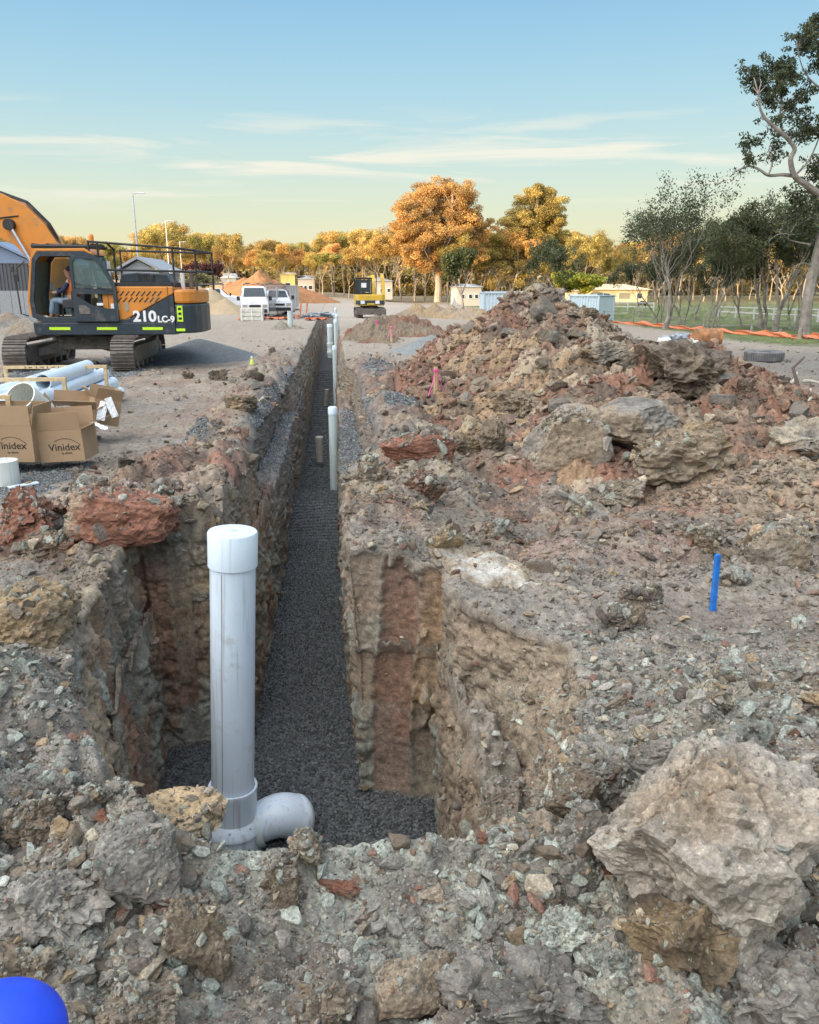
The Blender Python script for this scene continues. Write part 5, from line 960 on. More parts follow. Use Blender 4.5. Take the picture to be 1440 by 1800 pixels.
def main_riser():
    b = PD(411, 1450, 5.12); x, y = b.x, 5.12; z0 = -1.86; top = PD(411, 935, 5.12).z+.01; r = .147
    root = thing('riser_pipe', 'large capped blue-white plastic pipe standing in the near end of the trench', 'pipe', (x-.02, y, z0)); h = top-z0; root.rotation_euler = (0, R(3.2), 0)
    m = ring([(r-.008, .3), (r, .3), (r, h-.2), (r-.008, h-.2)], 64); m.build('pipe', M_pvc, root, smooth=True)
    m = MB(); m.tube([((r+.001)*math.cos(-1.95), (r+.001)*math.sin(-1.95), .6), ((r+.001)*math.cos(-1.95), (r+.001)*math.sin(-1.95), h-.25)], .0016, 4); m.build('seam_line', M_steel, root)
    m = ring([(r+.002, h-.23), (r+.012, h-.23), (r+.013, h-.01), (r+.006, h), (0, h+.003)], 64); c = m.build('cap', M_pvc, root, smooth=True); m = MB(); m.box((0, 0, h+.006), (.04, .02, .008)); m.build('cap_mark', M_pvcg, c)
    m = ring([(r+.004, .58), (r+.022, .58), (r+.024, .56), (r+.02, .54), (r+.02, .36), (r+.02, .34), (r+.055, .30), (r+.06, .28), (r+.066, .27), (r+.066, .25), (r+.058, .245), (r+.058, 0), (r, 0)], 64); so_ = m.build('socket', M_pvc, root, smooth=True)
    m = MB()
    for k in range(8): a = k*.785; m.lathe([(0, 0), (.008, 0), (.008, .008), (0, .01)], 8, Matrix.Translation(((r+.04)*math.cos(a), (r+.04)*math.sin(a), .315)))
    m.build('rivet', M_chrome, so_)
    m = MB(); pts = []; rr = []   # short sweep bend leaving to the right, closed by a domed end
    for i in range(12):
        t = i/11; a = t*R(58); pts.append((.12+.30*math.sin(a)*1.25, .03+.10*t, .20+.06*math.sin(t*3.14)+.02*t)); rr.append(.13+.028*math.sin(min(1, t*1.3)*math.pi/2))
    m.tube(pts, rr, 40, True); e = pts[-1]; d = Vector((.75, .4, -.1)).normalized(); q = d.to_track_quat('Z', 'Y').to_matrix().to_4x4()
    m.lathe([(.162, -.02), (.165, .03), (.155, .06), (.12, .095), (.06, .115), (0, .12)], 40, Matrix.Translation(e)@q); el = m.build('bend', M_pvc, root, smooth=True)
    m = MB(); q2 = Vector((.95, .2, .25)).normalized().to_track_quat('Z', 'Y').to_matrix().to_4x4(); m.lathe([(.14, -.03), (.158, -.03), (.162, -.015), (.162, .015), (.156, .03), (.14, .03)], 40, Matrix.Translation((.16, .04, .22))@q2); m.build('collar', M_pvcg, el, smooth=True)
    rg2 = random.Random(3); m = MB()
    for k in range(26):
        a = rg2.uniform(-.6, 1.0); t = rg2.randrange(2, 9); p = Vector(pts[t])+Vector((rg2.uniform(-.02, .02), -math.sin(.5+a*.4)*rr[t]*.75, rr[t]*.72)); m.lathe([(0, 0), (.006, .002), (0, .006)], 6, Matrix.Translation(p))
    m.build('grit', M_blk, el)
main_riser()
def riser(px, pyb, pyt, y, r, label, capr=1.08, socket=False, m_=None, tilt=0, capd=.06):
    b = PD(px, pyb, y); t = PD(px, pyt, y); h = t.z-b.z+.25; root = thing('riser_pipe', label, 'pipe', (b.x, y, b.z-.25)); root.rotation_euler = (0, tilt, 0)
    ring([(r*.92, h), (r, h), (r, 0), (r*.92, 0)], 32).build('pipe', m_ or M_pvcg, root, smooth=True)
    c = ring([(r*1.01, h-capd*2), (r*capr, h-capd*2), (r*capr, h-.01), (r*.9, h+.012), (0, h+.015)], 32).build('cap', m_ or M_pvc, root, smooth=True)
    if socket: ring([(r*1.02, .62), (r*1.25, .6), (r*1.25, .5), (r*1.12, .45), (r*1.12, .3), (r*1.35, .26), (r*1.35, .15), (r*1.1, .1), (r*1.1, 0)], 32).build('socket', m_ or M_pvcg, root, smooth=True)
    return root
riser(589, 885, 716, 14.55, .078, 'slim upright pipe with pale cap on the gravel in mid trench')
riser(562, 792, 768, 18.4, .085, 'short dusty capped pipe stub behind the gravel hump in the trench', 1.12, m_=mat('dusty_pipe', (.33, .31, .28), .8), capd=.05)
riser(572, 700, 685, 28, .07, 'tiny shiny metal pipe stub far down the dark trench', 1.0, m_=mat('shiny_pipe', (.55, .53, .46), .3, .6), tilt=.12, capd=.01)
riser(581, 618, 570, 35, .115, 'grey pipe with thick socket foot standing in the far trench', 1.05, True)
riser(591, 740, 608, 25.0, .062, 'nearest of the thin white risers lined up along the right trench wall', 1.1)
riser(592.5, 690, 562, 31.5, .062, 'second nearest of the thin white risers along the right trench wall', 1.1)
riser(594, 640, 552, 40, .07, 'third of the thin white risers lined up at the trench end', 1.1)
riser(591.5, 600, 541, 50, .07, 'farthest and tallest thin white riser at the trench end', 1.1)
riser(511, 579, 547, 41, .13, 'grey open pipe stub standing on the ground left of the trench', 1.0, m_=M_pvcg, capd=.02)
# pipe stack in timber frames
def pipe_stack():
    z0 = gz(-4.6, 13)+.03; ORD = ['nearest', 'second', 'third', 'fourth', 'fifth', 'sixth', 'farthest']; WH = ['bottom', 'middle', 'top']; rd = random.Random(6)
    for r_ in range(3):
        for i in range(7-r_):
            rad = .1; L = 6; x = -3.98-.213*i-.106*r_; y = 9.55+rd.uniform(-.2, .25); root = thing('plastic_pipe', 'pale blue plastic pipe, %s from the trench in the %s layer of the stack' % (ORD[i], WH[r_]), 'pipe', (x, y, z0+rad+.183*r_), 0, 'pipes stacked in the timber frames')
            M_ = Matrix.Rotation(R(-90), 4, 'X'); ring([(rad*.9, 0), (rad, 0), (rad, L), (rad*.9, L), (rad*.9, 0)], 24, M_).build('pipe', M_pvc, root, smooth=True); ring([(rad*1.0, L-.16), (rad*1.07, L-.14), (rad*1.07, L+.005), (rad*.93, L+.005)], 24, M_).build('socket', M_pvc, root, smooth=True)
    root = thing('plastic_pipe', 'wide short pale blue pipe with dark open end lying on top of the pipe stack', 'pipe', (-4.28, 12.6, z0+.54+.11), R(0)); ring([(.105, 0), (.12, 0), (.12, 2.3), (.105, 2.3), (.105, 0)], 32, Matrix.Rotation(R(-90), 4, 'X')).build('pipe', M_pvc, root, smooth=True)
    for y, hh_, lb in ((14.4, .70, 'back timber frame round the pipe stack, with pencil marks'), (12.2, .73, 'middle timber frame standing round the pipe stack'), (10.1, .75, 'front timber frame round the pipe stack at the left edge')):
        root = thing('timber_frame', lb, 'frame', (-3.85, y, z0), 0, 'timber frames round the pipe stack'); W_ = 1.62
        for nm, a, b_ in (('top_rail', (.03, 0, hh_), (-W_-.03, 0, hh_)), ('post', (0, .002, -.02), (0, .002, hh_-.027)), ('post', (-W_, .002, -.02), (-W_, .002, hh_-.027)), ('bottom_rail', (.03, 0, -.045), (-W_-.03, 0, -.045))):
            m = MB(); m.beam(a, b_, .055, .05); o = m.build(nm, M_timb, root)
            if y > 14 and nm == 'top_rail': 
                m = MB()
                for k in range(7): m.box((-.75-.09*k, -.03, hh_), (.012+.05*(k % 2), .004, .03-.02*(k % 2)))
                m.build('pencil_mark', M_letb, root)
pipe_stack()
def coupling():
    p = PD(54, 712, 10.35); root = thing('pipe_coupling', 'wide white plastic ring propped on edge between the cartons and the pipes', 'pipe fitting', p)
    Mt = Euler((R(50), R(-22), 0)).to_matrix().to_4x4(); r = .185; o = ring([(r*.93, -.22), (r, -.22), (r, .0), (r*1.04, .02), (r*1.04, .22), (r*.96, .22), (r*.93, 0), (r*.93, -.22)], 48, Mt).build('ring', M_pvcw, root, smooth=True)
coupling()
def carton(px, py, y, w, d, h, rz, label, flaps, letter=True, tilt=0):
    p = PD(px, py, y); g = max(gz(p.x, p.y), p.z-.02)-.01; root = thing('cardboard_box', label, 'box', (p.x, p.y, g), rz); root.rotation_euler = (0, tilt, rz); t = .008
    m = MB(); m.box((0, -d/2, h/2), (w, t, h)); m.box((0, d/2, h/2), (w, t, h)); m.box((-w/2+t/2, 0, h/2), (t, d-t*1.2, h)); m.box((w/2-t/2, 0, h/2), (t, d-t*1.2, h)); m.box((0, 0, .012), (w-.02, d-.02, .01)); m.build('box_side', M_card, root)
    F_ = [((0, -d/2, h), (1, 0, 0), w, (0, -1)), ((0, d/2, h), (1, 0, 0), w, (0, 1)), ((-w/2, 0, h), (0, 1, 0), d, (-1, 0)), ((w/2, 0, h), (0, 1, 0), d, (1, 0))]
    for (c, ax, L, out_), a in zip(F_, flaps):
        if a is None: continue
        fl = min(w, d)*.45; c = Vector(c)+Vector((0, 0, .003)); e = Vector((out_[0]*math.sin(a), out_[1]*math.sin(a), math.cos(a)))*fl; u = Vector(ax)*L/2*.98; k = Vector((out_[1]*0, 0, 0)); tn = e.cross(Vector(ax)).normalized()*t/2
        vs = [c-u+tn, c+u+tn, c+u*.97+e+tn, c-u*.97+e+tn, c-u-tn, c+u-tn, c+u*.97+e-tn, c-u*.97+e-tn]; m = MB(); m.add(vs, [(0, 1, 2, 3), (7, 6, 5, 4), (0, 4, 5, 1), (1, 5, 6, 2), (2, 6, 7, 3), (3, 7, 4, 0)]); m.build('flap', M_card2 if abs(a) > 1 else M_card, root)
    if letter:
        text('lettering', 'Vinidex', .115, M_letb, root, (.04, -d/2-.006, h*.45), (R(90), 0, 0), .001, 1.05, .0005); text('lettering', 'by aliaxis', .035, M_letb, root, (.06, -d/2-.006, h*.27), (R(90), 0, 0), .001)
        pts = [(-.06+.29*t_/10, -d/2-.006, h*.45+.075+.03*math.sin(math.pi*(t_/10)**.8)-.055*(t_/10)**4) for t_ in range(11)]; m = MB(); m.tube(pts, .003, 4); m.build('logo_arc', M_letb, root)
    return root
carton(124, 800, 9.95, .52, .46, .37, R(-4), 'open cardboard carton with black lettering, right of the front pair', (.12, .1, .5, 1.2), tilt=R(-3))
carton(34, 800, 9.9, .60, .5, .42, R(-6), 'bigger cardboard carton with black lettering, behind the white pipe offcut', (-.05, -.2, .3, .2))
carton(132, 745, 11.3, .55, .42, .26, R(16), 'torn cardboard carton with white label lying behind the right lettered carton', (.9, .2, .6, 1.0), False, R(5))
carton(178, 740, 11.5, .36, .36, .34, R(28), 'crumpled open carton holding white papers, rightmost of the cartons', (.4, .2, .8, -.2), False, R(14))
def papers():
    for i, (px, py, y, rx, ry, w, h, lb) in enumerate(((180, 722, 11.2, 1.2, .2, .11, .26, 'tall white paper sheet sticking out of the crumpled carton'), (196, 716, 11.2, 1.35, -.3, .09, .27, 'pointed white paper sheet at the right of the crumpled carton'), (113, 716, 11.0, .9, .05, .2, .13, 'white label sheet lying on the torn carton'), (172, 748, 10.7, .25, .3, .22, .15, 'small white card on the ground before the crumpled carton'))):
        p = PD(px, py, y); m = MB(); n = 6; vs = [((a/(n-1)-.5)*w, (b/(n-1)-.5)*h, .02*math.sin(a*1.3+b)) for a in range(n) for b in range(n)]; fs = [(a*n+b, (a+1)*n+b, (a+1)*n+b+1, a*n+b+1) for a in range(n-1) for b in range(n-1)]; m.add(vs, fs)
        o = m.build('paper_sheet', M_paper, None); md = o.modifiers.new('s', 'SOLIDIFY'); md.thickness = .003; o.location = p; o.rotation_euler = (rx, ry, .2*i); tag(o, lb, 'paper')
papers()
def offcut():
    p = PD(4, 818, 9.1); g = gz(p.x, 9.1); root = thing('pipe_offcut', 'short white pipe offcut standing upright at the left edge', 'pipe', (p.x, 9.1, g-.02)); h = .3; r = .16
    ring([(r*.92, 0), (r, 0), (r, h), (r*.92, h), (r*.92, 0)], 48).build('pipe', M_pvcw, root, smooth=True); ring([(r*.9, h-.05), (r*.9, h-.03), (0, h-.03)], 40).build('end_disc', M_pvcw, root)
offcut()
m = MB(); p = PZ(42, 853, 0); q = PZ(15, 860, 0); z = gz(p.x, p.y); m.beam((p.x+.15, p.y, z+.03), (q.x, q.y, z+.02), .09, .012); tag(m.build('plastic_strip', M_pvc), 'pale blue plastic strip lying on the ground below the cartons', 'strip')
# bottle
def bottle():
    p = PZ(444, 655, .05); root = thing('drink_bottle', 'small clear bottle of green-yellow drink standing on the dirt left of the trench', 'bottle', (p.x, p.y, gz(p.x, p.y)-.01)); r = .055
    ring([(0, 0), (r, .0), (r, .2), (r*.8, .27), (r*.4, .33), (r*.4, .36), (0, .36)], 20).build('body', mat('drink', (.55, .66, .12), .2, var=.1), root, smooth=True); ring([(r*1.03, .06), (r*1.03, .17)], 20).build('label_band', mat('lime_band', (.62, .72, .18), .5), root); ring([(r*.45, .355), (r*.45, .40), (0, .40)], 14).build('cap', M_white, root)
bottle()
# stakes
def stake(px, pb, pt, y, w, label, m_, ribbon=None, lean=0, name='survey_stake'):
    b = PD(px, pb, y); t = PD(px, pt, y); g = b.z-.02; h = t.z-g+.1; root = thing(name, label, 'stake', (b.x, y, g-.1)); root.rotation_euler = (0, lean, .2)
    m = MB(); m.box((0, 0, h/2), (w, w*.75, h), top=.92); m.build('post', m_, root, .002)
    if ribbon:
        r_ = random.Random(px); m = MB(); m.lathe([(w*.75, h-.07), (w*.8, h-.05), (w*.75, h-.03)], 10)
        for s in (1, -1, .4):
            pts = [(s*w*.6, -w*.6, h-.05)]
            for k in range(5): pts.append((s*w*.6+s*.03*k+r_.uniform(-.01, .01), -w*.6-.01*k, h-.05-ribbon*(k+1)/5))
            for k in range(5):
                a, b_ = Vector(pts[k]), Vector(pts[k+1]); m.beam(a, b_, .018, .004)
        m.build('ribbon', M_pink, root)
    return root
bs = hit(1250, 1074); stake(1253, 1074, 975, bs.y, .038, 'bright blue survey stake in the grey dirt on the right', mat('blue_paint', (.015, .16, .55), .5, var=.3, vs=14, dirt=.35, dc=(.1, .1, .1)), None, R(-.5))
ps = hit(766, 692); stake(766, 690, 645, ps.y, .055, 'wooden stake with long pink ribbon before the tall spoil heap', M_timb, .42)
ps = PZ(688, 603, .0); stake(688, 603, 573, ps.y, .07, 'wooden stake with pink ribbon in front of the brown clod pile', M_timb, .4)
ps = PZ(663, 590, .0); stake(663, 588, 562, ps.y, .06, 'short pink-ribboned stake left of the brown clod pile', M_pink, .4)
# debris near the fence
def lamp_post(px, top, y, label, arm=True, r=.07, pole_only=False):
    p = PD(px, top, y); g = float(lowland(np.array(p.x), np.array(y))); root = thing('street_lamp', label, 'street lamp', (p.x, y, g)); h = p.z-g; m = MB(); m.tube([(0, 0, 0), (0, 0, h)], [r*1.5, r*.7], 12); m.build('pole', M_galv, root, smooth=True); m = MB(); m.lathe([(0, 0), (r*2.4, 0), (r*2.4, .05), (0, .05)], 16); m.build('base_plate', M_galv, root)
    if arm:
        m = MB(); m.tube([(0, 0, h-.05), (.35, 0, h), (.5, 0, h)], .04, 8); a = m.build('arm', M_galv, root); m = MB(); m.box((.68, 0, h), (.55, .22, .07), (0, -.05, 0), .8); m.build('lantern', M_galv, a, .02)
M_galv = mat('galvanised_steel', (.55, .58, .60), .4, .5, var=.1)
lamp_post(233, 339, 70, 'tall grey street lamp with short arm behind the excavator'); lamp_post(291, 388, 105, 'thin grey street lamp far behind the excavator handrail', True, .06); lamp_post(316, 425, 130, 'smallest and farthest grey street lamp, right of the handrail middle', True, .06)
# tyre half sunk
def tyre():
    p = PZ(1342, 636, .0); r = .52; root = thing('old_tyre', 'large old black tyre lying flat on the bare ground near the sticks', 'tyre', (p.x, p.y, float(gz(p.x, p.y))-.02)); mb = MB(); prof = [(r*.55, .04), (r*.8, 0), (r, .03), (r, .25), (r*.8, .29), (r*.55, .25)]
    mb.lathe(prof, 48); 
    for k in range(48): a = k*6.283/48; mb.box((r*math.cos(a), r*math.sin(a), .14), (.03, .045, .22), (0, 0, a))
    mb.build('tread', mat('dusty_tyre', (.11, .11, .115), .85, var=.2, dirt=.4, dc=(.22, .2, .18)), root)
tyre()
def stick(pts, r, m_, label=None, parent=None, name='branch', grp=None):
    mb = MB(); n = len(pts); mb.tube(pts, [r*(1-.6*i/(n-1)) for i in range(n)], 7); o = mb.build(name, m_, parent, smooth=True)
    if label: tag(o, label, 'branch', grp)
    return o
M_stick = mat('bleached_wood', (.46, .41, .35), .85, var=.2, vs=9, bump=.2, bs=30); M_stickd = mat('dark_wood', (.12, .09, .07), .9)
rs = random.Random(8)
stk = [(1340, 700, 1375, 672, 'pale branch lying nearest the tyre in the pile of sticks'), (1372, 690, 1400, 668, 'thick pale branch crossing the middle of the stick pile'), (1392, 712, 1425, 690, 'forked pale branch at the right of the stick pile'), (1405, 725, 1432, 702, 'pale branch reaching down at the front of the stick pile'), (1330, 698, 1350, 712, 'short bleached branch left of the stick pile'), (1415, 668, 1440, 676, 'thin pale branch at the right frame edge')]
for i, (x0, y0, x1, y1, lb) in enumerate(stk):
    a, b = PZ(x0, y0, .12), PZ(x1, y1, .18); a.z = gz(a.x, a.y)+.05; b.z = gz(b.x, b.y)+.22; c = a.lerp(b, .5)+Vector((rs.uniform(-.1, .1), rs.uniform(-.1, .1), rs.uniform(0, .12))); stick([a, c, b], .045, M_stick, lb)
a = PZ(1392, 706, 0); a.z = gz(a.x, a.y); stick([a, a+Vector((.05, 0, .3)), a+Vector((.0, .1, .55)), a+Vector((.2, .1, .75))], .05, M_stickd, 'dark twisted stump branch standing in the stick pile')
def junk():
    c = PZ(1215, 606, -.1); g = gz(c.x, c.y)-.05
    m = MB(); p = PZ(1240, 607, g); m.lathe([(0, 0), (.30, 0), (.31, .1), (.3, .2), (.31, .3), (.30, .5), (.31, .6), (.3, .8), (.31, .9), (.2, .9), (0, .88)], 28, Matrix.Translation((p.x-.4, p.y, g+.3))@Matrix.Rotation(R(90), 4, 'Y')); tag(m.build('rusty_drum', mat('rust', (.33, .15, .06), .8, var=.4, vs=8, dirt=.3), smooth=True), 'rusty orange drum lying on its side by the orange mesh', 'drum')
    cl = [(1185, 600, .55, (.30, .34, .38), 'blue-grey crumpled tarpaulin beside the rusty drum', 'tarpaulin'), (1168, 605, .3, (.6, .62, .6), 'small white plastic sheet left of the blue-grey tarpaulin', 'plastic sheet'), (1212, 598, .42, (.4, .15, .1), 'crumpled red-brown sheet metal standing up in the rubbish', 'sheet metal'), (1216, 608, .35, (.65, .66, .62), 'white crumpled bag in front of the rubbish pile', 'bag')]
    for i, (px, py, r, c, lb, cat) in enumerate(cl):
        p = PZ(px, py, g); v, f = rock_verts(4, 900+i, (1, .6, .5), .25, 14, .4); v = v*r; o = link_mesh('crumpled_'+cat.replace(' ', '_'), tri_mesh('sheet', v, f, mat(cat, c, .5, var=.2)), None); o.location = (p.x, p.y, g+.12); tag(o, lb, cat)
junk()
# ---------------- fences ----------------
def mesh_barrier():
    """sagging orange safety mesh from the container to the right edge"""
    px = [(1045, 557), (1090, 566), (1130, 573), (1180, 579), (1230, 586), (1290, 594), (1350, 601), (1400, 607), (1440, 611), (1520, 622)]; P = [PZ(a, b, -.35) for a, b in px]; V = []; rgn = random.Random(2); n = 14; L = []
    for i in range(len(P)-1):
        for k in range(n): L.append(P[i].lerp(P[i+1], k/n))
    rows = 6; hh = .24; 
    for i, p in enumerate(L):
        g = gz(p.x, p.y); s = hh*(1-.3*abs(math.sin(i*.11)))+.05*math.sin(i*.7)
        for r_ in range(rows): V.append((p.x+.04*math.sin(i*.5+r_*1.1), p.y+.05*math.sin(i*.33+r_*.8)+.03*r_, g+.02+s*r_/(rows-1)))
    fs = [(i*rows+r_, (i+1)*rows+r_, (i+1)*rows+r_+1, i*rows+r_+1) for i in range(len(L)-1) for r_ in range(rows-1)]
    m = MB(); m.add(V, fs); o = m.build('orange_mesh_fence', M_orn, smooth=True); s = o.modifiers.new('s', 'SOLIDIFY'); s.thickness = .01; tag(o, 'low sagging orange safety mesh running along the paddock edge', 'safety mesh')
mesh_barrier()
def post_fence():
    root = thing('post_and_wire_fence', 'old grey post and wire fence between the rubbish and the paddock', 'fence', PZ(1240, 575, -.4)); O = root.location; pr = None; tops = []
    for px, pb, pt in ((1060, 560, 546), (1113, 560, 545), (1236, 582, 559), (1320, 591, 570), (1369, 600, 578), (1404, 606, 576), (1470, 612, 584)):
        b = PZ(px, pb, -.3); g = gz(b.x, b.y); t = PD(px, pt, b.y); m = MB(); m.tube([(b.x-O.x, b.y-O.y, g-.2-O.z), (b.x-O.x+.02, b.y-O.y, t.z-O.z)], .09 if px in (1060, 1404) else .06, 7); m.build('post', M_grey, root); tops.append(Vector((b.x, b.y, t.z))-O)
    m = MB()
    for dz in (.06, .3, .55):
        for a, b in zip(tops[:-1], tops[1:]): m.tube([a-Vector((0, 0, dz)), a.lerp(b, .5)-Vector((0, 0, dz+.06)), b-Vector((0, 0, dz))], .008, 4)
    m.build('wire', M_steel, root)
post_fence()
M_fw = mat('weathered_white', (.48, .48, .46), .7)
def rail_fence(pts, label, hz=1.1, m_=None):
    P = [PD(a, b, y) for a, b, y in pts]; root = thing('rail_fence', label, 'fence', (P[0].x, P[0].y, 0)); O = root.location; seq = []
    for a, b in zip(P[:-1], P[1:]):
        n = max(1, int((b-a).length/2.6)); seq += [a.lerp(b, k/n) for k in range(n)]
    seq.append(P[-1]); G_ = [float(lowland(np.array(p.x), np.array(p.y))) for p in seq]
    for p, g in zip(seq, G_): m = MB(); m.box((p.x-O.x, p.y-O.y, g+hz/2), (.12, .12, hz)); m.build('post', M_fw, root)
    for f in (.92, .5):
        m = MB()
        for (a, g), (b, g2) in zip(zip(seq[:-1], G_[:-1]), zip(seq[1:], G_[1:])): m.beam((a.x-O.x, a.y-O.y, g+hz*f), (b.x-O.x, b.y-O.y, g2+hz*f), .04, .09)
        m.build('rail', M_fw, root)
rail_fence([(1060, 530, 100), (1150, 532, 96)], 'white rail fence in front of the cream farmhouse'); rail_fence([(1265, 533, 80), (1440, 545, 66), (1520, 548, 64)], 'white rail fence running behind the dark paddock trunks')
def temp_fence():
    M_wire = mat('fence_wire', (.35, .35, .35), .5, .6)
    pts = [(470, 557, 54), (488, 553, 58), (502, 550, 62), (512, 547, 67), (520, 544, 72), (525, 541, 78)]
    lbs = ['nearest steel mesh fence panel beside the van', 'second steel mesh fence panel in the row beside the van', 'middle steel mesh fence panel in the row', 'second farthest steel mesh fence panel in the row', 'farthest steel mesh fence panel in the row']
    for i in range(5):
        a, b = PD(*pts[i]), PD(*pts[i+1]); a.z = b.z = 0; L = (b-a).length; root = thing('mesh_fence_panel', lbs[i], 'fence', a, math.atan2(b.y-a.y, b.x-a.x), 'mesh fence panels beside the van'); m = MB()
        for x in (.03, L-.05): m.tube([(x, 0, 0), (x, 0, 2.0)], .035, 6)
        for z in (.15, 1.1, 2.0): m.tube([(0, 0, z), (L, 0, z)], .025, 6)
        m.build('frame', M_galv, root); m = MB(); k = int(L/.16)
        for j in range(1, k): m.beam((j*L/k, 0, .15), (j*L/k, 0, 2.0), .012, .012)
        m.build('wire_mesh', M_wire, root); m = MB(); m.box((0, 0, .07), (.25, .6, .14)); m.build('foot_block', M_steel, root, .02)
temp_fence()
def crate():
    p = PD(444, 554, 51.5); root = thing('white_crate', 'stacked white slatted crate standing in front of the van', 'crate', (p.x, p.y, 0)); 
    for k in range(3): m = MB(); m.box((0, 0, .13+.25*k), (1.35, .9, .23)); m.build('slat_box', mat('off_white', (.62, .6, .52), .7, dirt=.15), root, .02)
    m = MB()
    for x in (-.6, 0, .6): m.box((x, -.47, .38), (.06, .03, .76))
    m.build('strap', M_white, root)
crate()
def rubbish():
    r = random.Random(4)
    for i, (px, py, y, rad, c, lb, cat) in enumerate(((560, 546, 56, .8, (.36, .40, .44), 'crumpled silver plastic sheeting heaped at the trench end', 'plastic sheet'), (545, 549, 54, .6, (.2, .22, .24), 'dark grey plastic sheet left of the silver sheeting', 'plastic sheet'), (575, 541, 57, .6, (.5, .56, .6), 'pale blue-white plastic bag right on the silver sheeting', 'bag'))):
        p = PD(px, py, y); v, f = rock_verts(4, 950+i, (1.5, .7, .42), .3, 14, .4); o = link_mesh('plastic_heap', tri_mesh('plastic_heap', v*rad, f, mat('plastic_film', c, .35, var=.3)), None); o.location = (p.x, p.y, .1); tag(o, lb, cat)
    for pts, lb in (([(418, 555, 52), (470, 553, 52), (505, 552, 52), (520, 546, 54), (530, 540, 56)], 'crumpled orange mesh lying on the ground before the van and fence'), ([(535, 553, 51), (555, 551, 51), (575, 550, 51)], 'short strip of orange mesh lying at the silver sheeting')):
        P = [PD(*q) for q in pts]; V = []; L = []
        for a, b in zip(P[:-1], P[1:]): L += [a.lerp(b, k/10) for k in range(10)]
        for i, p in enumerate(L):
            for k in range(4): V.append((p.x+.1*math.sin(i+k), p.y+.3*k-.4, .03+.16*abs(math.sin(i*.9+k*1.7))))
        m = MB(); m.add(V, [(i*4+k, i*4+4+k, i*4+5+k, i*4+1+k) for i in range(len(L)-1) for k in range(3)]); o = m.build('orange_mesh', M_orn); s = o.modifiers.new('s', 'SOLIDIFY'); s.thickness = .01; tag(o, lb, 'safety mesh')
    for px, lb in ((527, 'orange mesh picket left of the silver sheeting'), (538, 'leaning orange picket right of the mesh fence')):
        p = PD(px, 545, 56); m = MB(); m.tube([(p.x, p.y, 0), (p.x+.1, p.y, .95)], .05, 6); tag(m.build('orange_picket', M_orn), lb, 'picket')
rubbish()
# ---------------- shipping containers ----------------
def container(pxl, y, label, rz, L=6.06, doors=False, z=None, ptop=513):
    p = PD(pxl, ptop, y); M_c = mat('container_paint', (.50, .60, .66), .5, var=.08, dirt=.15, dc=(.35, .33, .3)); root = thing('shipping_container', label, 'container', (p.x, p.y, p.z-2.59), rz); h = 2.59; w = 2.44
    m = MB(); m.box((L/2, w/2, h-.06), (L, w, .1)); m.box((L/2, w/2, .1), (L, w, .16)); 
    for x in (.07, L-.07):
        for yy in (.07, w-.07): m.box((x, yy, h/2), (.14, .14, h-.02))
    m.box((L/2, .07, h-.02), (L-.3, .12, .12)); fr = m.build('frame', M_c, root); m = MB(); n = int(L/.28)
    for yy in (.1, w-.1):
        poly = []
        for k in range(n):
            x0 = .14+(L-.28)*k/n; s = (L-.28)/n; poly += [(x0, yy-.025), (x0+s*.35, yy-.025), (x0+s*.5, yy+.025), (x0+s*.85, yy+.025)]
        poly.append((L-.14, yy-.025)); back = [(a, b+.02) for a, b in poly[::-1]]
        q = len(poly); vs = [(a, b, .18) for a, b in poly]+[(a, b, h-.12) for a, b in poly]; m.add(vs, [(k, k+1, q+k+1, q+k) for k in range(q-1)])
    m.box((L-.08, w/2, h/2), (.04, w-.28, h-.3)); m.build('corrugated_wall', M_c, root)
    if doors:
        for s in (0, 1): m = MB(); m.box((-.02-.3*s, .1+.6*0+(w-.2)*s*.5+.3, h/2), (.06, w/2-.2, h-.3), (0, 0, .5 if s else -.3)); m.build('door', M_c, root)
    else: m = MB(); m.box((.08, w/2, h/2), (.04, w-.28, h-.3)); m.build('end_wall', M_c, root)
container(849, 66, 'pale blue shipping container just left of the tall spoil heap', R(-4)); container(1000, 70, 'pale blue shipping container whose end shows right of the spoil heap top', R(-50), L=3.0, ptop=518)
# ---------------- buildings ----------------

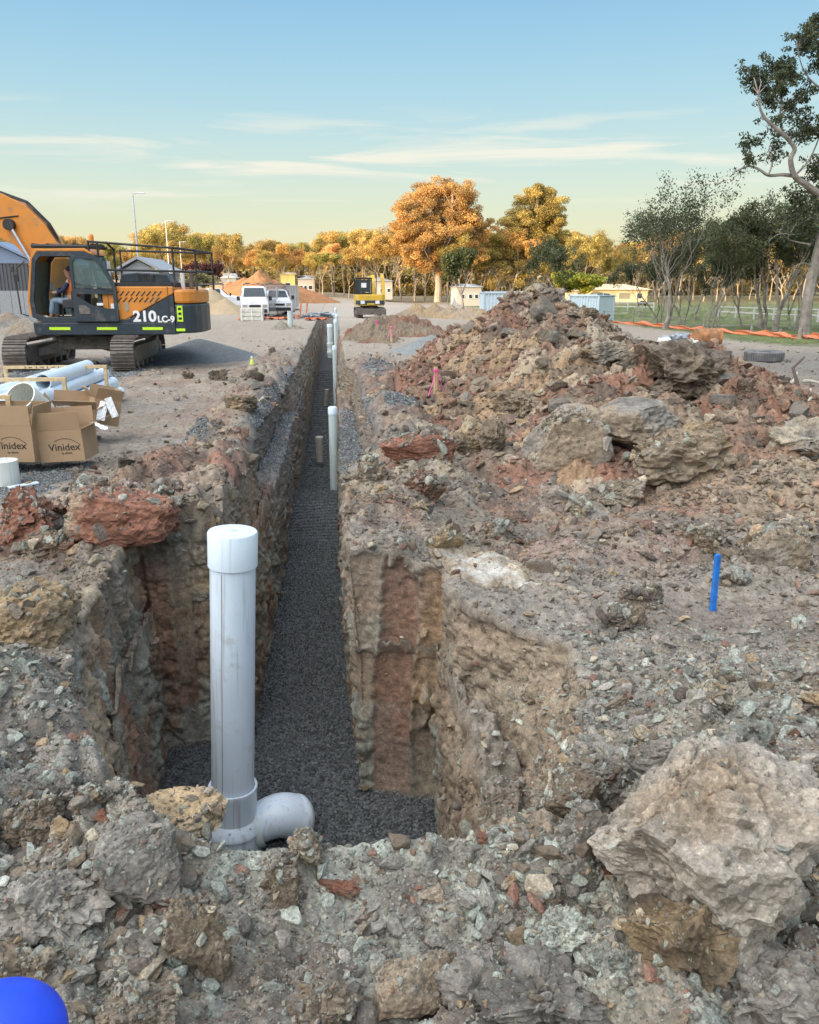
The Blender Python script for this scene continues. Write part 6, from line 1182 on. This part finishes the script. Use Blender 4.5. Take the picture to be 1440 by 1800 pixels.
M_roofb = mat('blue_grey_roof', (.20, .26, .38), .5, var=.06); M_fen = mat('charcoal_steel_sheet', (.085, .09, .10), .6, var=.08); M_conc = mat('pale_concrete', (.30, .31, .32), .85, var=.12); M_cream = mat('cream_wall', (.72, .58, .36), .8, var=.06); M_ytop = mat('yellow_wall', (.50, .44, .17), .8); M_cor = mat('cream_roof', (.72, .62, .42), .5, var=.05); M_gw = mat('light_grey_wall', (.36, .38, .40), .8, var=.06)
def house(name, label, cat, px0, px1, pbase, peave, pridge, y, depth, wall, roof, wins=(), rz=0, over=.4, gable=False, chim=False):
    a, b = PD(px0, pbase, y), PD(px1, pbase, y); g = min(a.z, float(lowland(np.array(a.x), np.array(y)))) ; w = b.x-a.x; ze = PD(px0, peave, y).z-g; zr = PD(px0, pridge, y).z-g; root = thing(name, label, cat, ((a.x+b.x)/2, y, g), rz)
    m = MB(); m.box((0, depth/2, ze/2), (w, depth, ze)); m.build('wall', wall, root)
    m = MB(); hw, dd = w/2+over, depth+over
    if gable: m.prism([(-hw, ze-.05), (0, zr), (hw, ze-.05), (hw, ze+.12), (0, zr+.18), (-hw, ze+.12)], -over, dd); m.prism([(-w/2, ze), (0, zr-.1), (w/2, ze)], .01, .1)
    else:
        k = depth/2; m.add([(-hw, -over, ze-.02), (hw, -over, ze-.02), (hw, dd, ze-.02), (-hw, dd, ze-.02), (-hw+k, k, zr), (hw-k, k, zr)], [(0, 1, 5, 4), (1, 2, 5), (2, 3, 4, 5), (3, 0, 4), (3, 2, 1, 0)])
    rf = m.build('roof', roof, root)
    for (x, z, ww, hh, mm) in wins:
        m = MB(); m.box((x*w/2, -.03, z*ze), (ww, .08, hh)); o = m.build('window', M_white, root); m = MB(); m.box((x*w/2, -.075, z*ze), (ww-.14, .03, hh-.14)); m.build('pane', mm or M_dglass, o)
    return root
house('shed', 'large shed with blue-grey gabled roof at the left edge', 'shed', -60, 68, 512, 463, 428, 62, 14, M_gw, M_roofb, ((.4, .5, 1.2, 1, None),), gable=True)
house('grey_building', 'grey gabled building with dark windows behind the excavator handrail', 'building', 212, 282, 512, 478, 455, 62, 8, M_gw, mat('grey_roof', (.30, .32, .34), .5), ((-.5, .45, 1.0, 1.4, None), (.1, .45, .8, 1.2, None), (.6, .4, .8, 1.6, None)), gable=True)
house('farmhouse', 'cream farmhouse with pale hipped roof and verandah, right of the spoil heap', 'house', 1042, 1138, 524, 509, 499, 150, 8, M_cream, M_cor, ((-.75, .5, 1.2, 1.0, None), (-.5, .5, 1.2, 1.0, None), (.15, .5, 2.2, 1.2, M_tan), (.7, .5, 1.0, 1.0, None)), over=.8)
house('garden_shed', 'tiny cream shed with hipped roof left of the farmhouse', 'shed', 1000, 1020, 520, 511, 505, 145, 3, M_cream, M_cor)
house('white_house', 'low white walled house behind the trees left of the pale container', 'house', 804, 846, 520, 504, 499, 125, 7, M_whw, M_gw, ((-.55, .5, .6, .7, None), (.1, .5, .6, .7, None), (.6, .5, .6, .7, None)))
house('yellow_house', 'small yellow walled house left of the trench axis, far away', 'house', 493, 519, 497, 482, 478, 160, 6, M_ytop, M_cor, ((0, .5, 1, 1, None),))
house('weatherboard_house', 'small white house with pale roof right of the yellow house', 'house', 524, 553, 502, 490, 484, 158, 6, M_whw, M_gw, ((-.6, .5, .6, .8, None), (-.1, .5, .6, .8, None), (.5, .5, .8, .8, None)))
house('white_roofed_house', 'low white-roofed house left of the orange earth mound, far away', 'house', 388, 416, 500, 488, 480, 160, 6, M_gw, M_white, ((0, .5, 1, 1, None),))
house('grey_house', 'grey house half hidden by gum trunks behind the small yellow digger', 'house', 645, 690, 508, 494, 487, 150, 6, M_whw, M_gw, ((-.5, .5, .8, .7, None), (.2, .5, .8, .7, None), (.7, .5, .6, .7, None)))
def sheet_fence():
    p0, p1 = PD(-70, 512, 52), PD(62, 512, 52); root = thing('steel_sheet_fence', 'dark ribbed steel fence on a pale concrete wall at the left edge', 'fence', (p0.x, 52, 0)); L = p1.x-p0.x; zt = PD(0, 463, 52).z; zb = PD(0, 511, 52).z; m = MB(); n = int(L/.2); poly = []
    for k in range(n): x = L*k/n; s = L/n; poly += [(x, 0), (x+s*.55, 0), (x+s*.65, .04), (x+s*.9, .04)]
    q = len(poly); m.add([(a, b, zb) for a, b in poly]+[(a, b, zt) for a, b in poly], [(k, k+1, q+k+1, q+k) for k in range(q-1)]); m.box((L/2, .03, zt), (L, .1, .06)); m.build('sheet', M_fen, root); m = MB()
    for k in range(6): m.box((L*(k+.5)/6, .1, (zb)/2), (L/6-.02, .2, zb)); 
    m.build('retaining_wall', M_conc, root)
sheet_fence()
def cow(px, py, y, label, sc=1.0, rz=0):
    p = PD(px, py, y); g = float(lowland(np.array(p.x), np.array(y))); root = thing('cow', label, 'cow', (p.x, y, g), rz); M_cow = mat('black_hide', (.012, .011, .01), .7)
    V = [(0, 0, 1.0), (.55, 0, 1.02), (.85, 0, .95), (1.1, 0, .7), (1.3, 0, .42), (1.42, 0, .28), (-.5, 0, 1.05), (-.8, 0, 1.0), (.6, .18, .7), (.62, .18, .35), (.6, .18, .04), (.6, -.18, .7), (.62, -.18, .35), (.6, -.18, .04), (-.65, .18, .75), (-.78, .18, .42), (-.7, .18, .04), (-.65, -.18, .75), (-.78, -.18, .42), (-.7, -.18, .04), (-.95, 0, .7), (-.97, 0, .4)]
    E = [(0, 1), (1, 2), (2, 3), (3, 4), (4, 5), (0, 6), (6, 7), (1, 8), (8, 9), (9, 10), (1, 11), (11, 12), (12, 13), (6, 14), (14, 15), (15, 16), (6, 17), (17, 18), (18, 19), (7, 20), (20, 21)]
    rr = [.36, .34, .22, .17, .14, .09, .33, .2, .12, .07, .06, .12, .07, .06, .14, .07, .06, .14, .07, .06, .03, .02]
    o = skin_body('body', [tuple(c*sc for c in v) for v in V], E, [r*sc for r in rr], M_cow, root, sub=1)
cow(1063, 528, 100, 'black cow grazing in front of the cream farmhouse', 1.0, R(180)); cow(1130, 523, 112, 'black calf standing at the right end of the farmhouse', .7, 0)
# ---------------- other heaps ----------------
def col_one(c, v=.25): 
    def f(X, Y, Z, q, s): C = np.zeros(X.shape+(3,))+np.array(c); return C*(1+v*fbm(X*2, Y*2, Z*2, 4, s)[..., None])
    return f
def col_mix(a, b):
    def f(X, Y, Z, q, s): C = np.zeros(X.shape+(3,))+np.array(a); return mixc(C, np.array(b), sstep(-.2, .3, fbm(X*.8, Y*.8, Z, 4, s)))*(1+.2*fbm(X*4, Y*4, Z*3, 3, s))[..., None]
    return f
def H_(label, pts, box, n, f, amp, sd, sharp=1.0): return heap('spoil_heap' if amp > .2 else 'gravel_heap', label, crest(*pts), *box, *n, f, amp, sd, sharp)
def bx_(pts, m=1.15):
    P = crest(*pts); return (min(p[0]-p[3]*m for p in P), max(p[0]+p[3]*m for p in P), min(p[1]-p[4]*m for p in P), max(p[1]+p[4]*m for p in P))
def hh(label, pts, n, f, amp, sd, sharp=1.0): return H_(label, pts, bx_(pts), n, f, amp, sd, sharp)
hh('pile of brown clods beside the small yellow digger', [(690, 549, 38, 2.2, 2.4), (665, 560, 37, 1.6, 2), (715, 560, 36, 2.0, 2), (740, 572, 35, 1.8, 1.8), (655, 575, 33, 1.2, 2.2)], (260, 200), col_mix(BROWN*.85, RED*.75), 1.0, 2000, .9)
hh('long low ridge of pale brown clods left of the pale container', [(735, 524, 62, 2.0, 2), (765, 524, 62, 2, 2), (795, 525, 61, 2, 2), (825, 529, 60, 2, 2), (845, 534, 58, 1.6, 2)], (300, 90), col_mix(BROWN*1.25, OCH*.8), .8, 2100, .9)
hh('small brown dirt pile round the grey pipe stub left of the trench', [(498, 564, 41, .7, .9), (520, 568, 41, .8, .9)], (140, 90), col_mix(BROWN, GREY), .6, 2200, .9)
hh('bright orange earth mound with a dark side face, beyond the van', [(455, 473, 110, 5.5, 9), (430, 486, 112, 6.5, 9), (480, 489, 112, 6, 9), (405, 494, 114, 5, 9), (520, 500, 116, 6, 8)], (200, 120), col_mix((.42, .20, .09), (.34, .17, .08)), .5, 2300, .95)
hh('sandy tan mound left of the white van', [(372, 503, 66, 2.6, 4), (350, 500, 67, 3.2, 5), (395, 522, 64, 2, 3)], (160, 100), col_one(SAND*.85, .1), .25, 2400, 1.0)
hh('long low tan earth bank behind the excavator handrail', [(330, 486, 115, 9, 6), (270, 488, 116, 9, 6), (385, 492, 114, 9, 6), (200, 490, 116, 9, 6)], (200, 60), col_mix((.5, .33, .18), SAND*.7), .5, 2450, 1.0)
hh('brown dirt bank in front of the concrete wall at the left edge', [(10, 548, 36, 3.0, 2), (45, 556, 35, 2.4, 2), (-40, 545, 36, 3, 2)], (200, 90), col_mix(BROWN, GREY), .5, 2500, .9)
o_, g1 = hh('dark grey gravel heap behind the excavator tracks', [(350, 588, 25.5, 2.0, 2.2), (320, 600, 24.5, 1.8, 2), (385, 600, 25.0, 1.5, 1.8), (270, 606, 25, 2.0, 2)], (240, 160), col_one(GRAV*1.0, .2), .08, 2600, 1.15)
o_, g2 = hh('pale blue-grey gravel heap left of the tall spoil heap', [(760, 582, 27, 1.6, 2.0), (790, 578, 28, 1.5, 2.0), (735, 592, 26.5, 1.2, 1.6)], (200, 140), col_one(GRAVL*1.0, .12), .07, 2700, 1.1)
# ---------------- individual clods ----------------
CM = {}
def clod_mesh(seed, shape, col, col2, sub=5, rough=.12, planes=14, cut=.45, layers=0, fq=2.0, chunk=1.0):
    v, f = rock_verts(sub, seed, shape, rough, planes, cut, layers, chunk); x, y, z = (v*fq+seed % 7).T
    a = sstep(-.15, .3, fbm(x, y, z, 4, seed)); b = sstep(.15, .4, fbm(x*2.5, y*2.5, z*2.5, 3, seed+3)); C = np.array(col)*(1-a[:, None])+np.array(col2)*a[:, None]; C = C*(1+.25*fbm(x*6, y*6, z*6, 3, seed+5)[:, None]); C = C*(1-b[:, None]*.3)
    return tri_mesh('clod', v, f, M_clod, False, C)
def clod(px, py, y, w, h, seed, col, col2, label, dep=.8, rz=0, tilt=0, layers=0, rough=.14, planes=14, cut=.5, up=.32, chunk=1.0):
    """px, py: where the clod's middle stands in the photograph; w, h in photo pixels at distance y"""
    p = hit(px, min(1840, py+h*.38))
    if seed == 21: p = PD(px, py+14, 2.42)
    s = (p-Vector((0, 0, H))).length/F; W_, H_2 = w*s/2/.82, h*s/2/.8
    me = clod_mesh(seed, (W_, W_*dep, H_2), col, col2, 6 if w > 300 else 5, rough, planes, cut, layers, chunk=chunk); o = link_mesh('clay_clod', me); o.location = p+Vector((0, W_*dep*.2, H_2*.42)); o.rotation_euler = (tilt, 0, rz-YAW); tag(o, label, 'clod'); return o
def onz(px, py, z):
    p = PZ(px, py, z); return p.y
B, G2, RD, OC, CR, GN, DK = BROWN, GREY, RED, OCH, CREAM, GREEN, DARK
CL = [
 # px, py(mid), y, w, h, seed, colours, label
 (1262, 1490, 2.35, 330, 300, 11, G2*1.15+OC*.12, B*1.15, 'huge tan and grey clay boulder filling the lower right', dict(dep=.9, rough=.095, planes=12, cut=.62)),
 (1215, 1640, 2.15, 190, 120, 12, OC*.6, DK, 'dark ochre lump under the huge clay boulder', {}),
 (1400, 1400, 2.8, 200, 110, 13, G2*1.1, CR*.8, 'grey crumbly clod at the right edge above the huge boulder', dict(rough=.2)),
 (245, 1520, 2.35, 160, 125, 14, B*.8, G2*.9, 'big grey-brown clod with ochre right side on the near left bank', dict(planes=10, rough=.09, chunk=.3, cut=.42)),
 (70, 1590, 2.1, 165, 85, 15, GN*1.0, G2*1.2, 'long pale green clod on the near left bank', dict(tilt=.2, rz=.3, rough=.16)),
 (350, 1650, 1.95, 90, 145, 16, B*.85, B*1.1, 'tall pointed brown-ochre clod standing in the near rubble', dict(planes=9, dep=.6)),
 (50, 1715, 1.8, 105, 85, 17, B*.85, G2, 'rounded brown clod above the blue plastic', {}),
 (245, 1775, 1.7, 115, 85, 18, G2*1.0, B*.8, 'rounded grey clod at the bottom edge right of the blue plastic', {}),
 (745, 1735, 1.75, 130, 130, 19, B*1.1, G2, 'tall wedge-shaped brown clod at the bottom centre', dict(planes=8, rough=.09, chunk=.3, cut=.42)),
 (850, 1745, 1.8, 150, 100, 20, G2*.9, G2*.7, 'flat grey slab leaning right of the wedge-shaped clod', dict(planes=7, tilt=-.4)),
 (315, 1440, 2.55, 130, 45, 21, CR*.95, OC, 'flat cream layered slab in front of the big pipe foot', dict(layers=24, dep=.8, planes=5, rz=.2, rough=.09, chunk=.4)),
 (905, 1475, 2.7, 125, 65, 22, B*1.1, OC*.65, 'flat brown clod with hollow underside at the pit corner', dict(planes=8, rough=.09, chunk=.3, cut=.42)),
 (835, 1515, 2.6, 105, 70, 23, G2*1.15, G2*.8, 'grey crusted clod left of the hollow brown clod', {}),
 (1010, 1390, 2.95, 100, 65, 24, G2*.62, B*.6, 'dark grey-brown clod in the middle of the right bank', dict(planes=8, rough=.09, chunk=.3, cut=.42)),
 (1075, 1375, 3.0, 80, 55, 25, G2*.6, G2*.8, 'dark grey slab right of the middle dark clod', dict(planes=7)),
 (1022, 1450, 2.8, 80, 80, 26, G2*.75, G2*.9, 'upright grey wedge clod between the pit corner and the huge boulder', dict(planes=7, rough=.09, chunk=.3, cut=.42)),
 (540, 1490, 2.5, 70, 60, 27, B*1.25, CR*.7, 'pinkish brown clod in front of the pipe bend', {}),
 (495, 1555, 2.25, 60, 80, 28, B*.65, B*.8, 'narrow red-brown wedge clod below the pipe bend', dict(planes=7, dep=.6)),
 (610, 1520, 2.4, 100, 45, 29, G2*.9, B, 'long grey clod on the pit lip right of the pipe bend', {}),
 (985, 1640, 2.0, 95, 65, 30, GN*1.05, G2*1.2, 'pale green layered clod in the middle of the near rubble', dict(layers=30)),
 (1075, 1685, 1.95, 70, 50, 31, GN*1.2, GN*.8, 'green grey clod below the huge boulder left side', {}),
 (950, 1780, 1.75, 230, 90, 32, G2*.95, G2*.75, 'broad grey clod at the bottom edge right of centre', dict(rough=.2)),
 (1330, 1760, 1.9, 170, 100, 33, G2*1.1, CR*.7, 'grey lumpy clod at the bottom right edge', dict(rough=.2)),
 (570, 1775, 1.7, 110, 60, 34, B*.9, G2, 'brown clod half buried at the bottom edge left of centre', {}),
 (110, 1400, 2.75, 85, 60, 35, B*.75, G2*.8, 'dark brown clod on the left bank above the grey-ochre clod', {}),
 (160, 1405, 2.7, 60, 60, 36, G2*.85, B*.8, 'upright grey clod right of the dark brown clod on the left bank', {}),
 (55, 1440, 2.6, 90, 60, 37, B*.8, G2*.7, 'dark clod at the left edge of the left bank', {}),
 (50, 1085, 4.6, 125, 95, 38, G2*.95, OC*.7, 'square cream and ochre clay block on the left pit rim', dict(planes=3, cut=.8, rough=.09, dep=1)),
 (45, 905, 7.0, 110, 95, 39, RD*.85, RD*1.1, 'rounded dark red boulder at the left edge above the pit', dict(dep=.9)),
 (215, 900, 7.4, 165, 95, 40, RD*1.0, CR*.75, 'broad red clay block with pale layers left of the big pipe', dict(layers=20, planes=6, cut=.6, dep=.6, tilt=-.1, rough=.1, chunk=.45)),
 (80, 960, 6.4, 100, 50, 41, B*.9, RD*.7, 'brown clod under the dark red boulder', {}),
 (155, 860, 8.2, 60, 45, 42, DK*1.7, B*.7, 'dark grey clod between the red boulder and the red block', {}),
 (285, 870, 8.0, 60, 50, 43, G2*.75, RD*.8, 'grey-red clod on the upper right of the red clay block', {}),
 (1355, 957, 5.9, 110, 85, 44, B*1.1, G2*1.15, 'big rounded brown clod behind the blue stake', dict(planes=8, rough=.09, chunk=.3, cut=.42)),
 (1240, 945, 6.3, 50, 50, 45, B*1.1, OC*.9, 'small tan clod left of the blue stake top', {}),
 (1130, 1045, 4.85, 70, 55, 46, DK*1.5, G2*.6, 'dark slab clod left of the blue stake', dict(planes=7, tilt=-.5)),
 (1100, 1085, 4.6, 85, 40, 47, DK*1.4, DK*1.8, 'dark crumbly clod below the dark slab clod', {}),
 (1258, 1230, 3.55, 80, 55, 48, G2*1.1, CR*.8, 'grey crusted clod below the blue stake', {}),
 (1290, 1012, 5.45, 42, 22, 49, DK*1.3, DK*1.6, 'small black clod right of the blue stake', {}),
 (1022, 890, 8.0, 42, 34, 50, CR*.8, OC, 'cream rounded stone at the foot of the tall heap', {}),
 (1095, 862, 8.3, 105, 60, 51, B*.9, G2, 'brown clod at the foot of the tall heap right of the cream stone', {}),
 (885, 930, 6.9, 40, 32, 52, G2*.75, B*.8, 'small dark clod on the flat ground right of the trench', {}),
 (1205, 655, 12.0, 210, 120, 53, DK*1.25, B*.75, 'dark undercut clay overhang at the right shoulder of the tall heap', dict(planes=9, dep=.7, rough=.18)),
 (985, 770, 9.6, 200, 140, 54, B*1.25, G2*1.2, 'large tilted slab of pale brown clay low on the tall heap', dict(planes=6, cut=.5, rough=.06, tilt=-.6, layers=20, chunk=.25)),
 (915, 705, 11.2, 105, 75, 55, B*.9, OC*.65, 'brown clod over a dark hollow on the left foot of the heap', {}),
 (1180, 800, 8.6, 230, 130, 56, B*1.0, OC*.62, 'big brown undercut clod in front of the tall heap', dict(planes=9, rough=.15, dep=.7)),
 (1100, 745, 9.7, 230, 110, 57, B*1.2, G2*1.1, 'wide pale brown clod right of the tilted clay slab', dict(planes=9, dep=.8, rough=.08, chunk=.4)),
 (1425, 775, 8.0, 130, 95, 58, G2*1.2, CR*.7, 'pale grey clod overhanging at the right edge', dict(planes=9)),
 (1308, 682, 11.5, 45, 42, 59, RD*.65, DK*1.5, 'dark red clod on the right foot of the tall heap', {}),
 (735, 785, 10.2, 120, 55, 60, RD*1.0, RD*.8, 'flat red clay block right of the trench edge', dict(planes=5, cut=.6, rough=.09, dep=.5, layers=14, chunk=.4)),
 (655, 830, 8.7, 70, 60, 61, G2*1.1, B, 'grey-brown clod on the right trench edge', {}),
 (820, 780, 10.0, 80, 60, 62, B*.8, OC*.7, 'brown clod right of the flat red block', {}),
 (745, 850, 8.6, 70, 50, 63, RD*.7, B*.8, 'dark red-brown clod below the flat red block', {}),
 (870, 760, 10.4, 75, 70, 64, B*.85, DK*1.8, 'dark brown clod at the left foot of the tall heap', {}),
 (1060, 620, 14.0, 90, 60, 65, G2*1.25, OC*.7, 'pale grey-green clod high on the tall heap', {}),
 (950, 520, 16.6, 34, 20, 66, B*.7, RD*.6, 'dark clod at the very top of the tall heap', {}),
 (1035, 552, 15.5, 34, 22, 67, B*.65, DK*1.6, 'dark clod on the right slope just below the heap top', {}),
 (383, 657, 18.6, 30, 26, 68, B*.7, G2*.8, 'dark clod near the bottle left of the trench', {}),
 (330, 655, 18.6, 24, 18, 69, G2, B*.9, 'pale clod beside the excavator track', {}),
 (435, 655, 17.5, 26, 16, 70, B*.8, G2*.8, 'small brown clod in front of the drink bottle', {}),
 (418, 705, 14.6, 56, 34, 71, B*.8, OC*.7, 'rough brown clod left of the trench above the gravel bench', {}),
 (1085, 1325, 3.2, 130, 32, 72, G2*1.1, B*1.1, 'smooth grey slab with black plastic on it', dict(planes=5, rough=.05)),
 (1200, 1330, 3.1, 150, 60, 73, B*.7, G2*.7, 'flat brown slab behind the huge boulder', dict(planes=5, rough=.06, tilt=-.4)),
 (1425, 1340, 3.1, 110, 55, 74, B*1.0, G2*.9, 'flat brown clod at the right edge behind the huge boulder', dict(planes=7)),
 (785, 945, 6.6, 60, 45, 75, OC*.8, B, 'curled tan clay flake on top of the grooved trench corner', dict(planes=5, rough=.05, dep=.6)),
]
CLO = []
for px, py, y, w, h, sd, c1, c2, lb, kw in CL:
    k = .8 if (px > 780 and py < 850) else 1.0
    CLO.append(clod(px, py, y, w*k, h*k, sd, c1, c2, lb, **kw))
# crumbs lying on the big clods
bpy.context.view_layer.update(); cx_, cc_ = [], []
for o in CLO:
    me = o.data; n = len(me.vertices); v = np.empty(n*3, f4); me.vertices.foreach_get('co', v); nn = np.empty(n*3, f4); me.vertices.foreach_get('normal', nn); c = np.empty(n*4, f4); me.color_attributes['Col'].data.foreach_get('color', c)
    M_ = np.array(o.matrix_world); v = v.reshape(-1, 3)@M_[:3, :3].T+M_[:3, 3]; nn = nn.reshape(-1, 3)@M_[:3, :3].T; d = np.linalg.norm(v-(0, 0, H), axis=1); ok = np.where((nn[:, 2] > .35) & (d < 9))[0]
    if len(ok): k = rg.choice(ok, min(len(ok), int(6500 if n > 20000 else 260))); cx_.append(v[k]); cc_.append(c.reshape(-1, 4)[k, :3])
P_ = np.concatenate(cx_); K_ = np.concatenate(cc_); n = len(P_); d = np.linalg.norm(P_-(0, 0, H), axis=1); u = rg.rand(n); sz = np.clip(4.6*(1-u*.985)**-.5, 0, 34)*d/F/2
scatter('clod_crumbs', P_, sz[:, None]*(.7+.6*rg.rand(n, 3)), rg.rand(n, 3)*6.28, np.clip((K_*.3+.7*PAL[rg.choice(len(PAL), n, p=pal_near)])*(1+.2*rg.normal(size=(n, 1))), .02, .8), label='small crumbs of clay lying on the big clods')
# smaller clods, each its own object, shared shapes
base_ = [clod_mesh(300+i, (1, .8, .7), [B, G2, RD*.85, B*.7, OC*.8, G2*.75][i % 6], [G2, B, B*.8, DK*1.6, CR*.8, B*.8][i % 6], 4, [.15, .07][i % 2], [14, 10][i % 2], .42, chunk=[1.0, .15][i % 2]) for i in range(12)]
def many(n, GG, wt, smin, smax, label, group, sd):
    r = np.random.RandomState(sd); w = wt.ravel().astype(float); c = np.cumsum(w); s = np.searchsorted(c, r.rand(n)*c[-1])
    for i in s:
        x, y, z = GG['X'].flat[i], GG['Y'].flat[i], GG['Z'].flat[i]; d = math.sqrt(x*x+y*y+(z-H)**2); k = r.uniform(smin, smax)*d/F/2*r.uniform(.6, 1.3)
        o = bpy.data.objects.new('clay_clod', base_[r.randint(12)]); COL.objects.link(o); o.location = (x, y, z+k*.2); o.scale = (k*r.uniform(.8, 1.3), k*r.uniform(.8, 1.2), k*r.uniform(.7, 1.1)); o.rotation_euler = (r.normal(0, .4), r.normal(0, .4), r.rand()*6.28); tag(o, label, 'clod', group)
nF = (1-G['F'])*(1-G['W'])
many(34, G, vis*nF*(Gy < 2.62)*(Gy > 2.05)*(Gx > -1.2)*(Gx < 1.1), 40, 80, 'grey-brown clay clod lying on the near lip of the pit', 'clods along the near pit lip', 12)
many(80, G, vis*nF*(Gy < 4.2)*(Gy > 1.5)*G['rm'], 30, 62, 'medium clay clod lying loose in the rubble on the near bank', 'loose clods on the near bank', 1)
many(45, G, vis*nF*(Gy > 5)*(Gy < 22)*(Gx < -.9)*(Gx > -4.5)*(G['rm'] > .35), 16, 44, 'brown clay clod lying loose on the left side of the trench', 'loose clods left of the trench', 2)
many(60, G, vis*nF*(Gy > 5)*(Gy < 24)*(Gx > .1)*(Gx < 4)*(G['rm'] > .3), 16, 44, 'brown clay clod lying loose on the right side of the trench', 'loose clods right of the trench', 3)
many(90, HG, HG['ins']*sstep(22, 9, HG['Y'])**1.5, 22, 75, 'brown clay clod lying loose on the slope of the tall spoil heap', 'loose clods on the tall spoil heap', 4)
# ---------------- small near things ----------------
def blue_thing():
    p = PD(-5, 1835, 1.18); g = PZ(-5, 1835, .55); v, f = ICO[5]; v = v*np.array((.115, .115, .085)); m = mat('blue_plastic', (.008, .06, .70), .42, var=.12, vs=20, dirt=.1, dc=(.1, .12, .2)); o = link_mesh('plastic_tub', tri_mesh('lid', v, f, m, True)); o.location = p; tag(o, 'smooth bright blue rounded plastic tub in the bottom left corner', 'tub')
blue_thing()
def black_strip():
    p = PD(1133, 1318, 3.05); m_ = mat('black_plastic', (.012, .013, .015), .4); m = MB(); m.beam(p+Vector((-.035, 0, .06)), p+Vector((.04, -.03, -.05)), .03, .006); m.beam(p+Vector((.03, 0, .075)), p+Vector((.03, -.02, -.04)), .035, .006); m.beam(p+Vector((-.01, -.01, .03)), p+Vector((.045, .0, .02)), .03, .006); tag(m.build('black_plastic_scrap', m_), 'torn black plastic scrap on the grey slab above the huge boulder', 'plastic scrap')
black_strip()
def twig(a, b, y0, y1, r, label, m_, bow=.04):
    p, q = PD(*a, y0), PD(*b, y1); c = p.lerp(q, .5)+Vector((0, 0, bow)); stick([p, p.lerp(c, .5)+Vector((0, 0, bow*.3)), c, q], r, m_, label, name='twig')
M_root = mat('dry_root', (.5, .42, .3), .9)
twig((545, 1550), (612, 1612), 2.28, 2.1, .0035, 'long pale dry root lying over the near rubble', M_root, .03); twig((240, 1645), (300, 1632), 2.0, 2.03, .007, 'short dark stick lying in the near left rubble', M_stickd, .01); twig((860, 1410), (930, 1385), 3.3, 3.3, .005, 'thin dark stick on the pit slope right of the grooved corner', M_stickd, .01)
twig((700, 1512), (745, 1540), 2.75, 2.6, .003, 'thin pale root hanging at the pit lip', M_root, .02)
